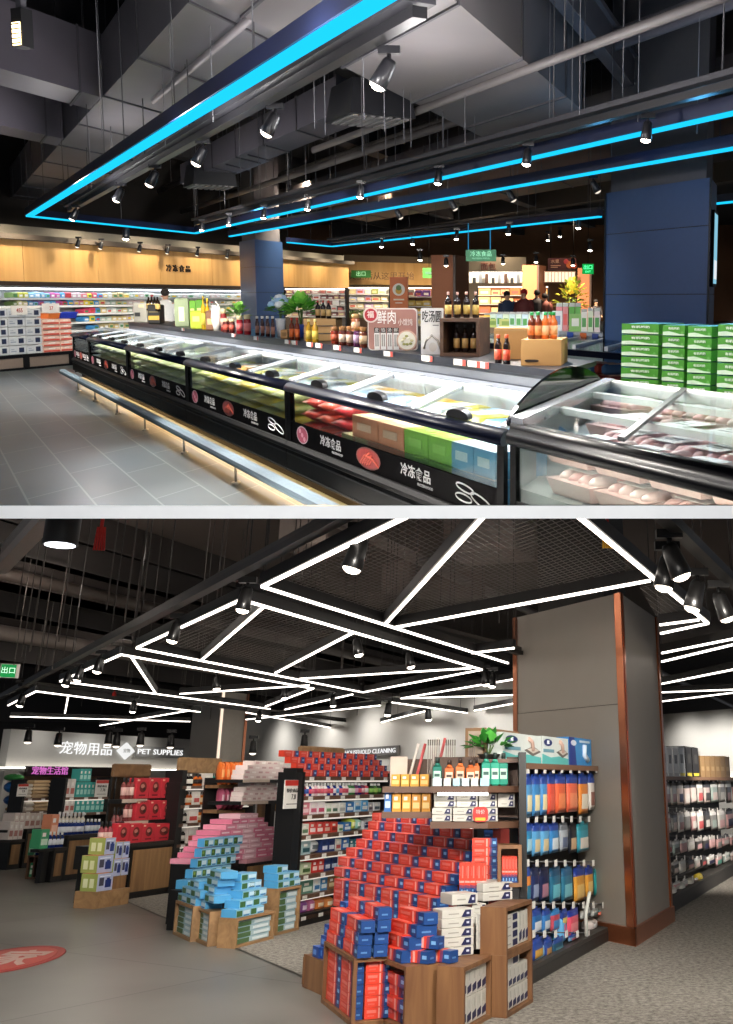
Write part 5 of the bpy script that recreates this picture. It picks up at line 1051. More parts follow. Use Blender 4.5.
trim(PB, Cc, [(-.05, -.05, 0, aP + .02, .04, .17), (-.05, -.05, 0, .04, bP + .05, .17)], 'copper skirting')
# ---- middle pillar
Cm = DN.py(214.5, 780, 27.0); Cm.z = 0; PM = Fr(DN, Cm, uB, vB); aM, bM_ = PM.pb(190, 740, 0).x, PM.pa(245, 740, 0).y
m = MB(local(PM, Cm)); m.box(.05, 0, 0, aM, bM_, 5.4, CLAD); m.box(0, .12, 0, .06, bM_, 5.4, M('a39c92', .5)); struct(DN, 'pillar', m, Cm)
m = MB(local(PM, Cm)); m.box(-.02, .02, 0, .03, .11, 5.3, EM('ffe8d0', 1.2)); struct(DN, 'trim', m, Cm); m = MB(local(PM, Cm)); m.box(-.03, bM_ - .1, 0, .05, bM_ + .02, 5.3, COPPER); struct(DN, 'trim', m, Cm)

# ---- ceiling, beams, ducts
m = MB(); m.box(-40, 9.0, 5.5, 24, 75, 5.7, M('5a514b', .9)); struct(DN, 'ceiling', m)
vb = Fr(DN, (0, 0, 0), -uB, vB)
for k, (y, z, w, h, c) in enumerate(((530, 5.0, .5, .49, '35302d'), (558, 4.6, .35, .9, '2a2624'), (592, 4.3, .7, .5, '3c3532'), (618, 4.2, .5, .5, '231f1e'), (642, 4.0, .6, .5, '3c3431'), (664, 3.8, .5, .5, '272322'))):
    a = C0.pz(10, y, z).x; O = C0.P(a, 4, z); m = MB(local(C0, O)); m.box(a, -14, z, a + w, 44, z + h, M(c, .8)); m.box(a - .04, -14, z, a + w + .04, 44, z + .05, M(c, .8)); one(DN, 'ceiling_beam', m, f'dark beam under the lower ceiling, {ORD[k]} one down the left side', 'beam', O)
for k, (x, y, z, r, c) in enumerate(((10, 575, 4.4, .10, '4a423d'), (10, 634, 3.95, .13, '8a7f78'), (420, 560, 4.6, .08, '6a625c'))):
    a = C0.pz(x, y, z).x; O = C0.P(a, 0, z); m = MB(local(C0, O)); m.tube([(a, -12, z), (a, 12, z), (a, 42, z)], r, M(c, .45, .2), 12); one(DN, 'ceiling_pipe', m, ['slim dark pipe between the left ceiling beams', 'pale round duct between the left ceiling beams', 'pipe above the wire mesh in the middle'][k], 'pipe', O)
for k, (p, q, z, c) in enumerate((((455, 560), (525, 555), 4.2, '7a706a'), ((395, 590), (470, 600), 4.4, '6a605a'), ((300, 555), (350, 545), 4.6, '6a605a'))):
    A_, B_ = DN.pz(*p, z), DN.pz(*q, z); m = MB(); d = B_ - A_; m.box(0, -.4, 0, d.length, .4, .45, M(c, .7)); one(DN, 'air_duct', m, f'short grey duct above the wire mesh, {["rightmost","middle","leftmost"][k]} of three', 'duct', A_, math.atan2(d.y, d.x))
A_, B_ = DN.pz(2, 570, 3.6), DN.pz(48, 522, 3.6); d = B_ - A_; m = MB(); m.box(-.2, -.07, 0, d.length, .07, .1, M('b0a8a0', .5)); m.box(-.2, -.02, .1, d.length, .02, .3, M('8a827a', .5)); one(DN, 'steel_rail', m, 'pale steel rail beside the cylinder downlight at the upper left', 'rail', A_, math.atan2(d.y, d.x))
m = MB(); rn = random.Random(9)
for k in range(46):
    x, y = rn.uniform(20, 500), rn.uniform(525, 690); P = DN.pz(x, y, 3.9); m.tube([(P.x, P.y, 3.1), (P.x, P.y, 5.45)], .007, M('4a4440', .5), 5)
one(DN, 'hanger_rods', m, 'thin hanger rods between the lower ceiling and the light lines', 'rods', kind='stuff')

# ---- white light lines
ZL = 3.0; WHITE = EM('fff4e8', 5.0)
def line(p, q, label, w=.05, z=ZL, ext=0):
    w *= .4
    A_, B_ = DN.pz(*p, z), DN.pz(*q, z); d = B_ - A_; L = d.length; t = thing(DN, 'light_line', label, 'light', A_, math.atan2(d.y, d.x)); m = MB(); m.box(0, -w / 2 - .015, .02, L, w / 2 + .015, .11, M('141212', .5)); part(t, 'housing', m)
    m = MB(); m.box(0, -w / 2, 0, L, w / 2, .022, WHITE); part(t, 'diffuser', m)
    n = max(1, int(L / 2.5))
    for k in range(n + 1): m = MB(); m.tube([(L * k / n, 0, .11), (L * k / n, 0, 2.45)], .005, M('3a3634', .5), 4); part(t, 'hanger_wire', m)
    return t
LN = [((262, 588), (430, 507), 'thick white light line rising from the mesh corner to the top centre', .06), ((262, 588), (508, 664), 'white light line from the mesh corner down to the big pillar', .05), ((565, 507), (708, 624.5), 'thick white light line slanting down to the right of the big pillar', .06),
      ((493, 508), (385, 625.6), 'white light line slanting down across the wire mesh', .05), ((395, 628.5), (650, 582), 'white light line crossing in front of the top of the big pillar', .05), ((137, 648.6), (241.5, 600.8), 'short white light line just left of the mesh corner spotlight', .045),
      ((241.5, 601), (482, 670.5), 'long white light line below and parallel to the mesh corner line', .045), ((263, 608.6), (201, 661.5), 'white diagonal light line in the second mesh bay, left one', .045), ((352.6, 634), (275, 674), 'white diagonal light line in the second mesh bay, right one', .045),
      ((136.5, 649), (363, 693), 'white light line closing the second mesh bay below', .045), ((121, 655.5), (312, 689), 'white light line just under the second mesh bay', .045), ((121, 655.5), (60, 682), 'short white light line beside the black track at left', .045), ((60, 682), (270, 709.5), 'white light line starting below the black track at left', .05), ((36, 692), (200, 712.5), 'lower white light line at the far left', .05), ((36, 692), (8, 706), 'short white light line end at the left edge', .05),
      ((131, 657.5), (155.5, 694), 'short steep white diagonal above the PET SUPPLIES sign', .05), ((68, 697), (65, 713.6), 'short white diagonal above the glowing characters', .06), ((180, 694.5), (309, 686), 'nearly level white light line left of the middle pillar', .05), ((265.5, 707), (313.5, 689), 'short white diagonal right of the middle pillar', .05), ((285, 710), (352.6, 695), 'second short white diagonal right of the middle pillar', .05),
      ((300, 679.5), (471, 669), 'nearly level white light line in the middle of the ceiling', .05), ((363, 693), (482, 670.5), 'white light line rising to the junction left of the big pillar', .05), ((401, 699), (514, 680), 'uppermost of the three white lines fanning toward the big pillar', .05), ((401, 699), (514, 695.6), 'middle of the three white lines fanning toward the big pillar', .05), ((392, 703), (514, 720), 'lowest of the three white lines fanning toward the big pillar', .05),
      ((474.6, 711), (514, 704), 'short white diagonal just left of the big pillar', .06), ((340, 733), (425.5, 711.6), 'white diagonal above the HOUSEHOLD CLEANING sign', .06), ((380, 725), (490, 721.4), 'far level white line above the back wall', .07), ((246, 720), (380, 706), 'far white line right of the middle pillar', .06), ((246, 713), (330, 728), 'far white line sloping down right of the middle pillar', .06), ((472, 654), (514, 649), 'short white line touching the big pillar at upper left', .05),
      ((708, 624.5), (661, 634.5), 'short white line right of the big pillar, from the corner tip', .05), ((699, 621), (660, 626), 'short white line right of the big pillar, above its neighbour', .045), ((662, 654), (740, 638.5), 'first long white line right of the big pillar', .05), ((662, 662.5), (740, 644), 'second long white line right of the big pillar', .05), ((662, 684.5), (740, 669), 'third long white line right of the big pillar', .05), ((662, 693), (740, 690), 'fourth white line right of the big pillar', .05), ((662, 702), (740, 692.5), 'lowest white line right of the big pillar', .05),
      ((100, 726), (190, 711), 'far white diagonal behind the PET SUPPLIES sign top', .06), ((10, 717), (190, 722), 'far level white line above the left wall', .06)]
for p, q, lb, w in LN: line(p, q, lb, w)
# ---- wire mesh panels
def mesh_panel(px, z, cell, label):
    pts = [C0.loc(DN.pz(*p, z)) for p in px]; O = DN.pz(*px[0], z); m = MB(lambda p: C0.P(*p) - O); mm = M('6a645e', .5, .3); n = len(pts)
    for ax in (0, 1):
        lo, hi = min(p[ax] for p in pts), max(p[ax] for p in pts); q = lo + cell / 2
        while q < hi:
            xs = []
            for i in range(n):
                p, r = pts[i], pts[(i + 1) % n]
                if (p[ax] - q) * (r[ax] - q) < 0: xs.append(p[1 - ax] + (r[1 - ax] - p[1 - ax]) * (q - p[ax]) / (r[ax] - p[ax]))
            xs.sort()
            for s0, s1 in zip(xs[::2], xs[1::2]):
                w = .0022
                if ax == 0: m.box(q - w, s0, z, q + w, s1, z + .004, mm)
                else: m.box(s0, q - w, z, s1, q + w, z + .004, mm)
            q += cell
    return one(DN, 'wire_mesh', m, label, 'mesh panel', O)
mesh_panel([(262, 588), (430, 507), (565, 507), (652, 583), (395, 628.5)], ZL + .12, .075, 'large wire mesh panel between the thick white light lines')
mesh_panel([(137, 648.6), (241.5, 601), (352.6, 634), (275, 674)], ZL + .12, .10, 'second wire mesh panel left of the large one'); mesh_panel([(640, 588), (652, 584), (703, 620), (661, 625)], ZL + .12, .075, 'small wire mesh corner right of the big pillar top')

# ---- tracks and spotlights
def dtrack(p, q, z, label, w=.045):
    A_, B_ = DN.pz(*p, z), DN.pz(*q, z); d = B_ - A_; L = d.length; m = MB(); m.box(0, -w, 0, L, w, .05, BLACK); m.box(0, -w * .5, .06, L, w * 2.5, .10, M('3a3633', .5))
    for k in range(int(L / 2.5) + 1): m.tube([(k * 2.5 + .3, 0, .1), (k * 2.5 + .3, 0, 2.2)], .007, M('3a3634', .5), 5)
    return one(DN, 'light_track', m, label, 'light track', A_, math.atan2(d.y, d.x))
ZT = 3.12
dtrack((0, 699), (362, 511), ZT, 'long black light track at the left edge of the light lines'); dtrack((240, 587), (520, 655), ZT, 'black light track under the mesh corner line'); dtrack((118, 650), (400, 705), ZT, 'black light track crossing over the middle pillar'); dtrack((648, 505), (740, 592), ZT, 'black light track at the upper right corner'); dtrack((20, 686), (400, 728), ZT, 'far black light track above the left wall')
SP = [((361, 527), .9, 'big spotlight on the long black track, nearest the top', .25), ((248, 580), .8, 'spotlight at the mesh corner on the long black track', .15), ((178, 616), .8, 'third spotlight down the long black track', .2), ((102, 652), .8, 'fourth spotlight down the long black track', .2), ((82, 662), .8, 'fifth spotlight down the long black track', .2), ((70, 668), .8, 'sixth spotlight down the long black track', .2), ((24, 690), .9, 'last spotlight down the long black track', .2),
      ((357, 634), .75, 'lit spotlight at the right corner of the second mesh bay', -.2), ((409, 648), .75, 'lit spotlight right of the second mesh bay', -.2), ((485, 667), .8, 'left one of the spotlight pair beside the big pillar', -.1), ((493, 669), .8, 'right one of the spotlight pair beside the big pillar', .1), ((217, 672), .8, 'lit spotlight above the middle pillar', -.1), ((285, 683), .8, 'lit spotlight right of the middle pillar top', -.1), ((333, 692), .8, 'lit spotlight in the middle of the ceiling', -.1), ((135, 697), .9, 'lit spotlight left of the middle pillar', .1),
      ((389, 699), 1.0, 'spotlight above the HOUSEHOLD CLEANING sign', .1), ((428, 705), 1.0, 'spotlight right of the HOUSEHOLD CLEANING sign', -.1), ((459, 712), 1.0, 'far spotlight left of the cartons on top of the gondola', .1), ((260, 708), .9, 'spotlight just right of the middle pillar', .1)]
for p, s, lb, tl in SP: spot_head(DN, 'track_spotlight', DN.pz(*p, ZT), s, tl, 0, lb, 14, '0c0b0b')
for k, ((x, y), tl) in enumerate((((669, 534), -.35), ((667, 546), .2), ((697, 572), .3), ((718, 584), -.3))): spot_head(DN, 'track_spotlight', DN.pz(x, y, ZT), .95, tl, 0, ['front one of the two crossed spotlights at the upper right', 'rear one of the two crossed spotlights at the upper right', 'third spotlight down the upper right track', 'spotlight nearest the right edge'][k], 6, '0e0d0d')
for k, (x, y) in enumerate(((30, 731), (60, 734), (110, 733), (118, 735), (172, 736), (142, 734), (405, 731), (441, 727), (254, 742), (305, 736))): spot_head(DN, 'track_spotlight', DN.py(x, y - 5, 27), 1.3, 0, 0, f'small far spotlight in front of the white walls, {ORD[k]} of the far ones', 3, '1c1a1a')
P = DN.pz(60, 545, 3.3); t = thing(DN, 'cylinder_downlight', 'big black cylinder downlight at the upper left of the lower hall', 'light', P); m = MB(); m.lathe([(.125, 0), (.13, .01), (.13, .38), (.12, .39)], BLACK, n=24); part(t, 'cylinder', m); m = MB(); m.lathe([(.112, -.004), (.112, -.001)], EM('f4f8ff', 5), n=24); part(t, 'lens', m)
for k, (x, y, yl, c, lb) in enumerate(((98.5, 512, 550, 'c02820', 'red cord tassel hanging at the upper left'), (608, 512, 548, 'd8a020', 'yellow and red tassel hanging before the big pillar'), (114, 690, 696, 'c02820', 'tiny red tag on the far left light line'))):
    P = DN.pz(x, yl, 3.05); z2 = DN.py(x, y, P.y).z; t = thing(DN, 'tassel', lb, 'tassel', P); m = MB()
    for j in range(5): m.tube([(.012 * (j - 2), 0, (z2 - P.z) * .6), (.016 * (j - 2), .004 * j, 0)], .007, M(c, .6), 5)
    part(t, 'fringe', m); m = MB(); m.tube([(0, 0, (z2 - P.z) * .55), (0, 0, z2 - P.z)], .012, M('c02820', .6), 6); part(t, 'cord', m)
P = DN.py(12, 671, 15); t = thing(DN, 'exit_sign', 'small green exit sign at the left edge', 'sign', P, .5); m = MB(); m.box(-.16, 0, -.1, .1, .06, .1, M('9a938c', .5)); part(t, 'casing', m); m = MB(); m.box(-.15, -.006, -.09, .05, .0, .09, EM('22a050', .9)); m.text('出口', .1, (-.05, -.01, 0), (1, 0, 0), (0, 0, 1), EM('d0ffe0', 1.5), lift=.003); part(t, 'face', m)
# ------------------------------------------------------------------ shelving and goods of the lower hall
RED, BLUE_, WHITE_ = M('cf3a2e', .4, var=.06), M('1f4f9c', .4), M('e9e7e2', .45)
_cache = {}
def carton_mesh(w, d, h, front, side=None, top=None, prints=(), bev=0.0):
    """printed carton: front faces -y, x runs to the right; prints are (u0, v0, u1, v1, colour) on the front"""
    k = ('c', round(w, 3), round(d, 3), round(h, 3), front, side, top, prints)
    if k not in _cache:
        m = MB(); m.box(0, 0, 0, w, d, h, {'all': M(side or front, .45), 'front': M(front, .45), 'top': M(top or front, .45)})
        for (u0, v0, u1, v1, c) in prints: m.box(u0 * w, -.0025, v0 * h, u1 * w, .004, v1 * h, M(c, .45))
        _cache[k] = m.mesh('carton')
    return _cache[k]
def bottle_mesh(r, h, body, lab, cap, sq=1.0):
    k = ('b', round(r, 3), round(h, 3), body, lab, cap, sq)
    if k not in _cache:
        m = MB(); B_, L_, C_ = M(body, .25), M(lab, .5), M(cap, .4)
        m.lathe([(r * .9, 0, B_), (r, h * .04, B_), (r, h * .18, B_), (r * 1.01, h * .18, L_), (r * 1.01, h * .55, L_), (r, h * .55, B_), (r * .95, h * .66, B_), (r * .45, h * .76, B_), (r * .42, h * .80, B_), (r * .5, h * .80, C_), (r * .48, h * .99, C_), (r * .3, h, C_)], B_, (r, r * sq, 0), 10, sq); _cache[k] = m.mesh('bottle')
    return _cache[k]
def goods(fr, b, z, specs, unit, shelf, dpt=.16, start=0, grp=None, rot=0.0, hm=9):
    """specs: (x0, x1, y_top, kind, colour, accent, how it looks); one object each, standing on (b, z)"""
    for i, (x0, x1, yt, kind, c, c2, look) in enumerate(specs):
        a0 = fr.on(x0, b, z); a1 = fr.on(x1, b, z); P = fr.P(a0, b, z + .001); s = DN.sc(P); yb = DN.pix(P)[1]; h = min(hm, max(.03, (yb - yt) / s)); w = max(.03, a1 - a0)
        lb = f'{look}, {ORD[i + start]} from left on {shelf} of {unit}'
        if kind == 'b':
            one(DN, 'bottle', bottle_mesh(w * .47, h, c, c2, '202020' if c != '1a1a1c' else 'd8d4cc'), lb, 'bottle', P, fr.rot() + rot, group=grp)
        elif kind == 'w':
            one(DN, 'bottle', bottle_mesh(w * .47, h, c, c2, 'e6e6e6'), lb, 'bottle', P, fr.rot() + rot, group=grp)
        elif kind == 'p':
            m = MB(); cm, c2m = M(c, .35, var=.12, scale=25), M(c2, .4); m.pillow(w * .97, dpt, h, cm, (w / 2, dpt / 2, 0), 6, 6, lambda u, v: c2m if .25 < v < .6 and .2 < u < .8 else None); one(DN, 'soft_pack', m, lb, 'pack', P, fr.rot() + rot, group=grp)
        else:
            one(DN, 'carton', carton_mesh(w * .96, dpt, h, c, None, None, ((.12, .18, .88, .5, c2), (.2, .62, .6, .82, 'ece8e2' if kind != 'd' else '1c2c5a'))), lb, 'carton', P, fr.rot() + rot, group=grp)
def shelf_unit(fr, x0, x1, ys, depth, name, label, upr=True, top=None, back='4a3c32', board=None, thick=.045, skip_first=False):
    """gondola run along the frame's a axis; ys: picture rows of the shelf fronts at column x0; returns the shelf heights"""
    a0, a1 = fr.on(x0, 0, 1.0), fr.on(x1, 0, 1.0); zs = [fr.pb(x0, y, 0).z for y in ys]; O = fr.P(a0, 0, 0); T = local(fr, O); t = thing(DN, name, label, 'shelving', O); zt = (top if top else zs[0] + .02)
    m = MB(T); m.box(a0, depth, 0, a1, depth + .03, zt, M(back, .6)); part(t, 'back_panel', m)
    m = MB(T); m.box(a0, 0, .0, a1, depth, .13, BLACK); part(t, 'base', m)
    if upr:
        for q in (a0 - .06, a1): m = MB(T); m.box(q, -.01, 0, q + .06, depth + .03, zt + .03, BLACK); part(t, 'upright', m)
    for i, z in enumerate(zs):
        m = MB(T); m.box(a0, 0, z - thick, a1, depth, z, board or BROWN); part(t, 'shelf', m)
        if i: m = MB(T); m.box(a0 + .05, .05, zs[i - 1] - thick - .02, a1 - .05, .08, zs[i - 1] - thick, EM('fff4e4', .8)); part(t, 'light_strip', m)
        n = max(3, int((a1 - a0) / .35))
        for k in range(n): q = a0 + (a1 - a0) * (k + .3) / n; m = MB(T); m.box(q, -.006, z - .042, q + .10, .001, z - .004, M('dcdad6', .5)); part(t, 'price_tag', m)
    return t, zs, a0, a1

# ---- S2: household shelf in the middle
F2 = ortho(DN, DN.pz(301, 927), vB)
ys2 = [776.5, 796.5, 815.5, 836, 856, 876, 896, 917]
sh2, z2, a20, a21 = shelf_unit(F2, 301, 391, ys2, .30, 'household_shelving', 'tall brown household shelving in the middle, behind the red pyramid', top=None)
U2 = 'the middle household shelving'
def px2(q): return 290 + q / 5.39
R2 = [
 (1, 742 + 50 * 0, [(62, 78, 235, 'w', 'e8e4e4', 'c84a5a', 'white and red bottle'), (78, 92, 240, 'w', 'c04050', '3a5aa8', 'red bottle'), (92, 108, 228, 'w', 'ece8e8', '3a5ab0', 'white bottle'), (108, 122, 240, 'w', '2a4a9a', 'd8506a', 'blue bottle'), (122, 138, 228, 'w', 'ece6e6', 'd06a80', 'white bottle'), (138, 155, 232, 'w', 'e8c8d0', 'c84a6a', 'pale pink bottle'), (155, 172, 230, 'w', 'ece8e8', 'c04a5a', 'white bottle'), (172, 190, 232, 'w', 'e8dada', 'd05a6a', 'pale bottle'), (190, 208, 232, 'w', 'f0ecec', 'd86a7a', 'white bottle'), (208, 224, 236, 'w', '283a8a', 'c8505a', 'navy bottle'), (224, 240, 230, 'w', 'f0ecea', 'c0405a', 'white bottle'), (240, 256, 234, 'w', '2a3a80', 'e0d8e0', 'navy bottle'), (256, 272, 232, 'w', 'f0f0ee', '4a8ac0', 'white bottle'), (272, 290, 234, 'w', '3a4a98', 'd86a80', 'blue bottle'), (290, 306, 234, 'w', 'f0ecea', 'c8485a', 'white bottle'), (306, 322, 236, 'w', 'e8e0e0', 'b83a5a', 'pale bottle'), (322, 340, 234, 'w', '3a7a4a', 'e8e8e0', 'green bottle'), (340, 358, 236, 'w', '2f6a3a', 'd8e0c8', 'dark green bottle'), (358, 376, 234, 'w', '5a2a5a', 'd8a0c0', 'purple bottle'), (376, 394, 236, 'w', '2a2a6a', 'd0506a', 'navy bottle'), (394, 412, 234, 'w', '6a2a4a', 'e0b0b8', 'plum bottle'), (412, 432, 236, 'w', 'c84a5a', 'e8e8e8', 'red bottle'), (444, 462, 238, 'w', '2a4a2a', '8ac05a', 'dark green bottle'), (462, 482, 238, 'w', '3a6a2a', 'a8d06a', 'green bottle'), (482, 500, 238, 'w', '1f3a24', '6aa04a', 'dark bottle')]),
 (2, 0, [(63, 106, 328, 'c', 'd8808e', 'f0d0d4', 'pink carton'), (108, 148, 336, 'c', 'e6d8dc', 'c85a78', 'white and pink carton'), (150, 190, 336, 'c', 'e8e0e2', 'c04a6a', 'white and pink carton'), (193, 226, 346, 'c', 'dfe4da', '6a9a6a', 'white and green carton'), (227, 260, 346, 'c', 'e2e4de', '4a6a5a', 'white and green carton'), (264, 302, 342, 'c', 'd8dad6', 'a8aaa8', 'pale grey carton'), (303, 346, 338, 'c', '2f74b8', 'e8f0f4', 'blue carton'), (347, 385, 328, 'c', 'bcd8ea', '3a8ac8', 'pale blue carton'), (386, 422, 330, 'c', '5aa4d8', 'eaf0f4', 'sky blue carton'), (424, 448, 344, 'c', 'b8b8bc', '6a5a6a', 'grey carton'), (452, 488, 340, 'c', 'd4d8dc', '5a6a78', 'pale carton')]),
 (3, 0, [(62, 102, 458, 'c', 'dcdcd4', '6a8a6a', 'white carton'), (103, 142, 448, 'c', 'd8504a', 'f0e4e0', 'red and white carton'), (143, 182, 448, 'c', 'd0423c', 'f0e0dc', 'red carton'), (184, 220, 446, 'c', 'c83a34', 'e8c0b0', 'red carton'), (221, 258, 446, 'c', 'd04a3c', '8a2a24', 'red carton'), (262, 288, 460, 'c', 'dde4d4', '4a8a5a', 'white and green carton'), (290, 332, 448, 'c', '2a72b8', 'e4ecf2', 'blue carton'), (334, 362, 420, 'p', 'c4d84a', 'eef0c0', 'lime green pack'), (363, 394, 428, 'p', '9ad0c4', 'eaf4ee', 'mint pack'), (396, 442, 440, 'd', 'd8dce2', '1e2e62', 'white and navy carton'), (448, 484, 424, 'd', 'e0dedc', '2a2a3a', 'white and black carton'), (486, 522, 420, 'd', 'd8d6d8', '5a2a3a', 'white and plum carton')]),
 (4, 0, [(62, 112, 548, 'c', '9ab4b8', '2a5a62', 'grey-teal carton'), (114, 166, 536, 'p', 'c0c6ca', '5a646a', 'silver pack'), (170, 206, 528, 'd', '283c74', 'd8dce8', 'navy carton'), (207, 243, 528, 'd', '24366c', 'c8d0e0', 'navy carton'), (245, 277, 540, 'c', 'd8dcd6', 'b85a5a', 'white and red carton'), (280, 320, 534, 'c', '2a6ab8', 'e0eaf2', 'blue carton'), (321, 345, 540, 'c', '2a6a78', 'c8dce0', 'teal carton'), (346, 370, 540, 'c', '2f7484', 'd0e0e2', 'teal carton'), (371, 405, 532, 'c', '244a88', 'dce4ee', 'dark blue carton'), (406, 442, 528, 'c', '2a5290', 'e0e8f0', 'dark blue carton')]),
 (5, 0, [(62, 115, 672, 'c', 'b8c4a4', '4a6a3a', 'pale green carton'), (118, 150, 640, 'c', 'c8342e', 'f0d8d0', 'red carton'), (151, 184, 640, 'c', 'c83a30', 'e8c8c0', 'red carton'), (187, 220, 646, 'd', '26386e', 'd0d8e8', 'navy carton'), (221, 256, 640, 'd', '22346a', 'c8d4e8', 'navy carton'), (260, 296, 628, 'c', 'c4d4d8', '5a8a78', 'pale teal carton'), (297, 330, 622, 'c', 'd0dcdc', '4a7a5a', 'pale teal carton'), (331, 364, 620, 'c', 'c8ccc0', '3a5a44', 'pale carton'), (365, 402, 614, 'c', 'd4d8d8', '8a9aa0', 'pale carton'), (403, 420, 612, 'c', 'c8a8a0', '8a4a4a', 'pinkish carton')]),
 (6, 0, [(62, 126, 744, 'c', '5a8a7a', 'cfe0d4', 'teal-green carton'), (127, 164, 736, 'c', 'd8e2e6', '3a7ab0', 'white and blue carton'), (165, 202, 730, 'c', '3a82b8', 'e0eaf0', 'blue carton'), (206, 244, 726, 'c', '8a6a48', 'd8c49a', 'brown carton'), (245, 282, 724, 'c', 'c8884a', 'e8d0a0', 'orange-brown carton'), (284, 325, 716, 'c', '7a9a4a', 'dce4b0', 'green carton'), (326, 372, 710, 'c', '94b04a', 'e6ecc0', 'light green carton')]),
 (7, 0, [(64, 104, 872, 'p', '8a4a9a', 'e8d0e8', 'purple pack'), (105, 144, 866, 'p', 'c86aa0', 'f0d8e4', 'pink-purple pack'), (146, 196, 864, 'p', 'e0803a', 'f4dcb8', 'orange pack'), (197, 246, 858, 'p', 'e8924a', 'f6e4c4', 'orange pack')])]
SN = ['the top shelf', 'the second shelf', 'the third shelf', 'the fourth shelf', 'the fifth shelf', 'the sixth shelf', 'the seventh shelf', 'the bottom shelf']
for r, _, sp in R2:
    goods(F2, .07, z2[r], [(px2(p), px2(q) - .3, 740 + t / 5.39, k, c, c2, lk) for p, q, t, k, c, c2, lk in sp], U2, SN[r], .2, grp='goods on the middle household shelving', hm=z2[r - 1] - z2[r] - .075)
# header board and tilted red cartons on top
def header(fr, x0, x1, yt, yb, b, label, mat=None, rad=False):
    a0, a1 = fr.on(x0, b, 1.7), fr.on(x1, b, 1.7); zt, zb_ = fr.pb(x0, yt, b).z, fr.pb(x0, yb, b).z; O = fr.P(a0, b, 0); m = MB(local(fr, O)); m.box(a0, b, zb_, a1, b + .06, zt, mat or OAK, bevel=.02); t = thing(DN, 'header_board', label, 'header board', O); part(t, 'board', m)
    m = MB(local(fr, O))
    for q in (a0 + .1, a1 - .1): m.tube([(q, b + .03, zb_ - .35), (q, b + .03, zb_ + .02)], .015, BLACK, 6)
    part(t, 'supports', m)
header(F2, 300.5, 344, 745.5, 762, .30, 'plain wooden header board above the red cartons of the middle shelving')
def tooth_mesh(L, D, H):
    k = ('t', L, D, H)
    if k not in _cache:
        m = MB(); q = L * .76
        m.hexa([(0, 0, 0), (q, 0, 0), (q, D, 0), (0, D, 0), (0, 0, H), (q, 0, H), (q, D, H), (0, D, H)], M('da4430', .38, var=.05)); m.hexa([(q, 0, 0), (L, 0, 0), (L, D, 0), (q, D, 0), (q, 0, H), (L, 0, H), (L, D, H), (q, D, H)], M('1f4480', .38, var=.05))
        W_ = M('ead8d2', .45); Lb = M('7fb0dc', .45)
        m.box(L * .1, -.0015, H * .52, L * .48, .002, H * .78, M('e2766a', .45)); m.box(L * .14, -.002, H * .22, L * .40, .002, H * .34, M('dc6256', .45)); m.box(L * .56, -.002, H * .05, L * .62, .002, H * .95, M('e6a49a', .45)); m.prism([(L * .68, 0), (L * .76, 0), (L * .79, H), (L * .71, H)], -.002, .002, M('7a3a5a', .45), ax=1)
        m.box(L * .83, -.002, H * .36, L * .95, .002, H * .66, Lb); m.box(L * .1, D * .2, H - .001, L * .5, D * .5, H + .0015, M('e2867a', .45)); m.box(L - .001, D * .25, H * .35, L + .0015, D * .7, H * .5, M('5a86bc', .45)); _cache[k] = m.mesh('toothpaste_carton')
    return _cache[k]
TG = 'red toothpaste cartons'
def tooth(fr, a, b, z, lb, L=.36, D=.085, H=.078, rz=0.0, rx=0.0):
    return one(DN, 'toothpaste_carton', tooth_mesh(L, D, H), lb, 'toothpaste carton', fr.P(a, b, z), fr.rot() + rz, group=TG, rx=rx)
xs = [301, 316, 328.5, 340, 351, 362, 372.5, 382, 391]
for k in range(8):
    a0, a1 = F2.on(xs[k], .1, z2[0]), F2.on(xs[k + 1], .1, z2[0])
    for r in range(4):
        tooth(F2, a0 - .10 * r * (a1 - a0), .30 - .08 * 0 + .02 * r - .22 + .05 * r, z2[0] + .004 + .075 * r, f'red toothpaste carton on the middle shelving top, {ORD[k]} pile from left, {ORD[r]} one up', (a1 - a0) * .94, .08, .074)

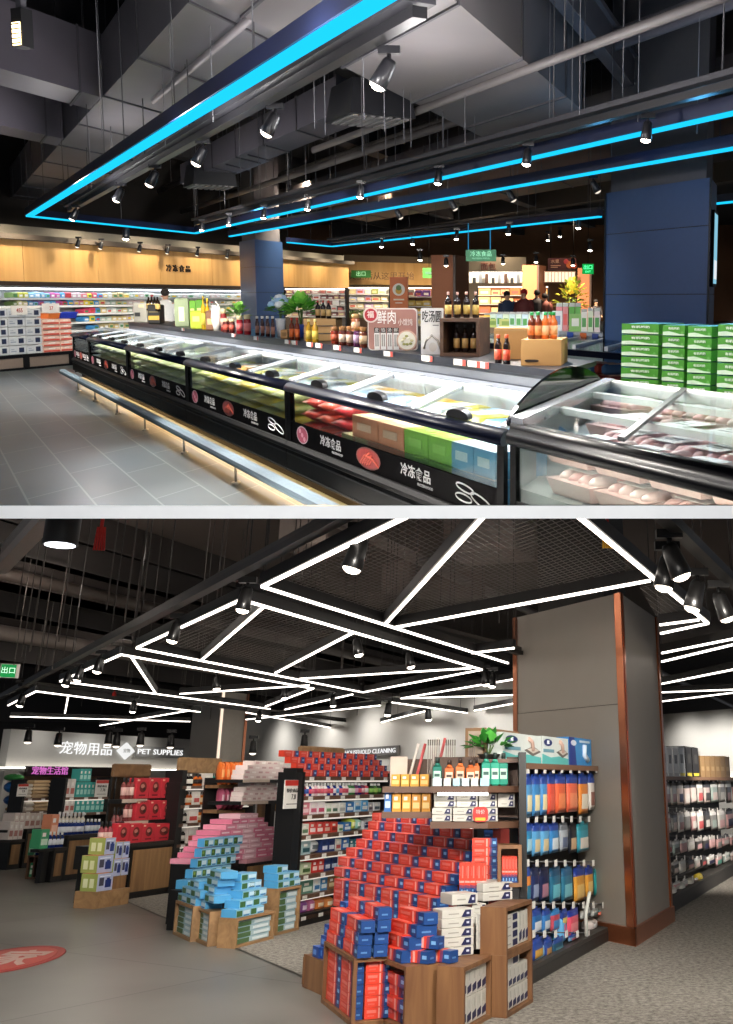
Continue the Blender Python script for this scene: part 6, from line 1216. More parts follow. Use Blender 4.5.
# ---- S1: bottle shelving behind the red coffee cartons
F1 = ortho(DN, DN.pz(178, 892), vB)
ys1 = [786, 805.5, 824, 844.5, 866, 882]
sh1, z1_, a10, a11 = shelf_unit(F1, 178.5, 252, ys1, .30, 'bottle_shelving', 'brown shelving of orange and black bottles behind the blue tissue pyramid', back='3e322a')
def px1(q): return 170 + q / 5.236
U1 = 'the bottle shelving'
def bl(p, q, t, c, c2, n, lk): return [(px1(p + (q - p) * k / n), px1(p + (q - p) * (k + 1) / n) - .3, 740 + t / 5.236, 'b', c, c2, lk) for k in range(n)]
R1 = [(0, bl(46, 84, 180, '1a1a1c', 'd8d4cc', 2, 'black bottle with white label') + bl(86, 128, 180, '1a1a1c', 'dcd8d0', 2, 'black bottle with white label') + bl(134, 176, 182, 'd06a2c', '2a1a14', 2, 'orange bottle') + [(px1(178), px1(222), 740 + 178 / 5.236, 'c', 'e2dcd6', 'b84a44', 'white and red price card')] + bl(224, 258, 178, '2a9a8a', 'cfe4dc', 2, 'teal bottle')),
      (1, bl(48, 88, 278, '1a1a1c', 'b8b0a8', 2, 'black bottle') + bl(90, 118, 276, 'd0622a', 'e0c8a8', 2, 'orange bottle') + [(px1(120), px1(156), 740 + 274 / 5.236, 'c', 'e4ded8', 'c0504a', 'white and red price card')] + bl(158, 188, 276, 'd87a34', 'e8d0a8', 2, 'orange bottle') + [(px1(190), px1(232), 740 + 272 / 5.236, 'c', 'e4e0da', 'b85048', 'white and red price card'), (px1(235), px1(258), 740 + 240 / 5.236, 'c', '2a62b0', 'c8d8ec', 'blue upright carton')]),
      (2, bl(46, 92, 364, '1a1a1c', 'c8c0b8', 3, 'black bottle') + [(px1(94), px1(146), 740 + 360 / 5.236, 'c', 'e6e2dc', 'c8453e', 'white and red price card')] + bl(148, 194, 358, 'd06a26', 'e8d4b0', 3, 'orange bottle') + bl(196, 246, 356, '2a8f84', 'cfe6e0', 3, 'teal bottle') + bl(250, 304, 374, 'a8d0c4', '5a9a8a', 3, 'pale teal bottle') + bl(306, 372, 374, 'd8925a', 'e8d0b8', 3, 'pale orange bottle')),
      (3, bl(46, 84, 466, '1a1a1c', 'b8b0a8', 2, 'black bottle') + [(px1(86), px1(142), 740 + 462 / 5.236, 'c', 'e4dcd6', 'c04a42', 'white and red price card')] + bl(144, 196, 458, 'd0662a', 'e0c49a', 3, 'orange bottle') + bl(198, 246, 456, '2f9488', 'd4e8e0', 3, 'teal bottle')),
      (4, bl(46, 86, 582, '1a1a1c', 'c8c4c0', 2, 'black bottle') + bl(88, 152, 578, 'c8562a', 'e8b890', 4, 'orange-red bottle')), (5, bl(46, 90, 682, '5a3424', 'b89a7a', 2, 'brown bottle'))]
for r, sp in R1: goods(F1, .06, z1_[r], sp, U1, SN[r], .12, grp='bottles on the bottle shelving', hm=z1_[r - 1] - z1_[r] - .075 if r else 9)
header(F1, 179, 221, 757, 773, .25, 'wooden header board above the bottle shelving beside the middle pillar')

# ---- generic small cabinet with wooden front
def cabinet(fr, x0, x1, yt, yb, depth, label, name='display_cabinet', b=0.0, frame=True, wood=None, topm=None):
    a0, a1 = fr.on(x0, b, .4), fr.on(x1, b, .4); zt = fr.pb(x0, yt, b).z; O = fr.P(a0, b, 0); t = thing(DN, name, label, 'cabinet', O); T = local(fr, O)
    m = MB(T); m.box(a0, b, 0, a1, b + depth, zt - .05, BLACK); part(t, 'body', m); m = MB(T); m.box(a0 + .05, b - .012, .09, a1 - .05, b, zt - .09, wood or OAKZ); part(t, 'front_panel', m); m = MB(T); m.box(a0 - .02, b - .03, zt - .05, a1 + .02, b + depth + .02, zt, topm or M('2c2622', .5)); part(t, 'top_board', m); return zt, a0, a1
# ---- T1: red cartons table beside the bottle shelving
FT = ortho(DN, DN.pz(128, 899.5), vB)
zt1, _, _ = cabinet(FT, 129, 172.5, 844, 899, .42, 'oak-fronted display cabinet under the red gift cartons')
a0, a1 = FT.on(176, .0, .5), FT.on(173, 0, .5); z = FT.pb(174, 770, 0).z; O = FT.P(a1, 0, 0); m = MB(local(FT, O)); m.box(a1, -.02, 0, a1 + .12, .3, z, BLACK); one(DN, 'end_post', m, 'black end post between the red gift cartons and the bottle shelving', 'post', O)
zs_ = [FT.pb(135, 799, .2).z, FT.pb(135, 821, .16).z]
for k, z in enumerate(zs_):
    b0 = (.2, .16)[k]; q0, q1 = FT.on(122 if k == 0 else 124, b0, z), FT.on(174, b0, z); O = FT.P(q0, b0, z); m = MB(local(FT, O)); m.box(q0, b0, z - .06, q1, .44, z, BLACK); m.box(q0, b0 - .02, z - .05, q0 + (q1 - q0) * .45, b0, z + .0, M('b8a89a', .5)); one(DN, 'wall_shelf', m, ['upper', 'lower'][k] + ' black shelf carrying red gift cartons', 'shelf', O)
def giftbox(fr, x0, x1, yt, b, z, lb, d=.16):
    a0, a1 = fr.on(x0, b, z), fr.on(x1, b, z); P = fr.P(a0, b, z + .002); s = DN.sc(P); h = (DN.pix(P)[1] - yt) / s; w = a1 - a0; t = thing(DN, 'gift_carton', lb, 'carton', P, fr.rot(), 'red gift cartons'); m = MB(); m.box(0, 0, 0, w * .97, d, h, M('c4303c', .4), bevel=.008); part(t, 'box_body', m)
    m = MB(); disc(m, w * .5, h * .55, w * .27, -.003, M('6e2420', .5), rz=h * .26); disc(m, w * .46, h * .6, w * .14, -.005, M('c08a78', .5), rz=h * .1); disc(m, w * .58, h * .46, w * .1, -.006, M('3a1c18', .5), rz=h * .08); m.box(w * .25, -.004, h * .12, w * .72, 0, h * .2, M('7a1c24', .5)); m.box(w * .06, -.004, h * .84, w * .22, 0, h * .92, M('e8c8a8', .5)); part(t, 'print', m)
for k, (p, q) in enumerate(((116, 128.3), (128.7, 141), (141.4, 154), (154.4, 171.5))): giftbox(FT, p, q, 825, .08, zt1, f'red gift carton on the cabinet top, {ORD[k]} from left')
for k, (p, q) in enumerate(((135, 148.3), (148.7, 160), (160.4, 172.5))): giftbox(FT, p, q, 779, .22, zs_[0], f'red gift carton on the upper black shelf, {ORD[k]} from left'); giftbox(FT, p, q, 801.5, .18, zs_[1], f'red gift carton on the lower black shelf, {ORD[k]} from left')
giftbox(FT, 126, 138, 811.5, .28, zt1 + .001, 'red gift carton behind the cabinet-top row, left one', .12); giftbox(FT, 138.5, 144.5, 811.5, .28, zt1 + .001, 'narrow red gift carton behind the cabinet-top row, right one', .12)
goods(FT, .22, zs_[0], [(122.5, 126.2, 779, 'b', '8a4a48', 'd8b0a8', 'pinkish can'), (126.6, 130.4, 779, 'b', '84423f', 'd0a8a0', 'pinkish can'), (130.8, 134.6, 779, 'b', '8a4a48', 'd8b0a8', 'pinkish can')], 'the red gift shelves', 'the upper shelf', grp='pinkish cans')
goods(FT, .18, zs_[1], [(125, 128.6, 801, 'b', '7a3a3c', 'c8a098', 'pinkish can'), (129, 132.4, 801, 'b', '84423f', 'd0a8a0', 'pinkish can')], 'the red gift shelves', 'the lower shelf', grp='pinkish cans')
goods(FT, .10, zt1, [(99.5, 103.5, 823.5, 'b', 'a8505a', 'd8b8b0', 'tall pinkish can'), (104, 108, 823.5, 'b', '9a4850', 'd0b0a8', 'tall pinkish can'), (108.5, 113, 823.5, 'b', 'a8505a', 'd8b8b0', 'tall pinkish can')], 'the red gift display', 'the cabinet edge', grp='pinkish cans')
O = FT.P(FT.on(97, .05, zt1), .05, 0); qa, qb = FT.on(99, .0, zt1), FT.on(128, 0, zt1); m = MB(local(FT, O)); m.box(qa, .06, zt1 - .3, qb - .02, .4, zt1 - .003, BLACK); m.box(qb - .5, .2, 0, qb - .02, .4, zt1 - .3, BLACK); one(DN, 'side_cabinet', m, 'black side cabinet under the tall pinkish cans', 'cabinet', O)
goods(FT, .30, zt1 + .0, [(111, 114.5, 810, 'b', '7a4444', 'c8a8a0', 'rear pinkish can'), (115, 118.5, 810, 'b', '844848', 'd0b0a8', 'rear pinkish can'), (119, 123, 810, 'b', '7a4444', 'c8a8a0', 'rear pinkish can')], 'the red gift display', 'the cabinet rear', grp='pinkish cans')
header(FT, 114, 151, 763.5, 777, .9, 'rounded brown header board above the red gift cartons', WOOD('6e5034', '846444', 'x', 3))
# ---- lavender and green carton stack on the floor
FL = ortho(DN, DN.pz(96, 909), vB); zb0 = FL.pb(112, 890, 0).z
a0, a1 = FL.on(96, 0, .1), FL.on(129, 0, .1); O = FL.P(a0, 0, 0); m = MB(local(FL, O)); m.box(a0, 0, 0, a1, .36, zb0, OAK); am = FL.on(112.5, .05, .3); zb1 = FL.pb(113, 876.5, .1).z; m.box(am, .08, zb0, a1, .36, zb1, OAKZ); one(DN, 'stepped_plinth', m, 'stepped oak plinth under the lavender and green cartons', 'plinth', O)
hL = (FL.pb(96.5, 858, .1).z - FL.pb(96.5, 875.5, .1).z)
def lav(x0, x1, b, z, h, lb, d=.27):
    a0, a1 = FL.on(x0, b, z), FL.on(x1, b, z); w = (a1 - a0); t = thing(DN, 'pet_food_carton', lb, 'carton', FL.P(a0, b, z + .002), FL.rot(), 'lavender and green cartons'); m = MB(); m.box(0, 0, 0, w * .98, d, h * .98, {'all': M('a8b08a', .45), 'front': M('b4bcd8', .45), 'top': M('d88a5a', .5), 'left': M('9aa658', .45)}); part(t, 'box_body', m)
    m = MB(); m.box(w * .5, -.004, h * .18, w * .86, .002, h * .62, M('24387a', .45)); m.box(w * .58, -.006, h * .6, w * .76, .002, h * .72, M('24387a', .45)); m.box(w * .12, -.004, h * .3, w * .4, .002, h * .75, M('4a4a5a', .5)); m.box(w * .14, -.004, h * .8, w * .8, .002, h * .86, M('dfe2ee', .5)); m.box(-.004, d * .2, h * .2, .003, d * .45, h * .7, M('d4d8b0', .5)); m.box(-.004, d * .58, h * .2, .003, d * .85, h * .7, M('d4d8b0', .5)); part(t, 'print', m)
lav(96, 112, .02, zb0, hL, 'lavender carton at the bottom of the stack, beside the oak step')
for k, (p, q) in enumerate(((96.3, 112), (112.3, 120.3), (120.6, 127.8))): lav(p, q, .10, zb0 + hL if k == 0 else zb1, hL, f'lavender carton in the middle layer of the stack, {ORD[k]} from left')
for k, (p, q) in enumerate(((104, 114.5), (114.8, 121.5), (121.8, 128.5))): lav(p, q, .14, zb0 + 2 * hL if k == 0 else zb1 + hL, hL * .98, f'lavender carton in the top layer of the stack, {ORD[k]} from left')
# ---- T2: navy bottle table at the left
F3 = ortho(DN, DN.pz(66, 880.5), vB)
zA, qa, qb = cabinet(F3, 65.5, 98, 835.5, 880, .22, 'oak cabinet under the navy and white bottles at the left')
zB, _, _ = cabinet(F3, 53.5, 64.8, 848, 880, .2, 'narrow oak cabinet step left of the navy bottle cabinet', b=-.02)
goods(F3, .08, zA, [(49.5, 57, 816, 'c', 'd88a68', 'e8b8a0', 'peach carton')] + [(57.5 + 3.9 * k, 61.2 + 3.9 * k, 821, 'w', '22387a', 'dfe2ea', 'navy and white bottle') for k in range(7)] + [(86.5 + 3.8 * k, 90.1 + 3.8 * k, 820, 'w', '243a78', 'd8dce6', 'navy and white bottle') for k in range(4)], 'the left oak cabinet', 'the top', .2, grp='navy and white bottles')
goods(F3, .14, zA, [(57 + 4 * k, 60.8 + 4 * k, 813.5, 'w', 'e0d8c8', '243a7a', 'rear pale bottle') for k in range(7)], 'the left oak cabinet', 'the rear row', .2, grp='navy and white bottles')
O = F3.P(F3.on(49, .05, zA), .05, 0); q0 = F3.on(48.5, .05, zA); m = MB(local(F3, O)); m.box(q0, .04, zA - .06, qa - .03, .22, zA - .003, BLACK); m.box(q0 + .3, .15, 0, qa - .03, .22, zA - .06, BLACK); one(DN, 'side_shelf', m, 'black side shelf under the peach carton', 'shelf', O)
goods(F3, .02, zB, [(39, 47.8, 831, 'c', '3f9a6a', 'c8e0cc', 'green carton')] + [(48.5 + 4 * k, 52.2 + 4 * k, 833, 'w', '22387a', 'dfe2ea', 'navy and white bottle') for k in range(4)], 'the left oak step', 'the top', .2, grp='navy and white bottles')
O = F3.P(F3.on(38.5, 0, zB), 0, 0); q0, q1 = F3.on(38.5, -.02, zB), F3.on(53.2, -.02, zB); m = MB(local(F3, O)); m.box(q0, -.02, zB - .05, q1, .15, zB - .003, BLACK); m.box(q0 + .2, .05, 0, q1, .15, zB - .05, BLACK); one(DN, 'side_step', m, 'black step under the green carton at the left', 'plinth', O)
FC = ortho(DN, DN.pz(28, 879), (1, 0, 0))
def open_crate(f, O, w, d, h, rz, label, mat=None, right_open=False, shelfz=(), split=(), left_open=False, name='wooden_crate', th=.028):
    t = thing(DN, name, label, 'crate', O, rz); c = mat or CRATE
    for nm, bx in (('top_board', (0, 0, h - th, w, d, h)), ('bottom_board', (0, 0, 0, w, d, th)), ('back_board', (th, d - th, th, w - th, d, h - th))): m = MB(); m.box(*bx, c); part(t, nm, m)
    for nm, x, op in (('side_board', 0, left_open), ('side_board', w - th, right_open)):
        m = MB()
        if op: m.box(x, 0, th, x + th, th, h - th, c); m.box(x, d - th, th, x + th, d - .001, h - th, c)
        else: m.box(x, 0, th, x + th, d, h - th, c)
        part(t, nm, m)
    for x in split: m = MB(); m.box(x - th / 2, .01, th, x + th / 2, d - th, h - th, c); part(t, 'divider', m)
    return t
a0, a1 = FC.on(27.5, 0, .3), FC.on(41, 0, .3); hC = FC.pb(28, 855.5, 0).z; wC = a1 - a0
open_crate(FC, FC.P(a0, 0, 0), wC, .2, hC, FC.rot(), 'low brown crate with two open cubbies at the lower left', split=(wC * .5,), mat=WOOD('5e3c28', '72503a', 'z', 5))
q1 = FC.on(51, 0, .3); m = MB(); m.box(0, 0, 0, q1 - a1 - .01, .2, hC - .002, WOOD('5e3c28', '72503a', 'z', 5)); m.box(.01, -.004, .03, q1 - a1 - .02, 0, hC - .03, WOOD('5e3c28', '72503a', 'z', 5)); one(DN, 'wooden_block', m, 'brown wooden block right of the low crate with two cubbies', 'block', FC.P(a1 + .006, 0, 0), FC.rot())
goods(FC, .06, .03, [(28.6, 33.4, 864, 'c', '3f9a6a', 'c8e0cc', 'green carton'), (35.4, 39, 866, 'w', '22387a', 'dfe2ea', 'navy and white bottle')], 'the low left crate', 'the floor', .12, grp='navy and white bottles')
goods(FC, .05, hC, [(27.5, 34, 841, 'c', '3f9a6a', 'c8e0cc', 'green carton')] + [(34.6 + 3.7 * k, 38 + 3.7 * k, 843, 'w', '22387a', 'dfe2ea', 'navy and white bottle') for k in range(4)], 'the low left crate', 'the top', .2, grp='navy and white bottles')
# shelves behind T2 with teal, beige and white packs
F4 = ortho(DN, DN.pz(62, 872), vB)
t, z4, _, _ = shelf_unit(F4, 63, 106, [797.5, 813.5], .3, 'pet_shelving', 'black shelving with teal packs behind the navy bottles', back='1c1816', top=F4.pb(63, 779, 0).z)
goods(F4, .08, z4[0], [(64, 68.8, 780, 'c', 'dcd6d0', 'b86a60', 'white and red carton'), (69.2, 74, 780, 'c', 'dcd6d0', 'b86a60', 'white and red carton')] + [(75.5 + 3.7 * k, 79 + 3.7 * k, 783, 'c', '3fa8a0', 'a8dcd4', 'teal carton') for k in range(5)], 'the left pet shelving', SN[0], .2, grp='packs on the left pet shelving')
zq = z4[0] + 14.5 / DN.sc(F4.P(F4.on(82, .1, z4[0]), .1, z4[0])); 
goods(F4, .09, zq, [(79 + 3.9 * k, 82.7 + 3.9 * k, 769.5, 'c', '46b0a8', 'b0e0d8', 'teal carton') for k in range(3)], 'the left pet shelving', 'the teal pile top', .2, grp='packs on the left pet shelving')
goods(F4, .08, z4[1], [(64, 68.5, 799.5, 'c', 'd8d2cc', 'b06a60', 'white and red carton'), (69, 73.5, 799.5, 'c', 'd8d2cc', 'b06a60', 'white and red carton')] + [(75 + 4.9 * k, 79.6 + 4.9 * k, 800, 'c', '35a098', 'a0d8d0', 'teal carton') for k in range(6)], 'the left pet shelving', SN[1], .2, grp='packs on the left pet shelving')
F5 = ortho(DN, DN.pz(20, 868), vB)
t, z5, _, _ = shelf_unit(F5, 22, 61, [798.5, 812], .3, 'towel_shelving', 'black shelving with beige folded packs at the far left', back='1c1816', top=F5.pb(22, 781, 0).z)
def pile(f, x0, x1, b, z, n, hpx, c, lb, unit, grp, cols=None, d=.2, name='flat_pack', off=0.0):
    a0, a1 = f.on(x0, b, z), f.on(x1, b, z); P = f.P(a0, b, z); h = hpx / DN.sc(P)
    for r in range(n): m = MB(); m.box(0, 0, 0, a1 - a0, d, h * .94, M((cols or [c])[r % len(cols or [c])], .5), bevel=h * .3); one(DN, name, m, f'{lb}, {ORD[r]} up in {unit}', 'pack', f.P(a0 + off * (r % 2), b, z + .002 + r * h), f.rot(), group=grp)
    return h
pile(F5, 32, 48.5, .08, z5[0], 5, 3.4, '', 'beige folded pack', 'the right pile of the upper far-left shelf', 'beige packs', ['cdb28c', 'c4a67e', 'd4bc98']); pile(F5, 26, 31.5, .08, z5[0], 4, 3.4, '', 'pale folded pack', 'the left pile of the upper far-left shelf', 'beige packs', ['d8d0c4', 'ccc4b8'])
pile(F5, 34, 58, .08, z5[1], 3, 3.3, '', 'beige folded pack', 'the right pile of the lower far-left shelf', 'beige packs', ['c9ae86', 'd2b994']); pile(F5, 25, 33.5, .08, z5[1], 2, 4.5, '', 'pale folded pack', 'the left pile of the lower far-left shelf', 'beige packs', ['d4ccc0'])
def price_sign(f, x0, x1, yt, yb, b, lb, big='9.9'):
    zb_, zt = f.pb(x0, yb, b).z, f.pb(x0, yt, b).z; a0, a1 = f.on(x0, b, zb_), f.on(x1, b, zb_); w, h = a1 - a0, zt - zb_; t = thing(DN, 'price_sign', lb, 'sign', f.P(a0, b, zb_), f.rot())
    m = MB(); m.box(0, 0, 0, w, .012, h, M('dcdad4', .5)); part(t, 'board', m); m = MB(); m.box(.01 * w, -.003, h * .80, w * .99, .001, h * .99, M('b8342c', .5)); m.text('特价商品', h * .15, (w / 2, -.004, h * .62), (1, 0, 0), (0, 0, 1), M('3a3634', .5), width=w * .75, bold=.02, lift=.002); m.text(big, h * .26, (w * .58, -.004, h * .40), (1, 0, 0), (0, 0, 1), M('3a3634', .5), lift=.002); m.box(w * .15, -.003, h * .14, w * .85, .001, h * .18, M('8a8884', .5)); part(t, 'print', m)
price_sign(F4, 94.5, 107, 780, 797, -.04, 'white price sign with red band in front of the teal cartons', '7.78'); price_sign(F5, 49.5, 60.5, 783, 798, -.04, 'white price sign with red band beside the beige packs', '7.78'); price_sign(F5, 16.5, 27, 784, 796.5, -.05, 'white price sign with red band at the far left edge', '9.9')
# far left: cabinets with cartons, blue rounded bags
F6 = ortho(DN, DN.pz(24, 868), vB)
zE, _, _ = cabinet(F6, 24.5, 50, 829, 866, .4, 'dark cabinet with oak front at the far left under white cartons'); zG, _, _ = cabinet(F6, 9.5, 22, 840, 868, .35, 'lower oak-fronted cabinet at the left edge', b=-.05)
goods(F6, .05, zE, [(13 + 5.4 * k, 18 + 5.4 * k, 814, 'c', 'd8ccc4', 'a87a70', 'white carton with red edge') for k in range(8)], 'the far-left cabinet', 'the top', .3, grp='white cartons at the far left')
goods(F6, .0, zG, [(8 + 4.8 * k, 12.4 + 4.8 * k, 823, 'c', 'dcd2cc', 'b07a72', 'white carton with red edge') for k in range(3)], 'the lower far-left cabinet', 'top', .3, grp='white cartons at the far left')
O = F6.P(F6.on(7, .05, zE), .05, 0); q0, q1 = F6.on(6, .05, zE), F6.on(24, .05, zE); m = MB(local(F6, O)); m.box(q0, .3, 0, q1, .4, zE - .003, BLACK); m.box(q0, .04, zE - .05, q1, .3, zE - .003, BLACK); one(DN, 'side_shelf', m, 'black side shelf at the left edge under the white cartons', 'shelf', O)
for k, (x, y, rx_, rz_, c, lb) in enumerate(((15, 800, 8.5, 5.5, '1c4f8f', 'lower big blue rounded bag at the left edge'), (15, 787, 8, 6, '1f62a8', 'upper big blue rounded bag at the left edge'), (14, 777.5, 5, 3.5, '3f8f4a', 'green rounded bag on top of the blue bags'), (16, 809, 7, 3, 'c89a34', 'yellow rounded bag below the blue bags'))):
    q = F6.pb(x, y, .5); P = F6.P(q.x, .5, q.z); s = DN.sc(P); m = MB(); m.ball((0, 0, 0), rx_ / s, .25, rz_ / s, M(c, .4), 14, 9); m.tube([(-rx_ / s * .4, -.1, rz_ / s * .8), (0, -.1, rz_ / s * 1.15), (rx_ / s * .4, -.1, rz_ / s * .8)], .012, M('e0e0e0', .5), 6); one(DN, 'pet_bag', m, lb, 'bag', P, F6.rot())
# low dark shop front strip behind with a glowing pink caption
q0, q1 = WL.on(26, -.4, 1.6), WL.on(150, -.4, 1.6); zz0, zz1 = WL.pb(30, 776, -.4).z, WL.pb(30, 766, -.4).z; O = WL.P(q0, -.4, 0); t = thing(DN, 'dark_shelf_header', 'long dark header strip under the PET SUPPLIES wall', 'header strip', O); m = MB(local(WL, O)); m.box(q0, -.4, zz0, q1, -.3, zz1, M('241814', .5)); part(t, 'strip', m); m = MB(local(WL, O)); m.text('宠物生活馆', .26, (WL.on(50, -.42, 1.8), -.42, (zz0 + zz1) / 2), (1, 0, 0), (0, 0, 1), EM('c86ab8', 1.2), width=1.5, lift=.01); part(t, 'caption', m)
m = MB(local(WL, O)); m.box(q0, -.35, 0, q1, -.28, zz0, M('5a4432', .7)); part(t, 'rear_board', m)
# ------------------------------------------------------------------ red toothpaste pyramid
P0 = DN.pz(437, 932, .48); RF = ortho(DN, P0, -uB); ZT0 = .48; H_, L_, D_ = .0785, .36, .105
aL = RF.on(334, 0, ZT0); O = RF.P(aL, 0, 0); T = local(RF, O)
st = thing(DN, 'stepped_table', 'dark stepped display table under the red toothpaste pyramid', 'display table', O)
m = MB(T); m.box(aL, .02, 0, -.02, .5, ZT0 - .04, BLACK); m.box(aL, .5, 0, -.55, 1.05, ZT0 - .04, BLACK); part(st, 'body', m); m = MB(T); m.box(aL - .01, -.01, ZT0 - .04, .02, .5, ZT0, M('2c211b', .5)); m.box(aL - .01, .5, ZT0 - .04, -.5, 1.06, ZT0, M('2c211b', .5)); part(st, 'top_board', m)
NR, bs = 7, .115
tops = [(334, 437), (334, 446), (338, 455), (346, 463), (356, 470), (362, 476), (368, 483), (372, 489)]
m = MB(T)
for k in range(1, NR + 1): m.box(aL + .25, bs * k + .01, ZT0, RF.on(tops[k][1], bs * k, ZT0 + H_ * (2 + k)) - .05, bs * (k + 1) + .01 if k < NR else 1.05, ZT0 + H_ * (2 + k) - .002, M('8a2a22', .6))
part(st, 'inner_steps', m)
rn = random.Random(13)
for k in range(NR + 1):
    z = ZT0 + H_ * (2 + k); b = bs * k; aA, aB = RF.on(tops[k][0], b, z), (.0 if k == 0 else RF.on(tops[k][1], b, z)); n = max(2, round((aB - aA) / (L_ + .01))); w = (aB - aA) / n; ly = range(3) if k == 0 else [2]
    for i in range(n):
        for r in ly:
            zz = ZT0 + H_ * r if k == 0 else z
            tooth(RF, aA + w * i, b, zz + .001, f'red toothpaste carton, {ORD[i]} from left, {["lowest layer", "second layer", "front top layer", "second step", "third step", "fourth step", "fifth step", "sixth step", "seventh step", "eighth step", "ninth step"][r if k == 0 else k + 2]} of the red pyramid', w - .006, D_, H_ - .002, rn.uniform(-.02, .02))
# loose higher piles at the back left of the pyramid, and its right wing of upright cartons
for j, (xa, xb, n) in enumerate(((384, 402, 2), (404, 424, 1))):
    b = bs * 7 + .115; z = ZT0 + H_ * 10; a0, a1 = RF.on(xa, b, z), RF.on(xb, b, z)
    for r in range(n): tooth(RF, a0 + .02 * (r % 2), b, z + H_ * r, f'red toothpaste carton in the {["left", "right"][j]} pile on the pyramid crest, {ORD[r]} up', a1 - a0, D_, H_ - .002)
FE = ortho(DN, DN.pz(455, 1003), (1, 0, 0))
zW = FE.pb(470, 896, 0).z; q0, q1 = FE.on(457, 0, zW), FE.on(488, 0, zW); O = FE.P(q0, 0, 0); m = MB(local(FE, O)); m.box(q0, 0, 0, q1, .36, zW - .03, BLACK); m.box(q0 - .01, -.02, zW - .03, q1 + .01, .38, zW, BROWN); one(DN, 'side_plinth', m, 'dark plinth under the upright red cartons right of the pyramid', 'plinth', O)
for k in range(5):
    x0 = 459 + 5.5 * k; q = FE.on(x0, .03, zW); s = DN.sc(FE.P(q, .03, zW)); h = 30 / s; w = 5.3 / s
    m = tooth_mesh(round(h, 3), .1, round(w, 3)); o = one(DN, 'toothpaste_carton', m, f'upright red toothpaste carton right of the pyramid, {ORD[k]} from left', 'toothpaste carton', FE.P(q, .03, zW + h + .002), FE.rot(), group=TG); o.matrix_world = Matrix.Translation(FE.P(q, .03, zW + h + .002)) @ Matrix.Rotation(FE.rot(), 4, 'Z') @ Matrix.Rotation(PI / 2, 4, 'Y')
for r in range(6):
    q = FE.on(472, .2, zW + .1); q2 = FE.on(497, .2, zW + .1); s = DN.sc(FE.P(q, .2, .9)); h = 8.4 / s; tooth(FE, q, .2, zW + .002 + h * r, f'red toothpaste carton lying right of the pyramid, {ORD[r]} up', q2 - q, .12, h * .97)
# cubby with upright red cartons, and row above it
FD = ortho(DN, DN.pz(497, 1006), (1, 0, 0)); zc0, zc1 = FD.pb(498, 887, .1).z, FD.pb(498, 845, .1).z; q0, q1 = FD.on(497.5, .1, zc0), FD.on(522, .1, zc0)
open_crate(FD, FD.P(q0, .1, zc0), q1 - q0, .22, zc1 - zc0, FD.rot(), 'brown cubby of upright red cartons beside the black end post')
m = MB(); m.box(.02, .02, 0, q1 - q0 - .02, .22, zc0 - .004, BLACK); one(DN, 'side_plinth', m, 'dark plinth under the brown cubby by the end post', 'plinth', FD.P(q0, .1, 0), FD.rot())
w = (q1 - q0 - .07) / 5
for k in range(5):
    h = (zc1 - zc0) * .62; o = one(DN, 'toothpaste_carton', tooth_mesh(round(h, 3), .1, round(w * .95, 3)), f'upright red carton in the brown cubby, {ORD[k]} from left', 'toothpaste carton', FD.P(q0 + .035 + w * k, .13, zc0 + .03 + h), FD.rot(), group=TG); o.matrix_world = Matrix.Translation(FD.P(q0 + .035 + w * k, .13, zc0 + .03 + h)) @ Matrix.Rotation(FD.rot(), 4, 'Z') @ Matrix.Rotation(PI / 2, 4, 'Y')
# ---- end gondola above: shelves, mouthwash, white and yellow cartons
FG = ortho(DN, DN.pz(431, 1000), (1, 0, 0)); bG = .0
zM, zN = FG.pb(431, 786, 0).z, FG.pb(431, 822, 0).z; qA, qB, qC = FG.on(431, 0, zM), FG.on(488, 0, zM), FG.on(519, 0, zM)
O = FG.P(qA, 0, 0); T = local(FG, O); g = thing(DN, 'end_gondola', 'dark end gondola with mouthwash and white cartons above the red pyramid', 'shelving', O); zTop = FG.pb(500, 757, .42).z
m = MB(T); m.box(qA, .42, 1.3, qC, .45, zTop, M('4e382b', .6)); part(g, 'back_panel', m)
m = MB(T); m.box(qC, -.03, 0, qC + .06, .45, zTop + .03, BLACK); part(g, 'end_post', m)
for z, nm in ((zM, 'mouthwash'), (zN, 'carton')):
    m = MB(T); m.prism([(qA, 0), (qB, 0), (qC, .16), (qC, .42), (qA, .42)], z - .05, z, BROWN, ax=2); part(g, 'shelf', m)
m = MB(T); m.box(qA + .05, .1, zM - .075, qB, .14, zM - .05, EM('fff8ee', 5)); part(g, 'light_strip', m)
for k in range(6): q = qA + (qB - qA) * (.03 + .16 * k); m = MB(T); m.box(q, -.01, zM + .0, q + .09, .0, zM + .06, M(['c8dce4', 'e0dcd4', 'a8ccd8'][k % 3], .5)); part(g, 'price_tag', m)
